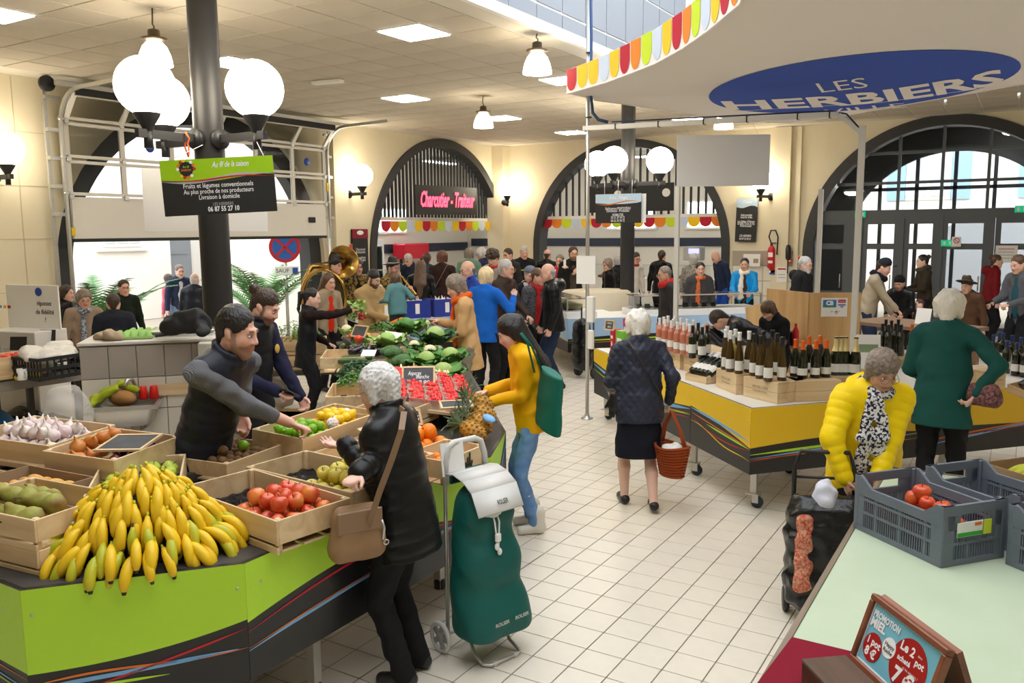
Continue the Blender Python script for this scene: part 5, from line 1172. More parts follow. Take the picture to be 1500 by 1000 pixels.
  # ---- top
 tp=top or{};kind=tp.get('kind','jacket');g=girth
 tm=tp['mat'];rg=tp.get('ring');hem=tp.get('hem',-.08);fl_=tp.get('flare',1.0);th=tp.get('thick',1.0)
 J=SDF();RW=RB@A(0,1,0)
 rr=(rg,tp.get('amp',.010))if rg else None
 J.cap(T_(0,0,.0),T_(0,.004,.22),.163*s*g*th,.155*s*g*th,.05,.70,RW,ring=rr);J.cap(T_(0,.002,.22),T_(0,-.004,.42),.155*s*g*th,.160*s*(.5+.5*g)*th,.05,.68,RW,ring=rr)
 J.cap(T_(-.13,-.004,.475),T_(.13,-.004,.475),.068*s*th,k=.05)
 for sx in(-1,1):J.cap(T_(sx*.13,-.004,.485),T_(sx*.05,-.012,.535),.055*s,.05*s,.04)
 if tp.get('bust'):
  for sx in(-1,1):J.ell(T_(sx*.075,.10,.32),A(.07,.06,.07)*s,.05)
 if hem<-.02:J.cap(T_(0,0,.02),T_(0,-.005,hem-.06),.165*s*g*th,.175*s*g*th*fl_,.04,.74,RW,ring=rr)
 J.cap(neckb+RB@A(0,.008,.0)*s,neckb+RB@A(0,.022,.075)*s,.056*s,.050*s,.01,op='-')
 if tp.get('collar',True):
  ch=tp.get('collarh',.035)
  for i in range(12):
   a0,a1=2*math.pi*i/12,2*math.pi*(i+1)/12
   if tp.get('open')and 1.0<(a0+a1)/2<2.14:continue
   c0=lambda a,z:neckb+RB@A(.070*math.cos(a),.016+.074*math.sin(a),z+.012*math.sin(a)*-1)*s
   J.cap(c0(a0,ch),c0(a1,ch),.017*s,k=.01);J.cap(c0(a0,.008),c0(a1,.008),.022*s,k=.015)
 if tp.get('hood'):J.ell(T_(0,-.13,.50),A(.13,.075,.085)*s,.04);[J.cap(T_(sx*.10,-.10,.53),T_(sx*.075,.06,.50),.042*s,.025*s,.03)for sx in(-1,1)]
 sr=tp.get('sleeve',1.0)
 def sleeves(Q,k=1.0,ring=rr):
  for sd,Sh,E,W_,cu,pm in arms:
   D=nrm(W_-E);short=tp.get('cuff',.0)
   Q.cap(Sh,E,.068*s*sr*k,.057*s*sr*k,.035,ring=ring);Q.cap(E,W_-D*(.0+short)*s,.057*s*sr*k,.043*s*sr*k,.02,ring=ring)
   if tp.get('ribs'):pass
 if kind!='vest':sleeves(J)
 if tp.get('inner'):J.cap(T_(0,.175,.50),T_(0,.185*g,hem-.05),.098*s,.105*s,.008,op='-')
 J.cut(T_(0,0,hem),RB@A(0,0,-1),.006)
 for sd,Sh,E,W_,cu,pm in arms:
  pass
 sdf_obj(tp.get('name','jacket'),J,vc,tm,t,wob=tp.get('wob',.0055 if not rg else.003),wf=24,quilt=tp.get('quilt'))
 if kind=='vest':
  Q=SDF();sleeves(Q,.96,None);Q.cap(T_(-.12,0,.46),T_(.12,0,.46),.05*s,k=.03);sdf_obj('sweater',Q,vc,tp['mat2'],t,wob=.005,wf=38)
  Q=SDF()
  for i in range(12):
   a0,a1=2*math.pi*i/12,2*math.pi*(i+1)/12;c0=lambda a,z:neckb+RB@A(.064*math.cos(a),.018+.068*math.sin(a),z)*s
   Q.cap(c0(a0,.035),c0(a1,.035),.016*s,k=.01)
  if lod=='h':sdf_obj('sweater_collar',Q,vc,tp['mat2'],t)
 if tp.get('inner'):
  Q=SDF().cap(T_(0,.0,.0),T_(0,.004,.22),.150*s*g,.145*s*g,.05,.68,RW).cap(T_(0,.002,.22),T_(0,-.004,.43),.145*s*g,.140*s*g,.05,.66,RW);Q.cut(T_(0,0,hem+.03),RB@A(0,0,-1));Q.cut(T_(0,0,.505),RB@A(0,0,1));sdf_obj('shirt',Q,vc,tp['inner'],t)
  # ---- legs
 lg=legs or dict(kind='trousers',mat=cloth('black_trousers',(.012,.012,.014)))
 Q=SDF()
 if lg['kind']=='skirt':
  z0,z1=.98*s,lg.get('hem',.48)*s
  Q.cap(A(0,0,z0),A(0,0,z1-.08),.150*s*g,.185*s*g,.03,.76);Q.cut(A(0,0,z1),A(0,0,-1),.004)
  sdf_obj('skirt',Q,vc,lg['mat'],t,wob=.005,wf=24)
 else:
  lw=lg.get('w',1.0)
  Q.cap(A(-.05*s,0,.93*s),A(.05*s,0,.93*s),.106*s*g,k=.04,flat=.9)
  for sd,hip,K,ank in LG:
   Q.cap(hip,K,.096*s*lw*(.6+.4*g),.069*s*lw,.02);Q.cap(K,ank+A(0,0,lg.get('cuff',-.02))*s,.067*s*lw,.056*s*lw,.02)
  Q.cut(A(0,0,.022),A(0,0,-1),.004)
  sdf_obj('trousers',Q,vc,lg['mat'],t,wob=.006,wf=30)
  # ---- shoes
 for sd,hip,K,ank in LG:
  z=ank[2]-.075*s
  Q=SDF().cap(A(ank[0],ank[1]-.035*s,z+.045*s),A(ank[0]+sd*.012,ank[1]+.13*s,z+.034*s),.042*s,.036*s,.02,.9)
  if shoes[1]=='boot':Q.cap(A(ank[0],ank[1]-.01*s,z+.06*s),A(ank[0],ank[1]-.01*s,z+.17*s),.052*s,.055*s,.03)
  if shoes[1]=='flat':Q.ell(A(ank[0],ank[1]+.055*s,z+.095*s),A(.040,.085,.045)*s,.012,op='-')
  Q.cut(A(0,0,z+.002),A(0,0,-1),.003)
  sdf_obj('shoe',Q,max(.007,vb),mat('leather_%d'%(shoes[0][0]*255),shoes[0],.35),t)
 J_=dict(T=T_,H=H,neckb=neckb,RB=RB,RH=RH,arms=arms,s=s,root=root,Rz=Rz,t=t,A=A,vc=vc,vb=vb,hd=hd,LG=LG,g=g)
 for ex in extras:ex(J_)
 t['_']=0;del t['_']
 return t,J_
 # ---- extras that belong to the figure
def scarf(mt,tails=1,big=1.0,side=0,name='scarf'):
 def f(J):
  s,A=J['s'],J['A'];Q=SDF()
  for i in range(10):
   a0,a1=2*math.pi*i/10,2*math.pi*(i+1)/10;c0=lambda a:J['neckb']+J['RB']@A(.082*math.cos(a),.022+.088*math.sin(a),.012-.022*math.sin(a))*s
   Q.cap(c0(a0),c0(a1),.036*s*big,k=.02)
  if tails:
   for sx in((-1,1)if tails==2 else(1,)):
    Q.cap(J['T'](sx*.035+side,.11*J['g'],.48),J['T'](sx*.05+side,.150*J['g'],.28),.034*s*big,.05*s*big,.03,.5);Q.cap(J['T'](sx*.05+side,.150*J['g'],.28),J['T'](sx*.055+side,.150*J['g'],.04),.05*s*big,.055*s*big,.02,.4)
  sdf_obj(name,Q,J['vc'],mt,J['t'],wob=.007,wf=45)
 return f
def cap_hat(mt,kind='cap',band=None):
 def f(J):
  H,s,A,RH=J['H'],J['s'],J['A'],J['RH'];Q=SDF()
  if kind=='beanie':Q.ell(H(0,-.018,.055),A(.092,.106,.098)*s,.01,RH.T);Q.ell(H(0,.07,-.065),A(.11,.1,.1)*s,.01,RH.T,op='-');Q.cut(H(0,0,.01),RH@A(0,.35,-1),.01)
  elif kind=='cap':
   Q.ell(H(0,-.016,.060),A(.092,.106,.088)*s,.01,RH.T);Q.cut(H(0,0,.048),RH@A(0,.12,-1),.006)
   Q.ell(H(0,.105,.052),A(.07,.075,.010)*s,.012,RH.T)
  else:
   rb=.155 if kind=='fedora' else.175
   Q.ell(H(0,-.01,.065),A(rb,rb*1.12,.012)*s,.01,RH.T);Q.cap(H(0,-.01,.06),H(0,-.012,.135),.088*s,.074*s,.012);Q.ell(H(0,-.01,.21),A(.03,.09,.03)*s,.03,RH.T,op='-')
  sdf_obj('hat' if kind not in('cap','beanie')else kind,Q,J['vb'],mt,J['t'])
  if band:
   b=mb(band);b.tube([tuple(H(.090*math.cos(a),-.01+.092*math.sin(a),.083))for a in np.linspace(0,2*math.pi,21)[:-1]],.010*s,6,closed=True);b.build('hat_band',J['t'])
 return f
def strap(mt,sd=1,w=.018,to=(-.20,.02,-.02)):
 def f(J):
  T_,s,g=J['T'],J['s'],J['g'];b=mb(mt);x0=sd*.11;x1,y1,z1=to;pts=[]
  for i in range(15):
   k=i/14;x=x0+(x1-x0)*k;z=.535+(z1-.535)*k;pts.append((x,z))
  for yy in(-1,1):
   pl=[T_(x,yy*(.128*g*math.sqrt(max(.05,1-(x/(.20*g))**2))+.012)if z<.49 else yy*(.06+.06*(.535-z)/.05),z+.02*(z>.49))for x,z in pts]
   for a,e in zip(pl[:-1],pl[1:]):b.bar(a,e,.006,w*2,up=tuple(J['RB']@np.array([0,yy,0])))
  b.build('bag_strap',J['t'])
 return f
def patch(mt,T0,r,name='badge',flat=True):
 def f(J):
  p=J['T'](*T0);b=mb(mt).ell((0,0,0),(r,.006,r),14,6,Matrix.Translation(p));b.build(name,J['t'])
 return f
def stripe(mt,z=.34,name='chest_stripe'):
 def f(J):
  b=mb(mt);g=J['g'];P_=[J['T'](x,.125*g*math.sqrt(1-(x/.21)**2)+.012,z)for x in np.linspace(-.13,.13,9)]
  b.tube(P_,.012*J['s'],6);b.build(name,J['t'])
 return f
def hand_of(J,sd,fwd=.09):
 for a in J['arms']:
  if a[0]==sd:D=nrm(a[3]-a[2]);return Vector(J['root']+J['Rz']@(a[3]+D*fwd*J['s']))
M_ltan=mat('tan_leather',(.26,.16,.09),.5)
M_navyp=cloth('navy_puffer',(.018,.021,.034),.42,coat=.12);M_blackp=cloth('black_puffer',(.008,.008,.009),.38,coat=.15)
M_greyk=cloth('grey_knit',(.16,.165,.18),.95,bump=('wave',60,.5),noise=(240,.5,(.22,.225,.24)))
M_blackv=cloth('black_quilted_vest',(.010,.011,.014),.5);M_navysw=cloth('navy_sweater',(.018,.018,.045),.9)
M_jeans=cloth('blue_jeans',(.13,.26,.52),.85,noise=(14,.6,(.24,.40,.66)));M_djeans=cloth('dark_jeans',(.018,.028,.06),.85)
M_blkt=cloth('black_trousers',(.012,.012,.014));M_grey_t=cloth('grey_trousers',(.10,.095,.09))
hero={}
hero['vendor']=person('young dark haired vendor in quilted black vest reaching over the limes',(352,449),1.90,face=50,look=14,pitch=2,lean=22,hair=('short','black'),skin='fair',beard=('darkbrown',.55),top=dict(kind='vest',mat=M_navyp,mat2=M_greyk,ring=.06,amp=.011,hem=-.16,thick=1.04,collarh=.05,cuff=.11),L=(-.30,-.02,.13),Rr=('p',430,622,.15),lod='h',curl=(40,38),base=.0,palm=(None,(0,0,-1)),elbow=(-1,-.8,-.8,-.1))
hero['bun']=person('bearded vendor with hair bun looking down at the phone in his hands',(398,425),1.84,face=60,look=10,pitch=26,lean=5,hair=('bun','darkbrown'),skin='fair',beard=('darkbrown',.75),top=dict(kind='vest',mat=M_blackv,mat2=M_navysw,ring=.06,amp=.010,hem=-.14,collarh=.055),L=('p',440,583,.10),Rr=('p',405,573,-.20),lod='h',curl=(30,55),base=.0,extras=[patch(mat('gold_badge',(.55,.38,.06),.5),(-.09,.125,.36),.035)])
hero['black']=person('grey haired woman in long black puffer coat with tan shoulder bag, back turned',(548,536),1.595,face=-116,look=-8,pitch=10,lean=8,hair=('wave','silver'),skin='pale',glasses=True,girth=1.22,top=dict(mat=M_blackp,ring=.062,amp=.014,hem=-.21,thick=1.05,flare=1.0,collarh=.06,sleeve=1.25,bust=0),legs=dict(kind='trousers',mat=M_blkt,w=1.02),L=('p',507,653,.02),Rr=('p',520,700,-.35),lod='h',curl=(15,60),palm=((0,0,1),None),elbow=(-1,-.15,-.7,-1),hdir=((.1,1,-.05),None))
hero['yellowjk']=person('dark haired woman in short yellow jacket and jeans choosing strawberries',(737,465),1.64,face=-82,look=-6,pitch=26,lean=8,hair=('long','black'),skin='pale',top=dict(mat=cloth('yellow_jacket',rgb(240,180,10),.6),thick=1.05,hem=-.12,collarh=.03),legs=dict(kind='trousers',mat=M_jeans,w=.86),shoes=((.74,.70,.62),'boot'),L=('p',722,588,-.05),Rr=('p',716,572,.2),lod='h')
hero['quilted']=person('white haired woman in navy quilted jacket and skirt walking away with a basket',(935,458),1.58,face=-168,look=-12,pitch=14,lean=6,hair=('fluffy','white'),skin='pale',girth=1.18,top=dict(mat=cloth('navy_quilted',(.030,.034,.056),.5,coat=.1),hem=-.16,thick=1.03,collarh=.04,quilt=.062),legs=dict(kind='skirt',mat=cloth('navy_skirt',(.010,.011,.02)),hem=.47),shoes=((.015,.015,.018),'flat'),L=(-.20,.24,.12),Rr=(.27,.02,.02),lod='h',step=-.14,extras=[strap(mat('strap_brown',(.05,.03,.02),.5),-1,.010,(.16,0,.10))])
hero['yellowpuff']=person('woman in bright yellow puffer coat with spotted scarf and glasses',(1300,518),1.56,face=24,look=8,pitch=20,lean=12,hair=('wave','greybrown'),skin='tan',glasses=True,girth=1.30,top=dict(mat=cloth('yellow_puffer',rgb(250,215,20),.42),ring=.050,amp=.0065,hem=-.26,thick=1.06,sleeve=1.3,hood=1),legs=dict(kind='trousers',mat=M_blkt),L=(.02,.27,.02),Rr=('p',1236,698,-.02),lod='h',elbow=(1,1.6,.0,.35),curl=(30,65),extras=[scarf(mat('spotted_scarf',rgb(225,222,220),.8,noise=(60,1.5,rgb(24,28,60))),2,.95,.05)])
hero['greenjk']=person('white haired woman in dark green jacket with one hand on her hip, back turned',(1392,428),1.735,face=172,look=0,pitch=6,lean=4,hair=('fluffy','white'),skin='pale',girth=1.12,top=dict(mat=cloth('green_jacket',(.012,.085,.075),.75),hem=-.22,thick=1.03,flare=1.08),legs=dict(kind='trousers',mat=M_blkt),L=(-.20,.28,.12),Rr=(.24,-.10,.06),lod='h',elbow=(1,1.2,-.1,.25))
# ---- the other shoppers and stall keepers
JK=lambda n,c,r=.7,**k:dict(mat=cloth(n,rgb(*c),r),**k)
TR=lambda n,c:dict(kind='trousers',mat=cloth(n,rgb(*c),.85))
BK=dict(kind='trousers',mat=M_blkt);DJ=dict(kind='trousers',mat=M_djeans)
def who(lb,at,d,**k):return person(lb,at,d=d,**k)
ppl={}
ppl['pony']=who('young woman vendor with black ponytail holding out radishes',(458,422),9.3,face=84,pitch=6,lean=6,hair=('pony','black'),skin='pale',top=dict(kind='vest',mat=M_blackv,mat2=cloth('brown_sleeves',rgb(40,28,26),.9),ring=.06,amp=.006,hem=-.2),legs=BK,L=(-.2,.25,.1),Rr=('p',530,453,.1))
ppl['tuba']=who('musician in black hat and gold jacket playing the sousaphone',(491,377),12.6,face=65,pitch=4,hair=('short','darkbrown'),top=JK('gold_black',(70,58,30)),legs=BK,lod='f',extras=[cap_hat(M_black,'fedora')])
ppl['redw']=who('long haired woman in red top and beige coat facing the radish vendor',(482,401),11.2,face=40,pitch=6,hair=('long','brown'),skin='fair',top=JK('beige_trench',(165,148,125),open=1,inner=cloth('red_top',rgb(215,50,25))),lod='m')
ppl['banjo']=who('musician in gold patterned jacket with the banjo',(523,380),13.2,face=30,pitch=4,hair=('wave','darkbrown'),top=dict(mat=mat('gold_pattern',rgb(150,120,50),.5,noise=(26,1.5,rgb(35,30,20))),inner=cloth('black_shirt',(.012,.012,.013)),open=1),legs=BK,L=(-.05,.22,.18),Rr=(.1,.25,.12),lod='f')
ppl['sax']=who('musician in black trilby and sunglasses blowing a soprano saxophone',(575,381),13.2,face=55,pitch=2,hair=('crop','darkbrown'),beard=('darkbrown',.6),glasses=M_black,top=dict(mat=mat('gold_pattern',rgb(150,120,50),.5)),legs=BK,L=(-.0,.34,.36),Rr=(.04,.42,.26),extras=[cap_hat(M_black,'fedora',mat('hat_ribbon',(.5,.5,.5),.5))],lod='m')
ppl['dad']=who('bearded man in beige jacket carrying a small child',(551,396),10.9,face=35,look=20,pitch=22,hair=('short','black'),skin='olive',beard=('black',.85),top=JK('beige_jacket',(176,146,100)),legs=TR('grey_sweat',(140,135,135)),L=(.02,.26,.10),Rr=(-.02,.32,.16))
ppl['child']=person('small child in teal jacket held on an arm',(579,401),1.02,face=-150,look=-40,pitch=4,hair=('wave','brown'),skin='pale',base=.66,girth=1.25,top=JK('teal_jacket',(90,135,140),hem=-.1),legs=TR('child_grey',(70,75,85)),L=(-.3,.2,.2),Rr=(.3,.1,.3),lod='m')
ppl['bend']=who('man in navy leaning over the delicatessen counter',(596,373),17.2,face=-30,pitch=25,lean=15,hair=('short','grey'),top=JK('navy_top',(35,42,62)),lod='f')
ppl['hair']=who('woman with long brown hair in black coat, back turned',(616,382),14.6,face=175,hair=('long','brown'),top=dict(mat=M_blackp,hem=-.3),lod='f')
ppl['denim']=who('short haired man in dark denim jacket, back turned at the delicatessen',(625,371),16.2,face=-175,hair=('short','darkbrown'),top=JK('denim_jacket',(52,66,88)),legs=TR('khaki',(150,140,120)),lod='f')
ppl['brown']=who('woman in dark brown coat with tan shoulder strap, back turned',(648,368),15.2,face=170,hair=('wave','auburn'),top=JK('brown_coat',(48,30,28),hem=-.35),lod='f',extras=[strap(M_ltan)])
ppl['green']=who('person in sage green padded jacket, back turned at the red machine',(687,364),17.4,face=178,hair=('wave','greybrown'),top=JK('sage_jacket',(105,138,122),ring=.09,amp=.008),lod='f')
ppl['navy']=who('white haired woman in navy coat beside the sage green jacket',(704,363),17.8,face=-120,hair=('wave','silver'),glasses=True,top=JK('navy_coat',(45,48,85),hem=-.3),lod='f')
ppl['curly']=who('young man with curly brown hair in pale grey sweater looking down',(719,368),14.0,face=-35,pitch=26,lean=8,hair=('curly','darkbrown'),skin='fair',top=JK('grey_sweater',(168,158,148)),legs=DJ,lod='m',extras=[scarf(cloth('red_collar',rgb(190,50,45)),0,.6,name='red_collar')])
ppl['g2']=who('dark haired man half hidden between curly hair and striped jacket',(743,364),16.1,face=-45,hair=('short','darkbrown'),top=JK('dark_top',(45,40,42)),lod='f')
ppl['stripe']=who('grey haired man in black jacket with a bright chest stripe',(768,361),17.0,face=15,pitch=10,hair=('short','grey'),top=dict(mat=cloth('black_jacket',(.016,.017,.020))),legs=DJ,extras=[stripe(mat('lime_stripe',rgb(190,225,70),.5))],lod='m')
ppl['blaz']=who('grey haired woman in camel blazer and orange scarf holding a bag open',(661,405),8.9,face=-86,look=-5,pitch=22,lean=7,hair=('wave','greybrown'),skin='fair',top=JK('camel_blazer',(205,165,115),hem=-.26,collar=True),legs=TR('tweed_trousers',(135,125,112)),L=(-.10,.30,.12),Rr=('p',642,471,-.1),curl=(60,60),lod='h',extras=[scarf(cloth('orange_scarf',rgb(215,95,25)),1,1.0)])
ppl['blueman']=who('bald man in shiny royal blue jacket with glasses on his forehead',(683,382),10.9,face=-62,pitch=8,hair=('rim','greybrown'),skin='fair',top=JK('royal_blue',(35,62,150),.4,hem=-.16,collarh=.06),legs=BK,extras=[],glasses=M_black)
ppl['blond']=who('blonde woman in bright blue fleece with her hand raised, back turned',(713,392),10.3,face=150,hair=('bob','blond'),skin='pale',girth=1.12,top=JK('bright_blue',(25,95,190),.9,hem=-.14),legs=BK,Rr=(.30,.22,.42),L='bent',curl=(20,20),palm=(None,(0,-1,0)))
ppl['g1']=who('smiling grey haired man with glasses in dark brown jacket',(742,380),10.9,face=58,look=12,pitch=2,hair=('short','grey'),skin='fair',glasses=True,girth=1.1,top=JK('dark_brown',(62,48,42),hem=-.16),legs=BK,L=(-.08,.34,.1),Rr=(.12,.36,.02))
ppl['capk']=who('person in grey flat cap and white scarf between the two chatting couples',(777,391),11.6,face=20,pitch=8,hair=('short','grey'),skin='fair',top=JK('dark_navy',(28,30,40)),extras=[cap_hat(cloth('grey_cap',rgb(110,115,130)),'cap'),scarf(cloth('white_scarf',rgb(205,205,205)),0,.9)],lod='m')
ppl['redsc']=who('smiling woman with red scarf leaning to the man in the black puffer',(789,393),11.5,face=42,look=20,pitch=4,lean=6,hair=('short','brown'),skin='fair',top=dict(mat=cloth('patterned_knit',rgb(110,110,115),.9,noise=(60,1,rgb(40,40,45)))),legs=BK,L=(-.05,.3,.12),extras=[scarf(cloth('red_scarf',rgb(170,35,35)),1,1.0)])
ppl['puff']=who('bald man in black puffer jacket and dark jeans facing the red scarf',(801,386),11.0,face=-78,look=-8,pitch=6,hair=('rim','grey'),skin='fair',glasses=True,girth=1.1,top=dict(mat=M_blackp,ring=.07,amp=.008,hem=-.12,hood=1,thick=1.05),legs=DJ,shoes=((.03,.03,.04),'shoe'),L=(-.24,.10,-.04),Rr=(.25,.12,-.05),lod='m',step=.05)
ppl['bk1']=who('balding man in black seen from behind under the second arch edge',(802,365),17.6,face=165,hair=('rim','darkbrown'),top=dict(mat=M_blackp),lod='f')
ppl['bk2']=who('woman in pinkish red coat behind the couple',(820,373),16.0,face=-15,hair=('short','greybrown'),top=JK('pinkish_red',(190,55,70)),lod='f')
ppl['beard']=who('bearded man in black jacket and blue jeans holding up his phone',(840,361),15.2,face=8,look=8,pitch=4,hair=('short','darkbrown'),skin='fair',beard=('darkbrown',.8),glasses=M_black,top=dict(mat=cloth('black_cord',(.014,.014,.015),.95),hem=-.12,inner=cloth('olive_shirt',rgb(70,62,52)),open=1),legs=TR('mid_jeans',(62,82,118)),L=(.14,.36,.46),Rr='hang',lod='m')
ppl['w1']=who('woman with short sandy hair at the fish counter',(889,380),16.6,face=-60,hair=('fluffy','greybrown'),top=dict(mat=M_blackp),lod='f')
ppl['w2']=who('grey haired woman in black next to the sandy haired woman',(904,375),17.7,face=-150,hair=('wave','grey'),top=dict(mat=M_blackp),lod='f',extras=[scarf(M_navysw,0,1)])
ppl['seller']=who('fishmonger in white coat and red scarf behind the far column',(933,370),17.3,face=40,pitch=18,hair=('short','darkbrown'),glasses=M_black,top=JK('white_coat',(215,210,205)),lod='f',extras=[scarf(cloth('red_scarf',rgb(170,35,35)),0,.7)])
ppl['blk3']=who('man in black hoodie seen from behind at the scale',(970,367),17.6,face=160,hair=('short','darkbrown'),top=dict(mat=M_blackp,hood=1),lod='f')
ppl['redh']=who('grey cropped man in dark jacket with red hood at the fish case',(972,390),11.9,face=-70,pitch=8,hair=('crop','greybrown'),skin='tan',glasses=True,girth=1.08,top=JK('charcoal_jacket',(48,44,44),hem=-.16),lod='m',extras=[scarf(cloth('red_hood',rgb(180,40,40)),0,1.3,name='red_hood')])
ppl['sc']=who('dark haired man in grey puffer with multicoloured scarf at the case',(1026,384),14.0,face=12,pitch=4,hair=('short','black'),skin='olive',girth=1.12,top=JK('grey_puffer',(62,60,60),ring=.075,amp=.008,thick=1.08),lod='m',extras=[scarf(mat('motley_scarf',rgb(215,120,40),.8,noise=(40,1,rgb(150,40,50))),1,.9)])
ppl['plaid']=who('grey haired woman in black and white checked coat, back turned',(1017,373),17.0,face=150,hair=('fluffy','grey'),top=dict(mat=cloth('checked_coat',rgb(70,68,66),.9,noise=(55,1,rgb(190,185,180)))),lod='f')
ppl['chef']=who('bald butcher with royal blue apron bending behind the counter',(1044,370),17.0,face=-60,pitch=34,lean=14,hair=('none','brown'),top=JK('butcher_navy',(32,42,70)),legs=TR('blue_apron',(35,75,165)),lod='f')
ppl['bluew']=who('woman in turquoise blue jacket and white scarf behind the fish case',(1091,378),15.2,face=-5,pitch=4,hair=('bun','black'),skin='olive',top=JK('turquoise_jacket',(25,145,215),.45,hem=-.1,open=1,inner=cloth('dark_sweat',rgb(70,60,55))),Rr='bent',L='bent',lod='m',extras=[scarf(cloth('cream_scarf',rgb(235,222,205)),1,1.0)])
ppl['old']=who('grey bearded man with glasses in black jacket before the entrance arch',(1181,376),12.6,face=62,pitch=4,hair=('short','grey'),skin='fair',beard=('silver',.85),glasses=M_black,girth=1.1,top=dict(mat=cloth('black_soft',(.015,.015,.017),.8),hood=1),lod='m')
ppl['beige']=who('man in beige jacket and dark cap leaning on the wooden table',(1299,380),12.0,face=82,pitch=12,lean=16,hair=('short','darkbrown'),skin='fair',girth=1.1,top=JK('stone_jacket',(168,155,132),hem=-.12,collar=True),legs=DJ,L=(-.1,.34,.05),Rr=('p',1325,468,-.1),lod='m',extras=[cap_hat(cloth('navy_cap',rgb(35,38,48)),'cap'),scarf(cloth('navy_hoodie',rgb(26,28,40)),0,1.25,name='hoodie_neck')])
ppl['beanie']=who('man in black beanie and coat bent over the wooden table',(1317,405),12.6,face=-20,pitch=14,lean=12,hair=('none','black'),skin='tan',beard=('darkbrown',.4),top=dict(mat=M_blackp),Rr='bent',L='bent',lod='m',extras=[cap_hat(cloth('black_knit_cap',(.012,.012,.013),.95),'beanie')])
ppl['bun']=who('woman with top bun in dark olive coat with yellow hood strap',(1351,373),14.6,face=-72,pitch=4,hair=('bun','black'),skin='pale',top=JK('olive_coat',(52,45,34),hem=-.25),L='bent',Rr='bent',lod='m',extras=[scarf(cloth('olive_scarf',rgb(70,66,48)),0,1.25),patch(mat('yellow_hood_lining',rgb(235,220,60),.7),(.16,.02,.44),.12,'yellow_lining')])
ppl['cow']=who('man in brown cowboy hat and brown jacket seated beyond the green jacket',(1416,408),11.8,face=-28,pitch=8,lean=10,hair=('short','darkbrown'),skin='tan',top=JK('brown_leather',(82,56,38),.45),lod='m',extras=[cap_hat(mat('hat_felt_brown',rgb(70,55,40),.8),'cowboy',M_black)])
ppl['redj']=who('woman with hair bun in dark red winter jacket by the entrance doors',(1461,373),14.8,face=105,pitch=2,hair=('bun','brown'),skin='pale',girth=1.15,top=JK('dark_red',(120,22,28),hem=-.12,hood=1,thick=1.06),lod='m',extras=[scarf(cloth('cream_scarf',rgb(235,222,205)),0,.6)])
ppl['greyj']=who('man in grey jacket looking at his phone at the right picture edge',(1490,374),11.4,face=-45,pitch=14,hair=('short','brown'),skin='fair',top=JK('grey_jacket',(88,88,92),hem=-.16,open=1,inner=cloth('teal_shirt',rgb(40,80,90))),L='bent',Rr='bent',lod='m',curl=(50,30))
ppl['kid']=person('small child with sandy hair at the wooden table',(1346,438),1.12,face=-60,hair=('short','auburn'),skin='pale',top=JK('child_top',(120,70,50)),lod='f')
ppl['boy']=who('brown haired boy in black jumper behind the wine bottles',(1119,445),9.3,face=-40,look=-15,pitch=34,lean=14,hair=('wave','brown'),skin='fair',top=dict(mat=cloth('black_jumper',(.013,.013,.014),.9),collarh=.045),legs=BK,L='bent',Rr='bent',lod='h')
ppl['bent']=person('dark haired man in black bending down behind the wine bottles',(1040,462),1.70,face=-95,pitch=34,lean=62,hair=('short','darkbrown'),skin='fair',top=dict(mat=M_blackp,hem=-.1),legs=BK,L=(-.2,.2,.7),Rr=(.2,.2,.7),lod='m')
ppl['l1']=who('long dark haired woman in black at the left counter',(98,418),11.4,face=58,pitch=4,hair=('long','darkbrown'),skin='fair',top=dict(mat=M_blackp),lod='m')
ppl['l2']=who('grey haired woman in beige raincoat and blue scarf at the left counter',(123,425),9.9,face=15,pitch=14,hair=('wave','greybrown'),skin='fair',glasses=True,top=JK('beige_raincoat',(150,130,112),hem=-.3),lod='m',extras=[scarf(mat('blue_print_scarf',rgb(45,50,85),.8,noise=(40,1,rgb(180,190,200))),1,.8)])
ppl['l3']=who('dark haired vendor in navy top seen from behind at the left counter',(165,430),9.4,face=178,hair=('short','darkbrown'),skin='fair',girth=1.15,top=JK('vendor_navy',(30,34,46)),lod='m')
ppl['l4']=who('person in black jacket with a green hood near the palm',(181,410),11.7,face=20,pitch=4,hair=('short','darkbrown'),top=JK('black_green',(24,34,24),hood=1),lod='f')  # jacket and hood share one black-green cloth
ppl['o1']=who('man in dark blue jacket and white shirt outside under the garage door',(263,388),15.0,face=25,hair=('short','greybrown'),skin='pale',top=JK('dark_blue',(40,52,80),open=1,inner=cloth('white_shirt',rgb(215,215,220))),legs=TR('pale_jeans',(120,140,170)),lod='f')
ppl['o2']=who('white haired man in navy puffer outside, back turned',(285,400),13.6,face=160,hair=('rim','silver'),skin='pale',girth=1.12,top=dict(mat=M_navyp,ring=.08,amp=.008,thick=1.08,hem=-.16),lod='f')
ppl['o3']=who('person in pink jacket with purple backpack outside the garage door',(245,402),15.6,face=-130,hair=('wave','brown'),top=JK('pink_jacket',(225,110,130)),legs=TR('pale_jeans',(120,140,170)),lod='f')
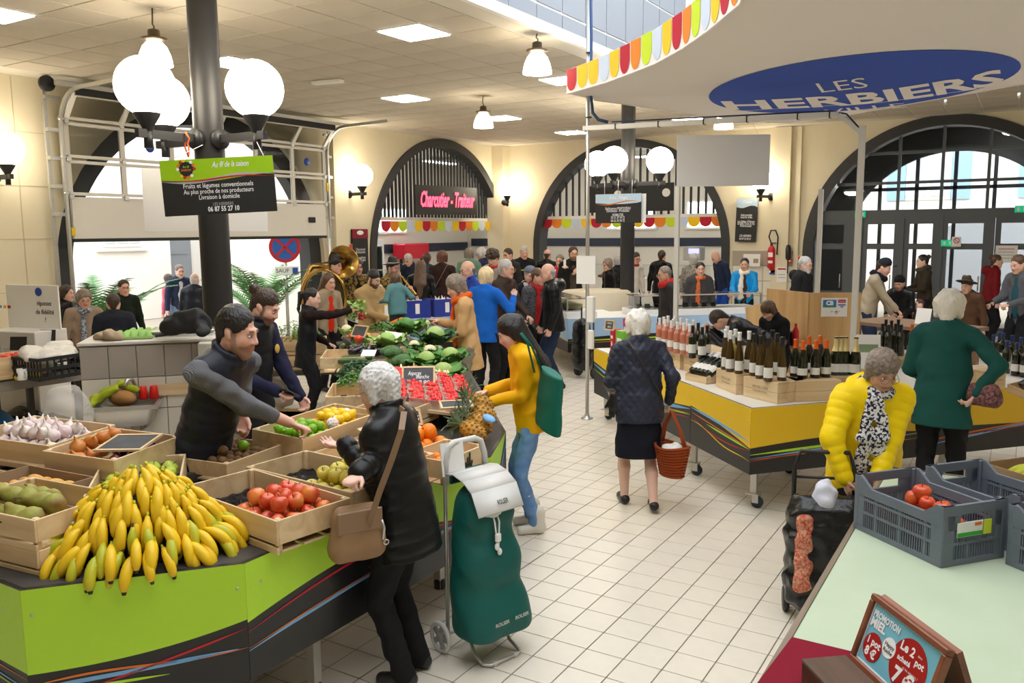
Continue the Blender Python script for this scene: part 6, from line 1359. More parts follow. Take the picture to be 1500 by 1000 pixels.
# ==== WINE: boxes and bottles
def wbox(label,x,y,w,d,h,rz,letters=True,opened=False):
 t=thing('wine_box',label,'box',(x,y,ZT),rz)
 if not opened:
  for k in range(2):
   for sg in(-1,1):mb(M_pine2).box((0,sg*(d/2-.006),h*(.25+.5*k)),(w,.012,h*.5-.002),bev=.002).build('side_board',t);mb(M_pine2).box((sg*(w/2-.006),0,h*(.25+.5*k)),(.012,d-.024,h*.5-.002),bev=.002).build('end_board',t)
  for k in range(2):mb(M_pine2).box((0,d*(k-.5)/2,h-.006),(w,d/2-.002,.012),bev=.002).build('lid_board',t)
  if letters:
   bt=mat('burnt_print',(.20,.11,.05),.8)
   text('VIN DE LOIRE',.03,bt,t,frame((0,-d/2-.001,h*.62),(1,0,0),(0,0,1),(0,-1,0)),width=w*.45);text('MIS EN BOUTEILLE',.02,bt,t,frame((0,-d/2-.001,h*.42),(1,0,0),(0,0,1),(0,-1,0)),width=w*.4)
 else:
  prof=[(-d/2,0),(d/2,0),(d/2,h),(-d/2,h*.42)]
  for sx in(-1,1):b=mb(M_pine2);b.prism(prof,-.005,.005,frame((sx*(w/2-.005),0,0),(0,1,0),(0,0,1),(1,0,0)));b.build('side_board',t)
  mb(M_pine2).box((0,-d/2,h*.21),(w,.01,h*.42)).build('front_board',t);mb(M_pine2).box((0,d/2,h/2),(w,.01,h)).build('back_board',t);mb(M_pine2).box((0,0,.005),(w,d,.01)).build('base_board',t)
 return t
aW=R(-44.0);BH=.165
def wb(label,u0,v0,u1,v1,d,h=BH,**k):
 p,q=on_z(u0,v0,ZT),on_z(u1,v1,ZT);dx=(q-p).xy;w=dx.length;dx.normalize();n=Vector((-dx.y,dx.x));c=(p+q).xy/2+n*(d/2+.01)
 return wbox(label,c.x,c.y,w,d,h,math.atan2(dx.y,dx.x),**k)
b1=wb('pale wooden wine box under the slender white capped bottles',1047,566,1076,578,.32);b2=wb('wooden wine box at the stall corner with black capped bottles',1087,580,1137,592,.30)
b3=wb('plain wooden box under the orange capped bottles',1166,589,1232,587,.38,letters=False);b0=wb('wooden wine box under the dark bottles behind the quilted jacket',1000,543,1034,552,.40);b00=wb('wooden wine box under the rosé bottles at the left',968,530,994,541,.55)
b4=wb('wooden wine box at the right picture edge',1440,573,1474,570,.25,letters=False)
tb=wb('tilted open box of lying bottles with blue white labels',1003,556,1034,563,.30,.15,opened=True);tb2=wb('open sloping wooden rack of dark bottles at the right picture edge',1474,574,1512,590,.30,.16,opened=True)
b5=wb('wooden box behind the champagne bottles below the till screen',1205,561,1268,560,.40,.13,letters=False);b6=wb('low wooden box under the dark red wines behind the green jacket',1280,538,1348,534,.45,.12,letters=False)
def glassmat(n,c,tr=.0):return mat('bottle_'+n,c,.06,spec=.6,coat=.3,trans=tr)
M_gdark=glassmat('dark',(.010,.013,.006));M_gbrown=glassmat('amber',(.055,.028,.004));M_grose=glassmat('rose',rgb(240,150,120),.45);M_gyel=glassmat('straw',rgb(205,180,70))
M_lab=mat('bottle_label',(.82,.80,.74),.6);M_labd=mat('bottle_label_blue',rgb(40,70,130),.6)
SHAPES=dict(slim=[(.030,0),(.036,.006),(.0365,.10),(.034,.16),(.024,.22),(.0155,.265),(.0145,.33),(.016,.331),(.016,.345),(.012,.346)],bord=[(.032,0),(.0375,.006),(.0375,.185),(.034,.205),(.019,.225),(.0145,.24),(.0142,.29),(.016,.291),(.016,.302),(.012,.303)],burg=[(.034,0),(.0405,.006),(.0405,.15),(.036,.18),(.022,.22),(.0148,.25),(.0142,.29),(.016,.291),(.016,.302),(.012,.303)],champ=[(.036,0),(.0435,.006),(.0435,.15),(.038,.185),(.024,.225),(.0165,.255),(.0155,.31),(.018,.311),(.018,.322),(.012,.324)])
def bottle_kind(shape,gm,capc,labm,clen=.07,laby=(.045,.11)):
 pr=SHAPES[shape];H_=pr[-1][1];o=mb(gm).lathe(pr,16).build('wine_bottle')
 def rad(z):
  for(r0,z0),(r1,z1)in zip(pr[:-1],pr[1:]):
   if z0<=z<=z1 and z1>z0:return r0+(r1-r0)*(z-z0)/(z1-z0)
  return pr[-1][0]
 zz=[H_-clen+clen*i/6 for i in range(7)];mb(capc).lathe([(rad(z-.001)+.0012,z)for z in zz]+[(.001,H_+.0015)],16).build('capsule',o)
 if labm:
  b=mb(labm);n=12;r=rad((laby[0]+laby[1])/2)+.0008;vs=[]
  for z in laby:
   for i in range(n+1):a=-math.pi/2-1.25+2.5*i/n;vs.append((r*math.cos(a),r*math.sin(a),z))
  b.add(vs,[(i,i+1,n+2+i,n+1+i)for i in range(n)],True);b.build('label',o)
 return Kind(o)
cw=mat('capsule_white',(.82,.82,.80),.35);cb2=mat('capsule_black',(.012,.012,.012),.35);co_=mat('capsule_orange',rgb(225,95,25),.35);cg=mat('capsule_gold',rgb(225,205,145),.35,metal=.3);cbl=mat('capsule_blue',rgb(35,55,110),.35)
k_rose=bottle_kind('bord',M_grose,cw,M_lab);k_bord=bottle_kind('bord',M_gdark,cb2,M_lab,laby=(.05,.13));k_wslim=bottle_kind('slim',M_gbrown,cw,M_lab,laby=(.03,.11));k_wyel=bottle_kind('bord',M_gyel,cw,M_lab)
k_bslim=bottle_kind('slim',M_gbrown,cb2,M_lab,laby=(.03,.11));k_or=bottle_kind('burg',M_gdark,co_,M_lab,laby=(.03,.085));k_ch=bottle_kind('champ',M_gdark,cg,M_lab,clen=.12,laby=(.03,.10));k_red=bottle_kind('bord',M_gdark,cbl,M_lab,clen=.06);k_dark=bottle_kind('bord',M_gdark,cb2,None)
tocamz=lambda p:math.atan2(-p.x,p.y)*0+math.atan2(p.x-0,-(p.y-0))*0
def stand(kind,pts,z,lb,group):
 for u,v in pts:
  p=on_z(u,v,z);kind((p.x,p.y,z),(0,0,math.atan2(-p.x,p.y)+rnd(-.35,.35)),1.0,lb,'wine bottle',group)
stand(k_rose,[(966,509),(974,512),(983,514),(992,517),(1001,519),(1010,521),(978,505),(988,507),(997,509),(1006,511),(1015,513),(986,511),(972,507)],ZT+BH,'rosé wine bottle with white capsule','rosé bottles on the left boxes')
stand(k_bord,[(1014,524),(1028,527),(1035,524),(1022,519)],ZT+BH,'dark bottle with white label beside the rosé','dark bottles on the left box')
stand(k_wslim,[(1062,541),(1069,544),(1082,547),(1064,535),(1076,541),(1096,545)],ZT+BH,'slender amber bottle with white capsule','slender white capped bottles');stand(k_wyel,[(1067,539),(1073,542)],ZT+BH,'pale yellow wine bottle behind the slender white capped ones','pale yellow bottles')
stand(k_bslim,[(1104,550),(1113,554),(1125,558),(1145,557),(1117,545),(1137,549),(1130,543)],ZT+BH,'slender amber bottle with black capsule','slender black capped bottles')
stand(k_or,[(1164,551),(1175,554),(1194,553),(1209,552),(1184,545),(1200,544)],ZT+BH,'dark bottle with orange capsule and small white label','orange capped bottles')
stand(k_ch,[(1223,549),(1237,549),(1252,550),(1230,549)],ZT+.13,'champagne bottle with pale gold foil','champagne bottles');
stand(k_dark,[(1291,519),(1300,521),(1310,519),(1318,521),(1304,513),(1296,511),(1314,511)],ZT+.12,'dark bottle left of the green jacket','dark bottles left of the green jacket');k_or((on_z(1334,520,ZT+.12).x,on_z(1334,520,ZT+.12).y,ZT+.12),(0,0,.4),1,'single orange capped bottle right of the dark red wines','wine bottle')
stand(k_red,[(1453,535),(1467,532),(1480,536),(1493,540),(1473,546),(1487,550),(1500,552),(1462,530)],ZT,'wine bottle with blue capsule at the right','blue capped bottles at the right')
def lying(t,kind,n,w,d,lb,group,h):
 for i in range(n):
  p=local(t,(-w/2+w*(i+.5)/n,-d*.36,.07));kind(p,(R(-58),0,t.rotation_euler.z+rnd(-.08,.08)),1.0,lb,'wine bottle',group)
k_ly=bottle_kind('burg',M_gdark,cw,M_lab,laby=(.03,.10));lying(tb,k_ly,5,.26,.30,'bottle lying in the tilted open box','bottles in the tilted open box',.15)
k_ly2=bottle_kind('burg',M_gdark,cb2,M_labd,laby=(.03,.10));lying(tb2,k_ly2,4,.24,.30,'dark bottle lying in the right sloping rack','bottles in the right sloping rack',.16)
for u,v in((1225,553),(1238,553),(1251,550)):
 p=on_z(u,v,ZT+.03);k_ly((p.x,p.y,ZT+.035),(R(-55),0,R(-20)),.8,'small dark bottle leaning before the champagne','wine bottle','small leaning bottles')
for u,v,w,h,c,lb in((913,519,.20,.26,rgb(120,185,60),'lime green carton at the left end of the wine stall'),(902,512,.10,.24,rgb(200,30,60),'narrow red carton behind the lime green one'),(927,521,.17,.19,rgb(165,25,50),'dark red box with a flower print before the white haired woman'),(921,503,.12,.30,rgb(215,40,120),'pink carton half hidden by white hair'),(927,501,.22,.24,rgb(125,190,60),'second lime green carton further back on the stall')):
 p=on_z(u,v,ZT);m_=mat('carton_%d'%u,c,.5);t=thing('carton',lb,'carton',(p.x,p.y,ZT),R(-43));mb(m_).box((0,0,h/2),(w,.10,h),bev=.003).build('box',t);mb(M_sw).box((0,-.051,h*.62),(w*.6,.002,h*.14)).build('print',t);mb(M_sw).ell((0,-.051,h*.3),(w*.2,.002,h*.12),10,6).build('print',t)
pricetag('small black slate sign on top of the green carton',on_z(893,476,1.16),(R(80),0,R(-20)),.13,.10,sl,(('VRAC',.03,0,.02,.08),('BIO',.03,0,-.02,.05)))
t=pricetag('white leaflet stand with landscape photo right of the till screen',on_z(1272,515,1.12),(R(80),0,R(20)),.20,.30,M_paper,(),False);mb(mat('photo_green',(.25,.33,.2),.6)).box((0,.03,.004),(.16,.07,.002)).build('photo',t)
M_till=wood('till_pine',(.56,.33,.13),(.74,.50,.24),5,2)
p0,p1,p2=on_z(1183,510,.80),on_z(1258,510,.80),on_z(1133,505,.80)
ts=thing('till_screen','bare pine screen with a card payment notice behind the wine stall','screen',(p0.x,p0.y,0));q0=Vector((p0.x,p0.y,0))
a,e=Vector((p0.x,p0.y,0)),Vector((p1.x,p1.y,0));hz=zat_=None
def ztop_at(u,v,P):r=ray(u,v);k=math.hypot(P.x,P.y)/math.hypot(r.x,r.y);return CH+r.z*k
z1=ztop_at(1210,429,a)
d_=(e-a).normalized();bx=Vector((-.75,.66,0))
for i in range(3):s0,s1=(e-a)*(i/3),(e-a)*((i+1)/3);mb(M_till).bar(s0+Vector((0,0,z1/2)),s1+Vector((0,0,z1/2))-d_*.002,.022,z1).build('board',ts)
for i in range(2):s0,s1=bx*(.42*i),bx*(.42*(i+1));mb(M_till).bar(s0+Vector((0,0,z1/2)),s1+Vector((0,0,z1/2)),.022,z1).build('board',ts)
s1_=bx*.84;mb(M_till).bar(s1_+Vector((0,0,z1/2-.04)),s1_+bx*.35+Vector((0,0,z1/2-.12)),.022,z1-.3).build('board',ts)
nx=Vector((d_.y,-d_.x,0));cpt=a+(e-a)*.48
t=board('card_notice','white card payment notice with blue logo taped on the pine screen','notice',Vector((cpt.x,cpt.y,z1-.17))+nx*.018,d_,(0,0,1),.30,.22,M_paper,.004)
mb(mat('cb_blue',rgb(60,130,190),.5)).box((-.055,.045,.002),(.15,.085,.004)).build('print',t);mb(mat('cb_green',rgb(50,140,110),.5)).box((-.055,.01,.0025),(.15,.02,.004)).build('print',t);text('CB',.065,M_sw,t,T((-.055,.048,.005)),bold=.004);text('CB',.05,M_sblk,t,T((.02,-.06,.004)),width=.03)
mb(M_sr).box((.085,.072,.002),(.085,.035,.004)).build('print',t);text('MasterCard',.018,M_sw,t,T((.085,.072,.005)),width=.07);mb(M_blue).box((.085,.028,.002),(.085,.012,.004)).build('print',t);text('VISA',.02,M_blue,t,T((.085,.005,.004)),bold=.001);text('3D  -  CB  P',.02,M_sblk,t,T((.01,-.05,.004)))
p=on_z(1150,498,.9);o=mb(M_black).box((0,0,.08),(.24,.18,.16),bev=.01).build('black_case');tag(put(o,(p.x,p.y,.85)),'black case on the till shelf behind the boy','case')
p=on_z(1165,500,.9);o=mb(M_red).lathe([(.035,0),(.04,.02),(.04,.17),(.015,.22),(.015,.26)],12).build('spray_bottle');tag(put(o,(p.x,p.y,.85)),'red spray bottle standing beside the till screen','bottle')
q=(on_z(1150,505,.83)+on_z(1165,505,.83))/2;o=mb(M_till).box((0,0,-.02),(.62,.40,.04)).box((-.28,.15,-.42),(.04,.04,.80)).box((.28,.15,-.42),(.04,.04,.80)).box((.28,-.15,-.42),(.04,.04,.80)).box((-.28,-.15,-.42),(.04,.04,.80)).build('till_shelf');tag(put(o,(q.x,q.y,.85)),'small pine shelf table behind the boy at the till','shelf')
# ==== NEAR TABLE AT THE RIGHT
M_gtop=mat('pale_green_top',rgb(188,202,176),.5,noise=(5,.4,rgb(176,192,164)),bump=('noise',300,.06));M_edge=wood('table_edge',(.16,.12,.08),(.26,.20,.14),20,1)
gt=thing('market_table','pale green topped table with dark wooden edge at the lower right','table',(.4,3.6,0))
mb(M_gtop).box((0,0,.836),(1.98,2.9,.026),bev=.004).build('top',gt)
for x in(-1,1):mb(M_edge).box((x*1.0,0,.832),(.02,2.94,.04)).build('edge_strip',gt)
for y in(-1,1):mb(M_edge).box((0,y*1.46,.832),(1.98,.02,.04)).build('edge_strip',gt)
for x in(-.85,.85):
 for y in(-1.3,1.3):mb(M_alu).box((x,y,.41),(.05,.05,.82)).build('leg',gt)
M_gcr=mat('grey_crate_plastic',rgb(112,120,132),.42,noise=(9,.3,rgb(100,108,120)))
def grey_crate(label,x,y,rz,w=.62,d=.40,h=.25):
 t=thing('plastic_crate',label,'crate',(x,y,ZT),rz);e=.012
 def wall(L,M,end):
  b=mb(M_gcr);lowz=h if end else h*.82
  b.box((-L/2+.03,0,lowz/2),(.06,e,lowz),M);b.box((L/2-.03,0,lowz/2),(.06,e,lowz),M)
  b.box((0,0,.012),(L,e*1.2,.024),M);b.box((0,0,lowz-.02),(L,e*1.3,.04),M);b.box((0,0,h*.36),(L,e*1.1,.012),M)
  if not end:b.box((0,0,h*.60),(L,e*1.1,.012),M)
  n=int((L-.12)/.0125)
  for i in range(n):
   s=-L/2+.06+(L-.12)*(i+.5)/n
   wd=.014 if i%11==5 else.0042;top=h*.60 if end else lowz-.03;b.box((s,0,(.02+top)/2),(wd,e*.8,top-.02),M)
  if end:
   b.box((-L*.33,0,h*.76),(L*.2,e,h*.34),M);b.box((L*.33,0,h*.76),(L*.2,e,h*.34),M);b.box((0,0,h*.64),(L*.5,e,h*.10),M)
  else:
   for sg in(-1,1):b.prism([(sg*L/2,lowz-.01),(sg*(L/2-.06),lowz-.01),(sg*(L/2-.10),lowz),(sg*(L/2-.04),h),(sg*L/2,h)][::sg],-e*.6,e*.6,M@frame((0,0,0),(1,0,0),(0,0,1),(0,-1,0)))
  b.build('end_wall' if end else 'side_wall',t)
 for sg in(-1,1):wall(w,T((0,sg*(d/2-e/2),0)),False);wall(d,Matrix.Rotation(R(90),4,'Z')@T((0,sg*(w/2-e/2),0)),True)
 mb(M_gcr).box((0,0,.006),(w-.02,d-.02,.008)).build('base',t)
 for sx in(-1,1):
  for sy in(-1,1):mb(M_gcr).box((sx*(w/2-.012),sy*(d/2-.012),h/2),(.028,.028,h),bev=.004).build('corner_post',t)
 return t
def vdir(p,q):d=(q-p).xy;return math.atan2(d.y,d.x)
A0,B0,C0=on_z(1250,772,ZT),on_z(1378,832,ZT),on_z(1463,820,ZT)
rzc=vdir(A0,B0);ux_=Vector((math.cos(rzc),math.sin(rzc),0));uy_=Vector((-ux_.y,ux_.x,0));Wc=(B0-A0).length;Dc=.33
cc1=(A0+B0)/2+uy_*(Dc/2)
gc1=grey_crate('grey slatted plastic crate of red fruit nearest on the green table',cc1.x,cc1.y,rzc,Wc,Dc)
cc2=cc1+uy_*(Dc+.07)-ux_*.0;gc2=grey_crate('second grey crate behind the nearest one on the green table',cc2.x,cc2.y,rzc,Wc,Dc)
cc3=cc1+ux_*(Wc*.5+.30)+uy_*.28;gc3=grey_crate('grey crate of red fruit cut by the right picture edge',cc3.x,cc3.y,rzc,Wc,Dc)
cc4=cc2+ux_*(Wc*.5+.24)+uy_*.36;gc4=grey_crate('grey crate behind the others at the right picture edge',cc4.x,cc4.y,rzc,Wc,Dc)
rap=apple_kind('red_fruit',fruitmat('tomato_apple',rgb(205,45,30),rgb(225,120,60),6,.25,coat=.3),.036)
heap(rap,gc1,Wc-.06,Dc-.06,.015,.039,'red apple in the nearest grey crate','apple','red apples in the nearest grey crate',layers=3)
rap(local(gc1,(-.05,.02,.20)),(0,0,1),1.1,'topmost shiny red apple showing above the nearest grey crate','apple')
heap(rap,gc3,Wc-.06,Dc-.06,.015,.039,'red apple in the crate at the right picture edge','apple','red apples in the right edge crate',layers=1)
t=thing('crate_label','white and green organic label clipped on the nearest grey crate','label',local(gc1,(Wc/2+.006,-.02,.15)),rzc+R(90))
mb(M_paper).box((-.015,-.002,0),(.13,.003,.06)).build('card',t);mb(mat('label_green',rgb(70,170,60),.5)).box((-.015,-.0045,-.02),(.13,.002,.016)).build('print',t);mb(M_so).box((.025,-.0045,.018),(.035,.002,.012)).build('print',t);mb(mat('yellow_label',rgb(215,225,60),.5)).box((.075,-.003,.0),(.04,.003,.06)).build('yellow_card',t)
bx_=thing('cardboard_box','brown cardboard banana box behind the grey crates','box',(cc2.x+.22,cc2.y+.42,ZT),rzc)
for sg in(-1,1):mb(M_card).box((0,sg*.19,.10),(.46,.008,.20)).build('side_flap',bx_);mb(M_card).box((sg*.23,0,.10),(.008,.38,.20)).build('end_flap',bx_)
mb(M_card).box((0,0,.005),(.45,.37,.008)).build('base',bx_)
for i in range(6):bang(local(bx_,(-.08+.045*i,-.02,.19)),(R(10),R(rnd(-10,10)),rzc+R(200+8*i)),1.15,'green yellow banana in the cardboard box behind the grey crates','banana','bananas in the cardboard box')
M_mah=wood('mahogany',(.16,.045,.02),(.28,.09,.04),9,0,.35);M_walnut=wood('walnut',(.07,.035,.02),(.14,.075,.045),8,0,.5)
M_sky=mat('promo_blue',rgb(120,190,210),.4);M_pred=mat('promo_red',rgb(170,25,22),.4)
def on_plane(u,v,P,n):r=ray(u,v);return EYE+r*((P-EYE).dot(n)/r.dot(n))
TLp,TRp,BLp=on_z(1280,868,ZT+.235),on_z(1392,952,ZT+.235),on_z(1245,962,ZT+.03)
xx=(TRp-TLp).normalized();yy=(TLp-BLp);yy=(yy-xx*yy.dot(xx));Hp=yy.length*1.02;yy.normalize();nn=xx.cross(yy);Wp=(TRp-TLp).length
sg_=thing('promotion_stand','mahogany framed honey promotion sign standing on the green table','sign');sg_.matrix_world=frame(TLp,xx,yy,nn)
fw_=Hp*.085
mb(M_sky).box((Wp/2,-Hp/2,-.008),(Wp-.02,Hp-.02,.006)).build('print_sheet',sg_)
for(x,y,w,h)in((Wp/2,-fw_/2,Wp,fw_),(Wp/2,-Hp+fw_/2,Wp,fw_),(fw_/2,-Hp/2,fw_,Hp-2*fw_),(Wp-fw_/2,-Hp/2,fw_,Hp-2*fw_)):mb(M_mah).box((x,y,-.006),(w,h,.026),bev=.003).build('frame_rail',sg_)
b=mb(M_mah);b.box((Wp/2,0,0),(Wp,Hp,.018),T((0,0,-.03))@Matrix.Rotation(R(38),4,'X')@T((0,-Hp/2,0)));b.build('back_board',sg_)
for(x,y,w,h)in((Wp/2,-fw_-.002,Wp-2*fw_,.004),(Wp/2,-Hp+fw_+.002,Wp-2*fw_,.004),(fw_+.002,-Hp/2,.004,Hp-2*fw_),(Wp-fw_-.002,-Hp/2,.004,Hp-2*fw_)):mb(M_sw).box((x,y,-.0045),(w,h,.002)).build('white_border',sg_)
Ws,Hs=Wp-2*fw_,Hp-2*fw_;PX=lambda u,v,z=-.0028:T((fw_+Ws*u,-fw_-Hs*v,z))
for tx,u,v,sz,ww,b_ in(('PROMOTION',.235,.165,.15,.40,.006),('MIEL',.145,.315,.20,.23,.009)):text(tx,Hs*sz,M_sw,sg_,PX(u,v),bold=b_*Hs,width=ww*Ws)
def disc(u,v,r,m_,z=-.0042):mb(m_).lathe([(r*Hs,0),(r*Hs,.001)],32,PX(u,v,z)).build('print_disc',sg_)
disc(.165,.68,.235,M_pred);disc(.665,.545,.43,M_pred);disc(.375,.50,.165,M_sw,-.0038)
for tx,sz,u,v,b_ in(('1 pot',.17,.165,.60,.005),('8 €',.20,.165,.78,.008),('Le 2',.20,.60,.31,.007),('ème',.06,.77,.29,0),('pot',.15,.79,.40,.005),('acheté',.12,.60,.50,.004),('et les suivants..!',.06,.72,.60,0),('7 €',.34,.665,.77,.014)):text(tx,Hs*sz,M_sw,sg_,PX(u,v),bold=b_*Hs)
for tx,v in(('Happy',.465),('Ruche',.56)):text(tx,Hs*.095,M_sblk,sg_,PX(.375,v,-.0024),bold=.002*Hs)
pq=on_z(1235,985,ZT+.06);t=thing('wooden_block','dark walnut block in front of the honey sign','block',(pq.x+.02,pq.y-.06,ZT),vdir(TLp,TRp));mb(M_walnut).box((0,0,.034),(.26,.14,.068),bev=.003).build('body',t);mb(M_walnut).box((0,.0,.071),(.262,.142,.006),bev=.002).build('lid',t)
ca,cb3,cc_2=on_z(1160,934,ZT),on_z(1255,957,ZT),on_z(1108,1003,ZT)
b=mb(cloth('burgundy_cloth',rgb(125,22,42),.9));vv=[ca,cb3+(cb3-ca)*.4,cb3+(cb3-ca)*.4+(cc_2-ca)*2.6,ca+(cc_2-ca)*2.6];b.add([(p.x,p.y,ZT+.001)for p in vv]+[(p.x,p.y,ZT+.004)for p in vv],[(3,2,1,0),(4,5,6,7),(0,1,5,4),(1,2,6,5),(2,3,7,6),(3,0,4,7)],False);o=b.build('table_cloth');tag(o,'burgundy cloth lying at the corner of the green table','cloth')
# ==== SHOPPING TROLLEY, BAGS
M_tgreen=mat('trolley_green',rgb(0,88,82),.6,bump=('noise',8,.5));M_tgrey=mat('trolley_grey',(.62,.61,.58),.6)
tr=thing('shopping_trolley','green fabric shopping trolley with grey flap standing behind the black coat','shopping trolley',(-2.36,3.50,0),R(-107))
Q=SDF()
for k in range(13):
 f=k/12;z=.20+.64*f;r=.128-.045*f;Q.cap((-(.205-.055*f-r),.075-.045*f+.02*math.sin(k*1.3),z),(.205-.055*f-r,.075-.045*f+.02*math.sin(k*1.3),z),r,k=.05)
Q.cap((-.10,.14,.20),(.10,.14,.20),.095,k=.06);Q.cut((0,0,.14),(0,0,-1),.02);Q.cut((0,-.085,0),(0,-1,0),.01)
tbag=sdf_obj('fabric_bag',Q,.0085,M_tgreen,tr,wob=.006,wf=19)
def wrap_on(o,bag,axis_off=.0025):
 from mathutils.bvhtree import BVHTree
 bv=BVHTree.FromPolygons([v.co for v in bag.data.vertices],[tuple(p.vertices)for p in bag.data.polygons]);inv=o.matrix_local.inverted()
 for v in o.data.vertices:
  q=o.matrix_local@v.co;h=bv.ray_cast(Vector((q.x,q.y+1,q.z)),Vector((0,-1,0)))
  if h[0]is not None:v.co=inv@(h[0]+Vector((0,axis_off,0)))
fl_=MB().m(M_tgrey);N=10
pf=[(-.085,.965),(-.02,.975),(.06,.955),(.13,.91),(.185,.80)]
for i in range(len(pf)-1):
 (ya,za),(yb,zb)=pf[i],pf[i+1];fl_.add([(-.15,ya,za),(.15,ya,za),(.15,yb,zb),(-.15,yb,zb),(-.15,ya,za-.006),(.15,ya,za-.006),(.15,yb,zb-.006),(-.15,yb,zb-.006)],[(0,1,2,3),(7,6,5,4),(0,4,5,1),(2,6,7,3),(1,5,6,2),(0,3,7,4)],True)
fl_.build('flap',tr)
text('ROLSER',.035,M_sblk,tr,frame((-.02,.172,.842),(-1,0,0),(0,-.447,.894),(0,.894,.447)),bold=.0008,width=.07)
for x in(.10,-.03):wrap_on(text('ROLSER',.026,M_tgrey,tr,frame((x,.3,.275-.03*abs(x)),(-1,0,0),(0,0,1),(0,1,0)),bold=.0006,width=.09),tbag)
mb(M_alu).tube([(-.14,-.10,.03),(-.14,-.10,.90),(-.13,-.10,.93)],.011,8).tube([(.14,-.10,.03),(.14,-.10,.90),(.13,-.10,.93)],.011,8).build('frame',tr)
mb(M_tgrey).tube([(-.135,-.10,.90),(-.13,-.105,1.02),(-.11,-.11,1.09),(-.07,-.112,1.11),(.07,-.112,1.11),(.11,-.11,1.09),(.13,-.105,1.02),(.135,-.10,.90)],.017,10).build('handle',tr);mb(M_tgreen).box((0,-.10,.93),(.22,.02,.07),bev=.008).build('handle_strap',tr)
mb(M_alu).tube([(-.11,.02,.15),(-.12,.10,.04),(-.12,.17,.012),(-.10,.20,.012),(.10,.20,.012),(.12,.17,.012),(.12,.10,.04),(.11,.02,.15)],.010,8).build('stand',tr);mb(M_tgrey).box((-.07,.20,.012),(.035,.026,.024),bev=.006).box((.07,.20,.012),(.035,.026,.024),bev=.006).build('stand_feet',tr)
mb(M_steel).tube([(-.19,-.10,.085),(.19,-.10,.085)],.008,8).build('axle',tr)
for sx in(-1,1):
 w=mb(mat('wheel_tyre',(.72,.71,.68),.6)).tube([(sx*.19,-.10+.074*math.cos(a),.085+.074*math.sin(a))for a in np.linspace(0,2*math.pi,29)[:-1]],.012,8,closed=True).build('wheel',tr);b=mb(mat('wheel_hub',(.40,.41,.42),.5));b.tube([(sx*.182,-.10,.085),(sx*.198,-.10,.085)],.028,14)
 for k in range(5):a=k*1.2566;b.bar((sx*.19,-.10,.085),(sx*.19,-.10+.066*math.cos(a),.085+.066*math.sin(a)),.012,.03)
 b.build('hub',w)
mb(M_paper).tube([(.02,.13,.80),(.03,.165,.74),(.02,.17,.64)],.005,6).tube([(.0,.13,.80),(.0,.165,.74),(.01,.17,.62)],.005,6).box((.015,.172,.66),(.035,.02,.045),bev=.006).ell((.025,.175,.615),(.014,.012,.02),8,6).ell((.008,.175,.585),(.014,.012,.02),8,6).build('drawstring',tr)
sdf_obj('gathered_lining',SDF().cap((-.07,.10,.83),(.07,.12,.80),.035,k=.02).ell((.02,.15,.80),(.05,.03,.035),.03),.008,M_tgrey,tr,wob=.006,wf=90)
def soft_bag(name,label,cat,P,rz,w,h,d,mt,wob=.004,open_=False,vox=.008,tilt=0):
 t=thing(name,label,cat,P,rz);t.rotation_euler=(0,tilt,rz);Q=SDF()
 Q.cap((-w/2+d/2,0,d/2),(w/2-d/2,0,d/2),d/2,k=.04);Q.cap((-w/2*.86+d/2*.8,0,h-d*.3),(w/2*.86-d/2*.8,0,h-d*.3),d*.32,k=.04)
 for k in range(4):f=(k+.5)/4;Q.cap((-w/2*(1-.12*f)+d/2,0,d/2+(h-d)*f),(w/2*(1-.12*f)-d/2,0,d/2+(h-d)*f),d/2*(1-.30*f),k=.05)
 sdf_obj('body',Q,vox,mt,t,wob=wob,wf=30);return t
M_bagtan=mat('bag_tan',rgb(150,118,84),.6,noise=(4,.5,rgb(120,90,62)))
bp=on_d(524,812,3.62);hb=soft_bag('shoulder_bag','tan and brown leather shoulder bag hanging at the black coat','bag',(bp.x,bp.y,bp.z-.02),R(62),.25,.25,.09,M_bagtan)
mb(M_ltan).box((0,-.046,.19),(.21,.012,.10),bev=.004).build('flap',hb);mb(M_steel).tube([(.10,-.05,.18),(.11,-.055,.14),(.10,-.06,.09)],.006,6).tube([(.115+.012*math.cos(a),-.06,.075+.012*math.sin(a))for a in np.linspace(0,6.28,9)[:-1]],.003,5,closed=True).build('charm',hb)
sp=[on_d(*q)for q in((540,770,3.60),(556,720,3.50),(573,675,3.44),(588,630,3.44),(592,603,3.52),(586,598,3.62))]
b=mb(M_ltan);inv=hb.matrix_basis.inverted()if False else(Matrix.Translation(hb.location)@hb.rotation_euler.to_matrix().to_4x4()).inverted()
pl=[inv@p for p in sp]
for i in range(len(pl)-1):b.bar(pl[i],pl[i+1],.026,.006,up=inv.to_3x3()@Vector((.5,-.85,.1)))
b.build('strap',hb)
tp_=on_d(802,615,5.75);tt=thing('tote_bag','dark green tote bag hanging from the yellow jacket shoulder','bag',(tp_.x,tp_.y,tp_.z-.06),R(-35));tt.rotation_euler=(0,R(10),R(-35))
sdf_obj('body',SDF().cap((0,0,-.02),(0,0,.44),.185,.150,flat=.30).cut((0,0,0),(0,0,-1),.012).cut((0,0,.42),(0,0,1),.006),.0075,mat('tote_green',rgb(5,105,90),.6),tt,wob=.006,wf=22)
inv=(Matrix.Translation(tt.location)@tt.rotation_euler.to_matrix().to_4x4()).inverted();b=mb(MATS['tote_green'])
for q in(((783,545,5.7),(772,500,5.6),(762,488,5.6)),((795,545,5.75),(778,505,5.65),(764,488,5.6))):b.tube([inv@on_d(*z)for z in q],.008,6)
b.build('handles',tt)
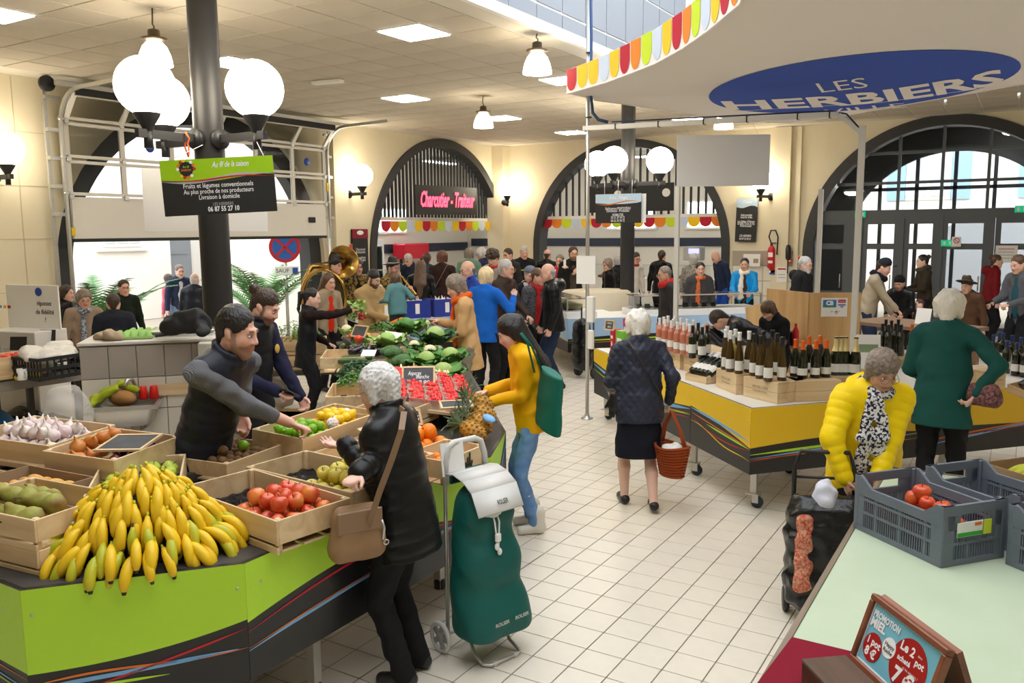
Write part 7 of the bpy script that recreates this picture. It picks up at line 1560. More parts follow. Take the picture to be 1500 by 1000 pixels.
M_wick=mat('orange_wicker',rgb(195,85,30),.55,bump=('wave',60,.8));bk=on_d(984,694,6.30)
ba=thing('basket','orange wicker basket held by the quilted jacket woman','basket',(bk.x,bk.y,bk.z),R(-30));ba.scale=(.82,)*3;b=mb(M_wick);n=26
for i in range(11):
 f=i/10;rx=.13+.06*f;ry=.09+.045*f;z=.0+.26*f;b.tube([(rx*math.cos(a)*(1+.02*math.sin(13*a+i*3.14)),ry*math.sin(a)*(1+.02*math.sin(13*a+i*3.14)),z+.03*math.cos(a)*f*math.cos(a))for a in np.linspace(0,2*math.pi,n+1)[:-1]],.0145,5,closed=True)
b.build('weave',ba);mb(M_wick).lathe([(.11,0),(.11,.012)],20,Matrix.Diagonal((1.15,.8,1,1))).build('base',ba)
mb(M_wick).tube([(-.17,0,.28),(-.13,0,.46),(-.02,0,.60),(.09,0,.46),(.17,0,.28)],.011,8).tube([(-.17,.03,.28),(-.12,.02,.45),(-.01,.01,.59),(.09,.02,.45),(.17,.03,.28)],.011,8).build('handle',ba)
sdf_obj('paper_parcel',SDF().ell((0,0,.22),(.13,.08,.07),.02).ell((.05,.02,.26),(.06,.05,.05),.02),.012,M_paper,None,wob=.008,wf=40);o=bpy.data.objects['paper_parcel'];tag(put(o,(bk.x,bk.y,bk.z),(0,0,R(-30)),.82),'crumpled white parcel inside the orange basket','parcel')
gp=on_d(898,580,6.25);o=sdf_obj('gloves',SDF().cap((0,0,0),(.0,.0,-.07),.03,.034,flat=.6).cap((.02,.01,-.07),(.035,.01,-.15),.014,.011).cap((0,.01,-.07),(.0,.012,-.16),.014,.011).cap((-.02,.01,-.07),(-.03,.01,-.15),.014,.011).cap((-.03,0,-.04),(-.06,0,-.09),.013,.011),.006,mat('glove_leather',(.012,.012,.013),.4));tag(put(o,gp),'pair of black gloves in the hand of the quilted jacket woman','gloves')
yt=on_d(1192,880,4.62);M_bin=mat('bin_liner',(.010,.010,.011),.25,bump=('noise',18,.8))
ty=thing('shopping_trolley','shopping trolley in a black liner beside the green table with red spotted cloth','shopping trolley',(-.86,4.72,0),R(20));Q=SDF()
for k in range(7):Q.cap((-.10,0,.16+.08*k),(.10,0,.16+.08*k),.11+.008*math.sin(k*2),k=.05)
Q.cut((0,0,.08),(0,0,-1),.01);sdf_obj('liner_bag',Q,.011,M_bin,ty,wob=.010,wf=34);mb(M_black).tube([(-.16,.12,.04),(-.16,.12,.86),(-.13,.12,.95),(.13,.12,.95),(.16,.12,.86),(.16,.12,.04)],.013,8).tube([(-.16,.12,.80),(.16,.12,.80)],.009,6).build('handle',ty)
for sx in(-1,1):mb(M_black).tube([(sx*.17,.12,.07),(sx*.20,.12,.07)],.07,18).build('wheel',ty)
sdf_obj('spotted_cloth',SDF().cap((-.12,-.10,.62),(-.13,-.11,.25),.045,.05,flat=.5),.008,mat('red_spotted',rgb(190,60,35),.8,noise=(70,1,rgb(225,180,150))),ty,wob=.006,wf=40);sdf_obj('white_parcel',SDF().ell((-.02,-.03,.72),(.07,.06,.11),.02),.009,mat('pale_lilac',(.66,.68,.78),.6),ty,wob=.008,wf=40)
gb_=hero_bag=on_d(1442,578,6.0);t=soft_bag('shoulder_bag','black shoulder bag with multicoloured mesh print at the green jacket','bag',(gb_.x,gb_.y,gb_.z-.08),R(-20),.22,.16,.07,mat('mesh_print',(.02,.02,.022),.6,noise=(55,1,(.35,.12,.12))),.003)
# ==== VEGETABLES ON THE LONG STALL
def vpt(u,v,z):return on_z(u,v,z)
def leafy(name,label,P,r,core,leafm,n=9,cat=None,rz=0,open_=1.0,rot=(0,0)):
 t=thing(name,label,cat or name.replace('_',' ').split()[-1],P);t.rotation_euler=(rot[0],rot[1],rz)
 mb(core).ell((0,0,r*.72),(r*.64,r*.64,r*.62),16,10).build('heart',t)
 for k in range(n):
  a=2*math.pi*k/n+.3*(k%2);b=mb(leafm);rows=[];M=5;K=6;ln=r*(1.5+.35*(k%3)*.5)*open_
  for i in range(M+1):
   f=i/M;el=.1+1.25*f*(1-.25*(k%2));rad=r*.35+ln*.75*f;zz=r*.15+r*1.35*f-r*.55*f*f*(1.4 if k%2 else.8);w=r*.85*math.sin(math.pi*min(.94,.18+.8*f))
   rows.append([(rad*math.cos(a)-math.sin(a)*w*(j/K*2-1)+math.cos(a)*r*-.25*(j/K*2-1)**2,rad*math.sin(a)+math.cos(a)*w*(j/K*2-1)+math.sin(a)*r*-.25*(j/K*2-1)**2,zz+r*.12*math.sin(7*j/K*2+i+k)*f)for j in range(K+1)])
  vs=[p for rw in rows for p in rw];b.add(vs,[(i*(K+1)+j,i*(K+1)+j+1,(i+1)*(K+1)+j+1,(i+1)*(K+1)+j)for i in range(M)for j in range(K)],True);b.build('leaf',t)
 return t
M_cabc=mat('cabbage_heart',rgb(150,180,95),.5,noise=(10,.6,rgb(185,205,130)));M_cauli=mat('cauliflower_white',rgb(225,215,180),.8,bump=('noise',50,.8));M_broc=mat('broccoli_green',rgb(70,105,60),.85,bump=('noise',60,1.0),noise=(30,.6,rgb(95,130,80)))
LV=MATS['leaf_green'];LD=M_leafd;LL=M_leafl
leafy('cabbage','large dark leaved cabbage with pale heart at the back corner of the stall',vpt(638,508,1.06),.155,M_cabc,LD,10)
leafy('cabbage','pale green cabbage right of the dark leaved one',vpt(660,535,1.0),.125,M_cabc,LV,9);leafy('cabbage','spreading green cabbage behind the white card',vpt(595,492,1.10),.15,MATS['leaf_green'],LV,10)
leafy('cabbage','loose green cabbage leaves above the asparagus',vpt(625,540,1.0),.12,M_cabc,LV,8);leafy('cabbage','broad leaved cabbage at the right rim of the vegetables',vpt(650,560,.93),.13,M_cabc,LV,8,open_=1.2)
leafy('lettuce','frilly pale green lettuce under the white card',vpt(568,512,1.07),.13,LL,LL,10);leafy('lettuce','second pale lettuce near the leeks',vpt(610,488,1.12),.10,LL,LL,9)
leafy('cauliflower','cauliflower with green leaves beside the cabbages',vpt(630,525,1.0),.10,M_cauli,LV,7,open_=.8);leafy('cauliflower','small white cauliflower at the left rim behind the tomatoes',vpt(508,492,1.12),.09,M_cauli,LL,6,open_=.6);leafy('cauliflower','cauliflower among the dark leaves near the asparagus',vpt(607,515,1.05),.085,M_cauli,LV,7)
def broccoli(label,P,r):
 t=thing('broccoli',label,'broccoli',P);Q=SDF();rn=random.Random(int(P.x*100))
 for _ in range(22):a,e=rn.uniform(0,6.28),rn.uniform(.1,1.5);Q.ell((r*.75*math.cos(a)*math.cos(e),r*.75*math.sin(a)*math.cos(e),r*.55+r*.45*math.sin(e)),(r*.33,)*3,.01)
 sdf_obj('florets',Q,r*.10,M_broc,t);mb(LL).tube([(0,0,-r*.4),(0,0,r*.7)],[r*.35,r*.5],10).build('stalk',t)
broccoli('dark green broccoli head beside the brown paper',vpt(573,530,1.03),.115);broccoli('broccoli head further right under the leaves',vpt(590,540,1.0),.10);broccoli('small broccoli near the asparagus crate',vpt(600,528,1.0),.085)
def sticks(name,label,P,dirn,n,L,r,mt,cat,tipm=None,spread=.09,group=None):
 d=Vector(dirn).normalized();sd=d.cross(Vector((0,0,1))).normalized();proto=None
 for i in range(n):
  if proto is None:
   b=mb(mt).tube([(0,0,0),(0,0,L*.55),(0,0,L*.9),(0,0,L)],[r*.9,r,r*.8,r*.15],7);proto=Kind(b.build(name))
   if tipm:mb(tipm).tube([(0,0,-.001),(0,.004,-.05),(.004,.01,-.11)],[r*.5,r*.4,r*.2],5).build('stalk_end',proto.o)
  q=P+sd*rnd(-spread,spread)+Vector((0,0,rnd(0,.05)))+d*rnd(-.02,.02);M=(d+sd*rnd(-.10,.10)+Vector((0,0,rnd(-.06,.06)))).to_track_quat('Z','Y').to_euler()
  proto(q,M,rnd(.9,1.1),label,cat,group)
M_asp=mat('asparagus_white',rgb(235,220,175),.5,noise=(14,.6,rgb(215,190,150)));M_car=mat('carrot_orange',rgb(235,120,35),.5,noise=(16,.5,rgb(215,95,25)));M_leek=mat('leek_white',rgb(225,228,195),.5,noise=(6,.8,rgb(140,170,90)))
sticks('asparagus','white asparagus spear left of the slate sign',vpt(596,562,.96),(-.55,.75,.30),14,.24,.011,M_asp,'asparagus',None,.09,'white asparagus left of the slate');sticks('asparagus','white asparagus spear right of the slate sign',vpt(648,570,.93),(-.62,.62,.34),16,.24,.011,M_asp,'asparagus',None,.11,'white asparagus right of the slate')
sticks('carrot','orange carrot in the bunch at the back of the stall',vpt(572,482,1.1),(.55,.75,.30),11,.20,.018,M_car,'carrot',LV,.12,'carrots at the back of the stall');sticks('leek','leek lying above the lettuce',vpt(590,482,1.13),(.8,.5,.12),7,.38,.018,M_leek,'leek',LV,.08,'leeks at the back of the stall')
ca_=crate('pine crate holding the white asparagus',-4.25,5.55,ZT,.60,.40,.13,R(130));ca2=crate('second pine crate of white asparagus behind the strawberries',-4.62,6.05,ZT,.50,.40,.13,R(130))
for u,v,lb in((517,492,'red tomato left of the slate behind the eggplants'),(525,496,'second red tomato in front of the slate'),(531,489,'third red tomato under the slate')):ball_kind('tomato',fruitmat('tomato_red',rgb(205,35,25),rgb(225,70,30),5,.2,coat=.4),(.042,.042,.036),tip='button')(vpt(u,v,1.14),(0,0,0),1.1,lb,'tomato')
ball_kind('bell_pepper',fruitmat('pepper_yellow',rgb(240,175,20),rgb(235,140,20),5,.25,coat=.4),(.05,.045,.045),tip='button')(vpt(537,493,1.13),(0,0,0),1.0,'yellow orange pepper beside the tomatoes','pepper')
M_egg=fruitmat('eggplant_skin',(.012,.006,.016),(.022,.010,.026),5,.15,coat=.5);eo=mb(M_egg).lathe([(1e-4,0),(.03,.004),(.045,.04),(.042,.09),(.028,.14),(.016,.165),(1e-4,.17)],14).build('eggplant');mb(LV).lathe([(.018,.158),(.022,.165),(.008,.178),(.006,.20)],8).build('cap',eo);egg=Kind(eo)
for i,(u,v)in enumerate(((504,505),(514,507),(524,506),(533,509),(545,512),(510,512),(528,514))):egg(vpt(u,v+6,1.05),(R(70),0,R(40+20*i)),1.0,'glossy black eggplant in the row at the left rim','eggplant','eggplants on the stall')
zo=mb(fruitmat('zucchini_skin',rgb(40,75,35),rgb(70,105,55),14,.35)).tube([(0,0,0),(0,0,.02),(0,.005,.12),(0,0,.26),(0,0,.28)],[.012,.024,.026,.024,.010],12).build('courgette');mb(LV).tube([(0,0,-.02),(0,0,.005)],.010,7).build('stalk',zo);zk=Kind(zo)
for i,(u,v)in enumerate(((540,530),(545,524),(550,535),(560,532))):zk(vpt(u,v,1.03),(R(88),0,R(-60+10*i)),1.0,'dark green courgette lying behind the parsley','courgette','courgettes on the stall')
def herb(name,label,P,r,mt,n=420,cat='herbs',h=.6):
 t=thing(name,label,cat,P);b=mb(mt);rn=random.Random(n+int(P.x*50))
 for _ in range(n):
  a,q=rn.uniform(0,6.28),math.sqrt(rn.random());x,y=r*q*math.cos(a),r*q*math.sin(a);z=r*h*(1-q*q)*rn.uniform(.6,1.1);s_=rn.uniform(.010,.022);yaw,pt=rn.uniform(0,6.28),rn.uniform(-.9,.9);dx=Vector((math.cos(yaw),math.sin(yaw),pt*.6)).normalized()*s_;dy=Vector((-math.sin(yaw),math.cos(yaw),rn.uniform(-.6,.6))).normalized()*s_*.7;c_=Vector((x,y,z));b.add([c_-dx,c_-dy,c_+dx,c_+dy],[(0,1,2,3)],False)
 b.build('leaves',t,'stuff');mb(LL).tube([(0,0,-.02),(.01,0,r*h*.5)],r*.15,8).build('stems',t);return t
herb('parsley_bunch','big bunch of dark green parsley at the left rim of the stall',vpt(525,548,1.0),.19,LD,800);herb('parsley_bunch','second bunch of curly parsley nearer the grey haired woman',vpt(518,562,.97),.15,LV,500);herb('herb_bunch','feathery dill green bunch behind the grey head',vpt(560,548,.98),.12,LV,420);herb('herb_bunch','green salad leaves between eggplants and tomatoes',vpt(530,500,1.09),.12,LV,400);herb('herb_bunch','leafy green tops beside the carrots',vpt(557,482,1.12),.13,LV,400);herb('herb_bunch','light green celery leaves at the raised hand',vpt(519,468,1.18),.09,LL,260,h=1.2)
pricetag('slate sign for white asparagus in a pine frame',vpt(613,552,1.10),(R(52),0,R(35)),.24,.17,sl,(('Asperge',.05,-.03,.03,.10),('blanche',.05,.03,.0,.10),('9,90',.05,.04,-.05,.08)))
pricetag('small slate sign behind the tomatoes',vpt(527,485,1.20),(R(60),0,R(-8)),.20,.12,sl);pricetag('blank white card above the lettuce',vpt(575,494,1.18),(R(55),R(8),R(25)),.17,.12,M_paper,(),False);pricetag('blank white card lying on the eggplants',vpt(540,517,1.12),(R(35),0,R(20)),.13,.08,M_paper,(),False);pricetag('tilted price slate in front of the strawberries',vpt(602,585,1.03),(R(45),0,R(60)),.18,.12,sl)
o=sdf_obj('paper_bag',SDF().cap((-.1,0,.02),(.1,.02,.03),.05,flat=.5,w=(0,0,1)).cap((-.05,.05,.04),(.08,.06,.02),.04),.01,mat('kraft_paper',rgb(175,145,110),.85),wob=.008,wf=35);tag(put(o,vpt(548,512,1.05)),'crumpled brown paper bag right of the eggplants','bag')
for(u,v,z,rz,lb)in((505,520,.95,128,'pine crate under the eggplants at the left rim'),(520,575,.86,128,'pine crate under the parsley'),(575,535,.88,128,'pine crate under the broccoli'),(615,515,.90,128,'pine crate under the cabbages'),(550,495,.98,128,'pine crate under the lettuce and tomatoes')):
 p=vpt(u,v,z+.1);crate(lb,p.x,p.y,z-.02 if z>.87 else ZT,.58,.40,.14,R(rz))
pv=[vpt(500,520,.9),vpt(560,480,.98),vpt(690,505,.88),vpt(700,560,.86)]
mb(M_topdark).prism([(-4.35,5.75),(-5.0,6.75),(-6.7,8.1),(-7.1,7.6),(-5.6,6.4),(-4.55,5.3)][::-1],ZT,.93).build('raised_shelf');tag(bpy.data.objects['raised_shelf'],'dark raised shelf along the middle of the vegetable stall','shelf')
hp=hand_of(ppl['pony'][1],1,.10);rb_=thing('radish_bunch','bunch of red radishes with yellow green leaves held out by the vendor','radishes',hp)
for i in range(9):mb(mat('radish_red',rgb(170,25,45),.4)).ell((.05+rnd(-.04,.04),rnd(-.04,.04),-.10+rnd(-.04,.05)),(.017,.017,.019),8,6).build('radish',rb_)
b=mb(LL);rn=random.Random(2)
for _ in range(70):c_=Vector((rn.uniform(-.09,.09),rn.uniform(-.06,.06),rn.uniform(-.06,.10)));dx=Vector((rn.uniform(-1,1),rn.uniform(-1,1),rn.uniform(-1,1))).normalized()*.035;dy=dx.orthogonal().normalized()*.02;b.add([c_-dx,c_-dy,c_+dx,c_+dy],[(0,1,2,3)],False)
b.build('leaves',rb_,'stuff')
sc_=thing('weighing_scale','shop scale with display behind the grey head','scale',on_z(580,640,.88),R(40));sc_.scale=(.75,)*3;mb(M_black).box((0,0,.05),(.30,.30,.08),bev=.01).build('base',sc_);mb(M_alu).box((0,0,.105),(.32,.28,.012),bev=.004).build('pan',sc_);mb(M_black).box((-.1,.16,.2),(.10,.05,.30)).build('neck',sc_);mb(M_black).box((-.08,.15,.36),(.26,.05,.14),bev=.01).build('display_housing',sc_);mb(mat('display_blue',(.35,.5,.6),.3)).box((-.08,.122,.36),(.20,.004,.08)).build('display',sc_)
for k in range(4):
 p=on_z(575,610,.95);o=mb(mat('egg_box_green',rgb(40,120,85),.8)).box((0,0,0),(.16,.10,.022),bev=.006).build('berry_lid');tag(put(o,on_z(624,584-4*k,.92+.03*k),(0,0,R(40))),'green plastic lid in the little stack by the strawberries','lid','green lids by the strawberries')
fn=ball_kind('netted_pear',mat('foam_net',(.80,.66,.66),.8,bump=('vor',60,.8)),(.04,.04,.036),tip='button')
for i,(u,v)in enumerate(((483,612),(492,617),(500,610),(487,620),(508,606),(496,606))):fn(on_z(u,v,1.05),(rnd(-1,1),rnd(-1,1),0),1.0,'fruit in pink white foam net beyond the lemons','fruit','foam netted fruit')
cf=crate('wooden crate of foam netted fruit beyond the lemons',-3.60,4.30,ZT+.06,.60,.40,.13,R(97))
# ==== LEFT SIDE: SINK BLOCK, COUNTERS, KIOSK
M_ct=mat('cream_tile',(.66,.60,.50),.3);M_tt=mat('taupe_tile',(.36,.315,.27),.3)
p0,p1=on_d(115,505,6.55),on_d(268,503,6.75);dx=(p1-p0);dx.z=0;L=dx.length;dx.normalize();dn=Vector((dx.y,-dx.x,0));ztop=(p0.z+p1.z)/2
sk=thing('sink_block','tiled masonry block with sink behind the fruit stall','counter',(p0.x,p0.y,0),math.atan2(dx.y,dx.x));L=L*1.62
mb(M_grout).box((L/2,.30,ztop/2),(L,.58,ztop)).build('core',sk)
mb(mat('block_top',(.58,.55,.50),.5)).box((L/2,.29,ztop+.012),(L+.02,.62,.024),bev=.004).build('cap',sk)
nt_=6;tw=L/nt_
for i in range(nt_):
 zz=ztop
 for j in range(5):
  h=.26;z=ztop-.01-h*(j+.5)
  if z-h/2<0:break
  mb(M_tt if j==0 else M_ct).box((tw*(i+.5),-.002,z),(tw-.006,.014,h-.006),bev=.002).build('tile',sk)
def sk_l(x,y,z):return(x,y,z)
sx=L*.27;zs_k=ztop-.46
snk=thing('wash_basin','stainless hand basin on the tiled block','sink',Vector((p0.x,p0.y,zs_k))+dx*sx+dn*.16,math.atan2(dx.y,dx.x))
b=mb(M_alu);b.box((0,-.15,.0),(.52,.03,.03));b.box((0,.15,.0),(.52,.03,.03));b.box((-.245,0,0),(.03,.30,.03));b.box((.245,0,0),(.03,.30,.03));b.build('rim',snk)
b=mb(M_alu);n=24;o1=[(.24*math.copysign(abs(math.cos(a))**.4,math.cos(a)),.14*math.copysign(abs(math.sin(a))**.4,math.sin(a)),0)for a in np.linspace(0,6.283,n+1)[:-1]];o2=[(x*.8,y*.8,-.15)for x,y,z in o1];b.add(o1+o2,[(i,(i+1)%n,n+(i+1)%n,n+i)for i in range(n)]+[tuple(range(n,2*n))],True);b.build('bowl',snk)
mb(M_alu).tube([(.06,.12,0),(.06,.12,.14),(.05,.08,.19),(.02,.03,.19),(.0,.01,.15)],.014,10).build('tap',snk);mb(M_white).lathe([(.03,-.42),(.055,-.40),(.06,-.30),(.05,-.22),(.03,-.21),(.025,-.15)],16).build('trap',snk)
mb(M_white).tube([(.05,.0,-.28),(.12,.02,-.22),(.13,.1,-.2)],.02,8).build('waste_pipe',snk)
sp_=lambda x,y,z:Vector((p0.x,p0.y,0))+dx*x-dn*y*-1*-1+Vector((0,0,z))if False else Vector((p0.x,p0.y,z))+dx*x-dn*y
for i,xo in enumerate((.12,.20)):
 o=mb(mat('cup_red',rgb(215,35,25),.4)).lathe([(.032,0),(.038,.01),(.028,.10),(.024,.105)],14).build('cup');tag(put(o,sp_(sx+xo,-.06,zs_k+.02)),('left' if i==0 else 'right')+' one of the two upturned red cups on the basin','cup')
o=sdf_obj('dish_cloth',SDF().cap((-.18,0,.02),(.02,.02,.12),.025,k=.03).cap((.02,.02,.12),(.14,.0,.06),.03).cap((-.15,-.05,.0),(.0,-.05,.09),.03).cap((-.2,-.1,-.08),(-.16,-.04,.03),.03),.009,mat('lime_cloth',rgb(160,170,35),.9),wob=.008,wf=40);tag(put(o,sp_(sx-.06,-.10,zs_k+.04),(0,0,math.atan2(dx.y,dx.x))),'lime green cloth draped over the basin','cloth')
o=mb(mat('loaf_brown',rgb(150,105,55),.8)).ell((0,0,.05),(.14,.08,.065),14,8).build('loaf');tag(put(o,sp_(sx-.02,-.14,zs_k+.0)),'brown sponge bag lying under the lime cloth','sponge')
o=mb(M_pine).box((0,0,0),(.30,.02,.09)).build('wall_board');tag(put(o,sp_(sx+.36,-.02,zs_k+.08),(0,0,math.atan2(dx.y,dx.x))),'small pale board fixed right of the tap','board')
M_pipe=mat('pipe_paint',(.60,.54,.45),.5);pp=thing('water_pipes','beige water pipes with red valves on the tiled block','pipes',sp_(sx+.5,-.05,zs_k-.3),math.atan2(dx.y,dx.x))
mb(M_pipe).tube([(-.35,0,-.25),(-.1,0,-.25),(.5,0,-.22)],.022,8).tube([(-.18,0,-.25),(-.2,0,-.05),(-.12,0,.05),(.3,0,.08),(.32,0,.30)],.024,8).tube([(.1,-.02,-.25),(.1,-.02,.0)],.018,8).tube([(.0,0,-.12),(.5,0,-.10)],.018,8).build('pipe',pp)
for x,z in((.30,.25),(.22,.18)):mb(M_red).tube([(x,-.03,z),(x,-.07,z)],.03,10).build('valve',pp)
mb(M_alu).lathe([(.02,-.05),(.035,-.03),(.035,.03),(.02,.05)],10,T((.1,-.02,-.12))).build('meter',pp)
o=thing('low_table','small black table below the pipes beside the vendor','table',sp_(sx+.85,-.32,0),math.atan2(dx.y,dx.x));mb(M_black).box((0,0,.74),(.34,.32,.03)).build('top',o);[mb(M_black).box((a*.15,c*.14,.37),(.03,.03,.73)).build('leg',o)for a in(-1,1)for c in(-1,1)]
q=sp_(sx+.82,-.32,.755);o=sdf_obj('paper_bag',SDF().cap((-.08,0,.015),(.08,.02,.02),.06,flat=.4,w=(0,0,1)),.01,MATS['kraft_paper'],wob=.006,wf=35);tag(put(o,q),'brown paper bags on the small black table','bag')
def eggtray(u,v,label,c):
 p=on_z(u,v,ztop+.03);t=thing('egg_tray',label,'egg tray',p,math.atan2(dx.y,dx.x));b=mb(mat('pulp_green',c,.9));b.box((0,0,.01),(.30,.22,.02))
 for i in range(5):
  for j in range(4):b.lathe([(.026,.02),(.018,.05),(.012,.055)],7,T((-.12+.06*i,-.08+.053*j,0)))
 b.build('tray',t)
eggtray(197,494,'pale green pulp egg tray on the tiled block',rgb(150,190,110));eggtray(216,490,'second pale green egg tray behind the first',rgb(160,198,120))
o=sdf_obj('floor_cloth',SDF().cap((-.10,0,.02),(.10,.02,.03),.05,flat=.7,w=(0,0,1)).cap((-.04,.05,.04),(.06,-.03,.05),.04),.01,mat('beige_cloth',rgb(170,150,125),.9),wob=.010,wf=40);tag(put(o,on_z(158,497,ztop+.03)),'crumpled beige cloth on the tiled block','cloth')
sca=thing('weighing_scale','steel counter scale on the tiled block before the column','scale',on_z(268,492,ztop+.02),math.atan2(dx.y,dx.x));mb(mat('scale_cream',(.62,.60,.54),.5)).box((0,.1,-.02),(.5,.36,.10),bev=.01).build('body',sca);mb(M_alu).box((0,.08,.05),(.52,.34,.02),bev=.006).build('pan',sca)
mb(mat('cabinet_cream',(.60,.58,.50),.5)).box((L*.86,-.10,ztop*.5),(L*.28,.16,ztop),bev=.004).build('meter_cabinet',sk);mb(M_black).box((L*.80,-.185,ztop-.30),(.05,.01,.08)).build('socket',sk)
o=sdf_obj('dark_bag',SDF().cap((-.16,0,.05),(.12,.02,.07),.075,k=.04).cap((-.05,.0,.10),(.1,.0,.12),.07).cap((.12,0,.06),(.2,-.1,.02),.05),.011,mat('bag_black',(.014,.014,.015),.7),wob=.01,wf=28);tag(put(o,on_z(275,486,ztop+.10),(0,0,R(20))),'black cloth bag heaped on the counter scale','bag')
o=sdf_obj('red_cloth',SDF().ell((0,0,.02),(.05,.05,.045)),.009,mat('santa_red',rgb(160,25,25),.9),wob=.006,wf=45);tag(put(o,on_z(258,472,ztop+.16)),'small red and white cloth on the black bag','cloth')
o=mb(M_bagtan).tube([(0,0,.06),(.05,-.03,.05),(.07,-.06,-.02),(.06,-.07,-.12),(.08,-.08,-.15)],.022,8).build('bag_handle_strap');o.name='wooden_crook';tag(put(o,on_z(268,484,ztop+.06)),'brown wooden crook hanging over the scale edge','stick')
o=mb(M_black).bar((0,0,0),(.42,.1,.05),.04,.02).build('knife_case');tag(put(o,on_z(228,492,ztop+.05),(0,0,R(25))),'long black case pointing off the scale','case')
M_gcov=mat('green_cover',rgb(45,70,35),.9);tl0,tl1=on_z(-40,560,.92),on_z(122,538,.92)
lc=thing('side_counter','long counter with dark green cover at the left edge','counter',((tl0.x+tl1.x)/2,(tl0.y+tl1.y)/2,0),vdir(tl0,tl1));Lc=(tl1-tl0).length
mb(M_gcov).box((0,.40,.905),(Lc,.9,.02)).build('cover',lc);mb(mat('counter_grey',(.26,.24,.22),.6)).box((0,-.03,.85),(Lc,.03,.09)).build('front_rail',lc);mb(M_pine).box((0,.4,.87),(Lc,.88,.04)).build('top',lc)
for x in(-.45,0,.45):mb(M_black).box((x*Lc,.8,.43),(.06,.06,.86)).build('leg',lc);mb(M_black).box((x*Lc,.05,.43),(.05,.05,.86)).build('leg',lc)
t=crate('wooden crate of tomatoes on the left counter',*on_z(20,545,.95).xy,.92,.50,.36,.20,vdir(tl0,tl1));heap(ball_kind('tomato',MATS['tomato_red'],(.035,.035,.03),tip='button'),t,.42,.28,.14,.036,'red tomato in the crate on the left counter','tomato','tomatoes on the left counter',layers=1)
bc=thing('plastic_crate','black plastic crate with clear film on the left counter','crate',(*on_z(82,545,.95).xy,.92),vdir(tl0,tl1)+R(8));b=mb(M_black)
for sg in(-1,1):
 for z in(.02,.10,.19):b.box((0,sg*.19,z),(.56,.012,.03));b.box((sg*.28,0,z),(.012,.38,.03))
 for k in range(9):b.box((-.26+.065*k,sg*.19,.1),(.012,.012,.2));b.box((sg*.28,-.17+.0425*k,.1),(.012,.012,.2))
b.build('slatted_walls',bc);mb(M_black).box((0,0,.006),(.56,.38,.01)).build('base',bc)
M_film=mat('clear_film',(.85,.82,.76),.12,alpha=.75,bump=('noise',20,1.0),spec=.8)
o=sdf_obj('plastic_film',SDF().ell((-.05,0,.20),(.26,.17,.07),.03).ell((.08,.05,.25),(.14,.1,.07),.03).ell((-.2,.04,.24),(.1,.1,.06),.03),.014,M_film,wob=.014,wf=26);tag(put(o,bc.location,bc.rotation_euler),'crumpled clear plastic film heaped in the black crate','film')
mg=thing('mug','white mug with heart print on the left counter','mug',on_z(33,548,.97),0);put(mg,on_z(33,556,.93));mb(M_paper).lathe([(.038,0),(.042,.005),(.042,.10),(.038,.10),(.036,.02),(1e-4,.02)],18).build('cup',mg);mb(M_paper).tube([(.042,0,.08),(.07,0,.075),(.07,0,.03),(.042,0,.02)],.007,6).build('handle',mg);mb(M_sblk).ell((-.01,-.043,.05),(.022,.003,.02),10,6).build('heart_print',mg)
for i,(u,v)in enumerate(((25,553),(44,551),(51,550),(57,549))):lemon(on_z(u,v,.94),(0,0,i),.8,'small yellow lemon beside the mug on the left counter','lemon','lemons on the left counter')
for u,v,lb in((27,503,'black price card standing in the tomato crate'),(70,492,'black price card behind the clear film')):pricetag(lb,on_z(u,v,1.18),(R(80),0,R(30)),.16,.13,M_sblk,(),False)
o=sdf_obj('net_bag',SDF().cap((0,0,.0),(.02,.0,.34),.10,.12,k=.08).cap((.02,0,.36),(.16,-.02,.14),.10,.06,k=.08).cap((.16,-.02,.1),(.34,-.04,-.18),.07,.05),.014,mat('white_net',(.72,.68,.62),.8,alpha=.3),wob=.012,wf=22);tag(put(o,on_d(100,668,5.3),(0,0,R(30)),1.0),'white netting bag hooked up before the tiled block','net')
o=sdf_obj('bin_sack',SDF().ell((0,0,.22),(.34,.28,.26)).ell((.3,.1,.18),(.28,.24,.22)),.02,M_bin,wob=.014,wf=20);tag(put(o,(*on_z(40,620,.3).xy,.0)),'black bin sacks heaped under the left counter','sack')
o=sdf_obj('blue_sack',SDF().ell((0,0,.2),(.24,.2,.2)),.02,mat('sack_blue',rgb(20,90,140),.5),wob=.014,wf=20);tag(put(o,(*on_z(-5,640,.3).xy,.0),(0,0,0),(1,1,1.4)),'blue plastic sack at the left picture edge','sack')
kp=on_d(38,470,8.6);kx=Vector((.60,.80,0));ks=thing('card_kiosk','white kiosk with loyalty card board and leaflet slots','kiosk',(kp.x,kp.y,0),R(12));mb(mat('kiosk_grey',(.66,.64,.62),.4)).box((0,0,.62),(.66,.40,1.24),bev=.008).build('body',ks)
mb(M_white).box((-.02,.12,1.46),(.72,.02,.46),bev=.004).build('board',ks);mb(M_blue).lathe([(.045,0),(.045,.004)],18,frame((.08,.108,1.62),(1,0,0),(0,0,1),(0,-1,0))).build('emblem',ks)
for tx,z,w in(('réponses',1.50,.20),('de fidélité',1.41,.25),('!',1.33,.02)):text(tx,.07,M_sblk,ks,frame((.14,.108,z),(1,0,0),(0,0,1),(0,-1,0)),bold=.001,shear=.2,width=w)
for k in range(3):mb(mat('slot_lilac',(.60,.57,.60),.25)).box((-.20+.20*k,-.204,.98),(.18,.01,.20),bev=.004).build('leaflet_slot',ks)
mb(M_paper).box((-.18,-.05,1.36),(.30,.10,.24),Matrix.Rotation(R(-12),4,'X')).build('poster',ks)
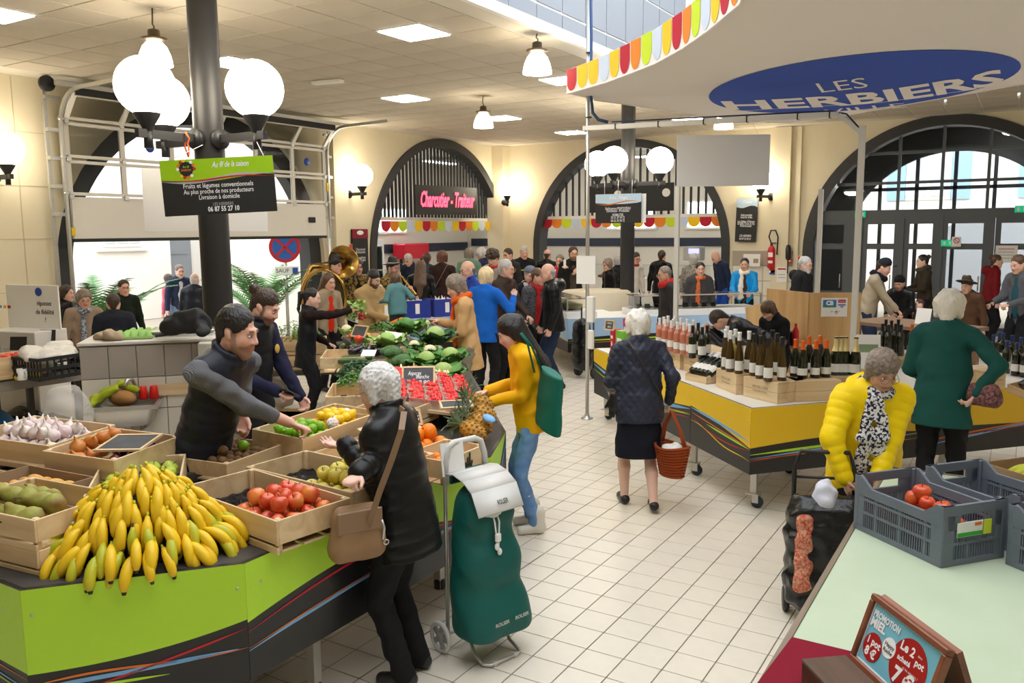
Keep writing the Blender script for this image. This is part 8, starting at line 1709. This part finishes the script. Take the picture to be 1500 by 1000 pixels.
for k in range(4):mb((M_so,M_sb,M_sy,M_sr)[k]).box((-.26+.06*k,-.112,1.60),(.04,.002,.03),T((0,0,-.12))).build('poster_print',ks)
# ==== GARAGE DOORWAY: palms and street furniture
def palm(label,x,y,h,seed):
 t=thing('potted_palm',label,'palm',(x,y,-.1));mb(mat('pot_burgundy',(.10,.03,.035),.5)).lathe([(.16,0),(.2,.02),(.26,.5),(.25,.5),(.24,.44),(1e-4,.44)],18).build('pot',t);rn=random.Random(seed);mt=mat('palm_leaf',rgb(60,120,55),.5,noise=(10,.8,rgb(110,160,95)))
 for k in range(17):
  a=6.283*k/17+rn.uniform(-.2,.2);L_=h*rn.uniform(.6,.95);e0=rn.uniform(.9,1.45);b=mb(mt);P_=[]
  for i in range(9):f=i/8;el=e0-1.5*f*f;r_=L_*f*.75*(.35+.65*f)if e0>1.2 else L_*f*.8;P_.append(Vector((math.cos(a)*r_,math.sin(a)*r_,.44+L_*(1.30*f-.52*f*f*(1.7-e0*.5)))))
  b.tube(P_,.007,4)
  for i in range(1,9):
   c_=P_[i];d=(P_[i]-P_[i-1]).normalized();sd=d.cross(Vector((0,0,1))).normalized()
   for sg in(-1,1):
    for q in(0,.33,.66):
     c2=c_-d*(P_[i]-P_[i-1]).length*q;ln=.36*(1-abs(i-4)/7);tip=c2+sd*sg*ln*.7+d*ln*.5+Vector((0,0,-.10*ln));w=d*.03;b.add([c2-w,c2+w,tip],[(0,1,2)],False)
  b.build('frond',t)
 return t
palm('potted palm at the left post of the garage opening',-12.95,8.1,1.75,1);palm('potted palm at the right side of the garage opening',-12.95,11.6,1.75,2)
ns=thing('road_sign','round blue no stopping sign with red cross above a small plate on the street','road sign',on_d(417,362,16.5));nv_=Vector((-ns.location.x,-ns.location.y,0)).normalized();ns.rotation_euler=(R(90),0,math.atan2(nv_.y,nv_.x)+R(90))
mb(M_sr).lathe([(.30,0),(.30,.02)],30).build('rim',ns);mb(mat('sign_azure',rgb(40,95,170),.5)).lathe([(.235,.02),(.235,.024)],30).build('face',ns);b=mb(M_sr);b.box((0,0,.026),(.5,.05,.006),Matrix.Rotation(R(45),4,'Z'));b.box((0,0,.026),(.5,.05,.006),Matrix.Rotation(R(-45),4,'Z'));b.build('cross',ns)
mb(M_white).box((.02,-.46,.01),(.46,.18,.02),bev=.01).build('plate',ns);text('SAUF',.11,M_sblk,ns,T((-.06,-.46,.022)));mb(M_blue).box((.18,-.46,.021),(.10,.12,.004)).build('plate_symbol',ns);mb(M_steel).tube([(0,.3,-.03),(0,-ns.location.z-.0,-.03)],.03,8).build('post',ns)
# ==== STALLS FURTHER BACK
M_lblue=mat('laminate_sky',rgb(165,195,225),.4);M_case=mat('case_white',(.80,.80,.79),.35);M_cglass=mat('case_glass',(.92,.96,.95),.04,trans=1.0,ior=1.05)
CS=[(-8.2,13.6),(-5.95,11.35),(-3.55,13.6)];o0=Vector((-5.9,13.0,0));cs=thing('fish_stall','pale blue fronted fish stall around the far iron column','stall',o0)
worktop(cs,o0,CS+[(-4.3,14.4),(-5.9,12.75),(-7.4,14.4)],M_case)
for a,e in zip(CS[:-1],CS[1:]):front_panel(cs,o0,a,e,M_lblue,lambda f:.40+.1*math.sin(4*f),[(M_lime,lambda f:.34+.08*f,.02,0,1),(M_so,lambda f:.28+.05*f,.012,0,1)])
for x,y in((-7.9,13.6),(-5.95,11.8),(-3.9,13.6)):stall_leg(cs,x-o0.x,y-o0.y,True)
def glass_case(label,a,e,inward,z0,h,d,tubs=0):
 a,e=Vector((a[0],a[1],0)),Vector((e[0],e[1],0));dx=(e-a).normalized();L=(e-a).length;t=thing('display_case',label,'display case',(a.x,a.y,z0),math.atan2(dx.y,dx.x))
 mb(M_case).box((L/2,d/2,.05),(L,d,.10),bev=.004).build('tray',t);mb(M_cglass).box((L/2,.02,.1+h/2),(L-.02,.008,h)).build('front_glass',t);mb(M_cglass).box((L/2,d*.4,.1+h),(L-.02,d*.7,.008)).build('top_glass',t)
 mb(M_alu).box((L/2,.02,.1+h),(L,.02,.02)).box((.01,.02,.1+h/2),(.02,.02,h)).box((L-.01,.02,.1+h/2),(.02,.02,h)).build('trim',t);return t,dx,Vector((-dx.y,dx.x,0)),a,L
g=glass_case('long glass fish case with price cards before the turquoise jacket',(-5.2,12.15),(-3.6,13.6),1,ZT,.22,.6)
for i in range(9):
 P=g[3]+g[1]*(.1+.16*i)+g[2]*.12;t=thing('price_card','small white price card in the fish case','price card',(P.x,P.y,ZT+.10),math.atan2(g[1].y,g[1].x),'price cards in the fish case');mb(M_paper).box((0,0,.05),(.09,.006,.07)).build('card',t)
 P=g[3]+g[1]*(.1+.16*i)+g[2]*.36;o=sdf_obj('fish_fillet',SDF().cap((-.05,0,.02),(.06,0,.015),.03,.018,flat=.6,w=(0,0,1)),.012,mat('fish_pink',rgb(215,150,125)if i%2 else rgb(200,205,205),.3))if i<1 else dup(bpy.data.objects['fish_fillet']);tag(put(o,(P.x,P.y,ZT+.10),(0,0,.6)),'fish fillet lying in the long glass case','fish','fillets in the fish case')
g=glass_case('glass case of pale shellfish tubs left of the far column',(-7.4,12.8),(-6.0,11.4),1,ZT,.20,.5)
for i in range(6):
 P=g[3]+g[1]*(.18+.32*i*.85)+g[2]*.25;t=thing('tub','pale plastic tub in the glass case left of the far column','tub',(P.x,P.y,ZT+.10),math.atan2(g[1].y,g[1].x),'tubs in the shellfish case');mb(mat('tub_olive',rgb(170,165,125),.6)).box((0,0,.05),(.20,.26,.09),bev=.01).build('tub_body',t);mb(M_paper).bar((.0,-.1,.08),(.06,-.14,.20),.012).build('handle',t)
t=thing('meat_counter','beige rounded counter block at the foot of the far column','counter',(-6.45,13.35,0),R(45));mb(mat('counter_beige',rgb(196,184,160),.5)).lathe([(.55,0),(.55,1.12),(.5,1.16)],28,Matrix.Diagonal((1.2,.8,1,1))).build('body',t)
def bench(label,P,rz,L,d,h,mt,front=None):
 t=thing('shop_counter',label,'counter',P,rz);mb(mt).box((0,0,h/2),(L,d,h),bev=.01).build('body',t);mb(M_case).box((0,0,h+.015),(L+.04,d+.04,.03)).build('top',t)
 mb(M_cglass).box((0,-d/2+.03,h+.2),(L-.04,.01,.34)).build('glass',t);mb(M_alu).box((0,-d/2+.05,h+.38),(L,.06,.02)).build('glass_rail',t)
 for i in range(int(L/.35)):mb(mat('goods_%d'%(i%3),(rgb(190,120,95),rgb(225,205,180),rgb(150,70,60))[i%3],.5)).ell((-L/2+.2+.35*i,0,h+.06),(.13,.16,.06),10,6).build('goods',t)
 return t
bench('white glass fronted counter inside the arch behind the far column',(-8.6,20.1,0),0,4.3,.8,.95,M_case);bench('white glass fronted delicatessen counter inside the first arch',(-13.1,16.9,0),R(90),4.4,.8,.95,M_case)
t=thing('cold_cabinet','tall white cold cabinet at the back of the delicatessen','cabinet',(-16.2,18.3,0),R(90));mb(M_case).box((0,0,1.0),(1.3,.5,2.0),bev=.01).build('body',t);mb(M_cglass).box((.3,-.26,1.2),(.5,.01,1.2)).build('glass_door',t)
t=thing('slicing_machine','red hooded machine at the back of the delicatessen','machine',(-16.1,20.4,0),R(90));mb(M_case).box((0,0,.5),(1.2,.5,1.0)).build('stand',t);mb(mat('machine_red',rgb(215,40,60),.35)).box((0,0,1.62),(1.2,.5,.46),bev=.04).build('hood',t);mb(M_black).box((-.5,0,1.2),(.06,.06,.4)).box((.5,0,1.2),(.06,.06,.4)).build('uprights',t)
t=thing('hanging_scale','grey electronic scale with lit display on a post in the second arch','scale',(-6.9,19.75,1.0));mb(M_alu).box((0,0,.25),(.06,.06,.5)).build('post',t);mb(mat('scale_grey',(.45,.46,.46),.5)).box((0,0,.62),(.46,.3,.34),bev=.02).build('housing',t);mb(mat('display_violet',(.2,.2,.5),.3,emit=(.35,.35,.9),estr=1.5)).box((.05,-.155,.68),(.26,.01,.12)).build('display',t)
BS=[(-8.55,9.55),(-7.45,11.35)];o0=Vector((-8.4,10.6,0));bs=thing('produce_stall','pale blue fronted stall with garlic and blue tubs behind the vegetables','stall',o0);worktop(bs,o0,BS+[(-8.15,11.8),(-9.25,10.0)],M_case);front_panel(bs,o0,BS[0],BS[1],M_lblue,lambda f:.35,[(M_lime,lambda f:.25,.02,0,1)])
for x,y in((-8.5,9.9),(-7.7,11.3),(-8.9,10.2)):stall_leg(bs,x-o0.x,y-o0.y,True)
for i,(c,lb)in enumerate(((rgb(220,195,30),'yellow tub on the pale blue stall beside the child'),(rgb(40,60,150),'blue tub of garlic on the pale blue stall'),(rgb(45,65,155),'second blue tub nearest the camel blazer'))):
 P=Vector((-8.62,9.95,ZT)).lerp(Vector((-7.85,11.2,ZT)),(i+.3)/2.9);t=thing('tub',lb,'tub',P,R(58));m_=mat('tub_%d'%i,c,.45)
 for sg in(-1,1):mb(m_).box((0,sg*.17,.14),(.44,.012,.28)).build('side_wall',t);mb(m_).box((sg*.22,0,.14),(.012,.33,.28)).build('end_wall',t)
 mb(m_).box((0,0,.01),(.44,.34,.016)).build('base',t);mb(M_paper).box((.0,-.178,.15),(.07,.004,.16)).build('paper_tag',t)
 heap(garl,t,.38,.28,.18,.05,'large garlic head in the tubs of the back stall','garlic','garlic heads in the back tubs',layers=1,sc=(1.3,1.5))
for i,(u,v,z)in enumerate(((424,500,.62),(443,500,.62),(424,478,.78),(446,476,.78))):
 p=on_z(u,v,z);crate(('lower pine crate at the left behind the bun vendor','lower pine crate at the right behind the bun vendor','upper pine crate of greens at the left behind the bun vendor','upper pine crate of greens at the right behind the bun vendor')[i],on_d(u,v,10.2).x,on_d(u,v,10.2).y,.55+.19*(i>1),.5,.36,.18,R(40))
p=on_d(434,490,10.25);t=thing('side_table','low table carrying pine crates behind the bun vendor','table',(p.x,p.y,0),R(40));mb(M_topdark).box((0,0,.52),(1.2,.6,.05)).build('top',t);[mb(M_black).box((a*.55,c*.25,.25),(.05,.05,.5)).build('leg',t)for a in(-1,1)for c in(-1,1)]
q=on_d(432,458,10.2);herb('leek_greens','long green leaves piled over the pine crates behind the bun vendor',Vector((q.x,q.y,.92)),.34,LV,500)
for u,v,lb,c in((405,610,'flattened pale cardboard on the floor behind the stall',rgb(205,170,110)),(430,606,'pine board lying on the floor beside the white sack',rgb(215,180,120))):p=on_z(u,v,.01);o=mb(mat('board_%d'%u,c,.8)).box((0,0,.012),(.8,.5,.015)).build('flat_board');tag(put(o,(p.x,p.y,0.002),(0,0,R(25))),lb,'board')
p=on_z(412,570,.25);o=sdf_obj('white_sack',SDF().cap((0,0,.18),(0,0,.45),.17,.14,k=.06),.015,mat('sack_white',(.72,.70,.68),.7),wob=.012,wf=24);tag(put(o,(p.x,p.y,0)),'white sack standing on the floor behind the bun vendor','sack')
p=on_z(852,553,0);t=thing('shopping_trolley','black shopping trolley standing beside the white stall pole','shopping trolley',(p.x,p.y,0),R(-20));sdf_obj('fabric_bag',SDF().cap((0,0,.26),(0,0,.75),.17,.15,k=.05,flat=.8).cut((0,0,.12),(0,0,-1)),.012,M_bin,t,wob=.006,wf=24);mb(M_black).tube([(-.13,.12,.05),(-.13,.12,1.05),(.13,.12,1.05),(.13,.12,.05)],.012,8).build('handle',t);[mb(M_black).tube([(sx*.16,.1,.08),(sx*.2,.1,.08)],.08,16).build('wheel',t)for sx in(-1,1)]
M_tw=wood('table_brown',(.17,.10,.06),(.28,.18,.11),6,0);p=on_z(1342,478,.95);t=thing('wooden_table','brown wooden tasting table behind the dark red wines','table',(p.x-.05,p.y+.35,0),R(-30));mb(M_tw).box((0,0,.93),(1.5,.8,.05),bev=.006).build('top',t);[mb(M_tw).box((a*.65,c*.3,.45),(.07,.07,.9)).build('leg',t)for a in(-1,1)for c in(-1,1)]
pricetag('white card standing on the brown wooden table',on_z(1352,466,1.03),(R(78),0,R(-25)),.20,.26,M_paper,(),False)
sx_=[a for a in ppl['sax'][1]['arms']if a[0]==1][0];J=ppl['sax'][1];P0=Vector(J['root']+J['Rz']@J['H'](0,.12,-.065));P1=Vector(J['root']+J['Rz']@(J['H'](.06,.50,-.40)));M_brass=mat('brass',rgb(185,148,82),.25,metal=1.0)
t=thing('soprano_saxophone','brass soprano saxophone played by the musician in the trilby','saxophone',P0);mb(M_brass).tube([(0,0,0)]+[(P1-P0)*f for f in(.2,.6,.9,1.0)],[.007,.011,.02,.032,.05],10,caps=False).build('tube',t)
for k in range(7):q=(P1-P0)*(.25+.09*k);mb(M_brass).ell((q.x,q.y,q.z+.02),(.014,.014,.014),8,5).build('key',t)
J=ppl['tuba'][1];q=Vector(J['root']+J['Rz']@J['T'](0,-.05,.30));t=thing('sousaphone','brass sousaphone coiled around the musician in the black hat','sousaphone',q);n=20
fwv=Vector(J['Rz']@np.array([0,1,0]));aw=Vector((q.x,q.y,0)).normalized();upv=Vector((0,0,1));ring=[fwv*(.37*math.cos(a)-.10)+(upv-aw*.25)*(.43*math.sin(a)-.10)for a in np.linspace(0,2*math.pi,n+1)[:-1]];mb(M_brass).tube(ring,[.028+.018*(.5+.5*math.cos(6.283*i/n+2.5))for i in range(n)],10,closed=True).build('coil',t)
bp_=fwv*.24+upv*.44+aw*.15;bm=(fwv*.45-aw*.8+upv*.15).to_track_quat('Z','Y').to_matrix().to_4x4();bm.translation=bp_
mb(M_brass).lathe([(.06,-.36),(.08,-.2),(.12,-.07),(.18,.01),(.255,.05),(.262,.055),(.25,.05),(.11,-.06),(.05,-.2)],28,bm).build('bell',t);mb(M_brass).tube([-fwv*.45+upv*.1,-fwv*.3+upv*.36+aw*.25,bm@Vector((0,0,-.36)),bm@Vector((0,0,-.2))],[.045,.05,.06,.07],10).build('neck_tube',t)
J=ppl['banjo'][1];q=Vector(J['root']+J['Rz']@J['T'](.02,.30,.10));t=thing('banjo','white headed banjo held by the musician in gold','banjo',q);fwv=Vector(J['Rz']@np.array([0,1,0]));Mq=fwv.to_track_quat('Z','Y').to_matrix().to_4x4();mb(M_paper).lathe([(.16,.0),(.165,.02),(1e-4,.022)],24,Mq).build('head',t);mb(M_steel).tube([Mq@Vector((.17*math.cos(a),.17*math.sin(a),.01))for a in np.linspace(0,6.283,25)[:-1]],.014,6,closed=True).build('rim',t);mb(M_tw).bar((0,0,0),Mq@Vector((.62,.28,.02)),.04,.02).build('neck',t)
for J,sd,lb,f in((ppl['beard'][1],-1,'pale phone held up by the bearded man by the pole',.13),(hero['bun'][1],1,'dark phone with red light in the bun vendor\'s hands',.10),(ppl['greyj'][1],1,'dark phone held by the man in grey jacket',.10)):
 p=hand_of(J,sd,f);o=mb(M_paper if sd<0 else M_black).box((0,0,0),(.075,.012,.15),bev=.005).box((0,.0065,0),(.066,.002,.13)).build('phone');tag(put(o,p+Vector((0,0,.03)),(R(0 if sd<0 else 60),0,math.atan2(-p.x,p.y)*-1+(0 if sd<0 else.8))),lb,'phone')
p=hand_of(ppl['blaz'][1],-1,.12);t=soft_bag('carrier_bag','white and dark carrier bag opened by the camel blazer woman','bag',(p.x+.02,p.y-.02,p.z-.46),R(40),.30,.44,.12,mat('bag_white',(.78,.79,.76),.5),.008);mb(mat('bag_dark',(.06,.055,.055),.5)).box((.10,-.02,.22),(.12,.135,.40),bev=.03).build('dark_side',t);mb(mat('bag_green',rgb(60,170,60),.5)).box((-.06,-.062,.30),(.05,.006,.18)).build('green_mark',t)
p=hand_of(ppl['dad'][1],1,.0);t=soft_bag('string_bag','cream string bag hanging from the arm of the man with the child','bag',(p.x,p.y,p.z-.42),R(30),.20,.34,.09,mat('bag_cream',(.68,.62,.52),.8),.006);mb(MATS['bag_cream']).tube([(-.05,0,.3),(0,0,.46),(.05,0,.3)],.012,6).build('handle',t)
# ==== LABELS THAT SINGLE OUT LOOK-ALIKES
ORD='first second third fourth fifth sixth seventh eighth ninth tenth eleventh twelfth thirteenth fourteenth fifteenth sixteenth seventeenth eighteenth nineteenth twentieth'.split()
def single_out():
 bpy.context.view_layer.update();dg=bpy.context.evaluated_depsgraph_get();G={}
 for o in bpy.data.objects:
  if o.get('group')and o.get('label')and not o.parent:G.setdefault((o['group'],o['label']),[]).append(o)
 def rootof(o):
  while o.parent:o=o.parent
  return o
 for(g,lb),os_ in G.items():
  if len(os_)<2:continue
  vis=[]
  for o in os_:
   c=o.matrix_world.translation.copy();ms=[o]if o.type=='MESH' else[ch for ch in o.children if ch.type=='MESH'];seen=False
   for m in ms[:2]:
    bb=[m.matrix_world@Vector(q)for q in m.bound_box];mid=sum(bb,Vector())/8
    vv=m.data.vertices;st=max(1,len(vv)//9)
    for q in[mid]+[mid.lerp(b,.5)for b in bb]+[m.matrix_world@v.co for v in list(vv)[::st]]:
     d=q-EYE;L=d.length;h=S.ray_cast(dg,EYE,d.normalized(),distance=L+.3)
     if h[0]and rootof(h[4].original if hasattr(h[4],'original')else h[4])==o:seen=True;c=mid;break
    if seen:break
   if seen:vis.append((o,c))
  hid=[o for o in os_ if o not in[v[0]for v in vis]]
  for o in hid:o['label']=lb+', hidden under the others'
  if len(vis)<2:continue
  P=[]
  for o,c in vis:
   x,y=c.x*_cy-c.y*_sy,c.x*_sy+c.y*_cy;z=c.z-CH;d=y*_c-z*_s;P.append((-(y*_s+z*_c)/d,x/d,o))
  n=len(P);rows=1 if n<=7 else max(2,int(round(math.sqrt(n/3.2))));P.sort(key=lambda t:t[0]);per=-(-n//rows)
  for r in range(rows):
   row=sorted(P[r*per:(r+1)*per],key=lambda t:t[1])
   for k,(_,_,o)in enumerate(row):
    if len(row)<=1:w='alone'
    elif k<len(row)/2:w='leftmost' if k==0 else ORD[min(k,19)]+' from left'
    else:q=len(row)-1-k;w='rightmost' if q==0 else ORD[min(q,19)]+' from right'
    o['label']=lb+', '+w+('' if rows==1 else ', '+('top row' if r==0 else 'bottom row' if r==rows-1 else 'row '+ORD[r]))
single_out()
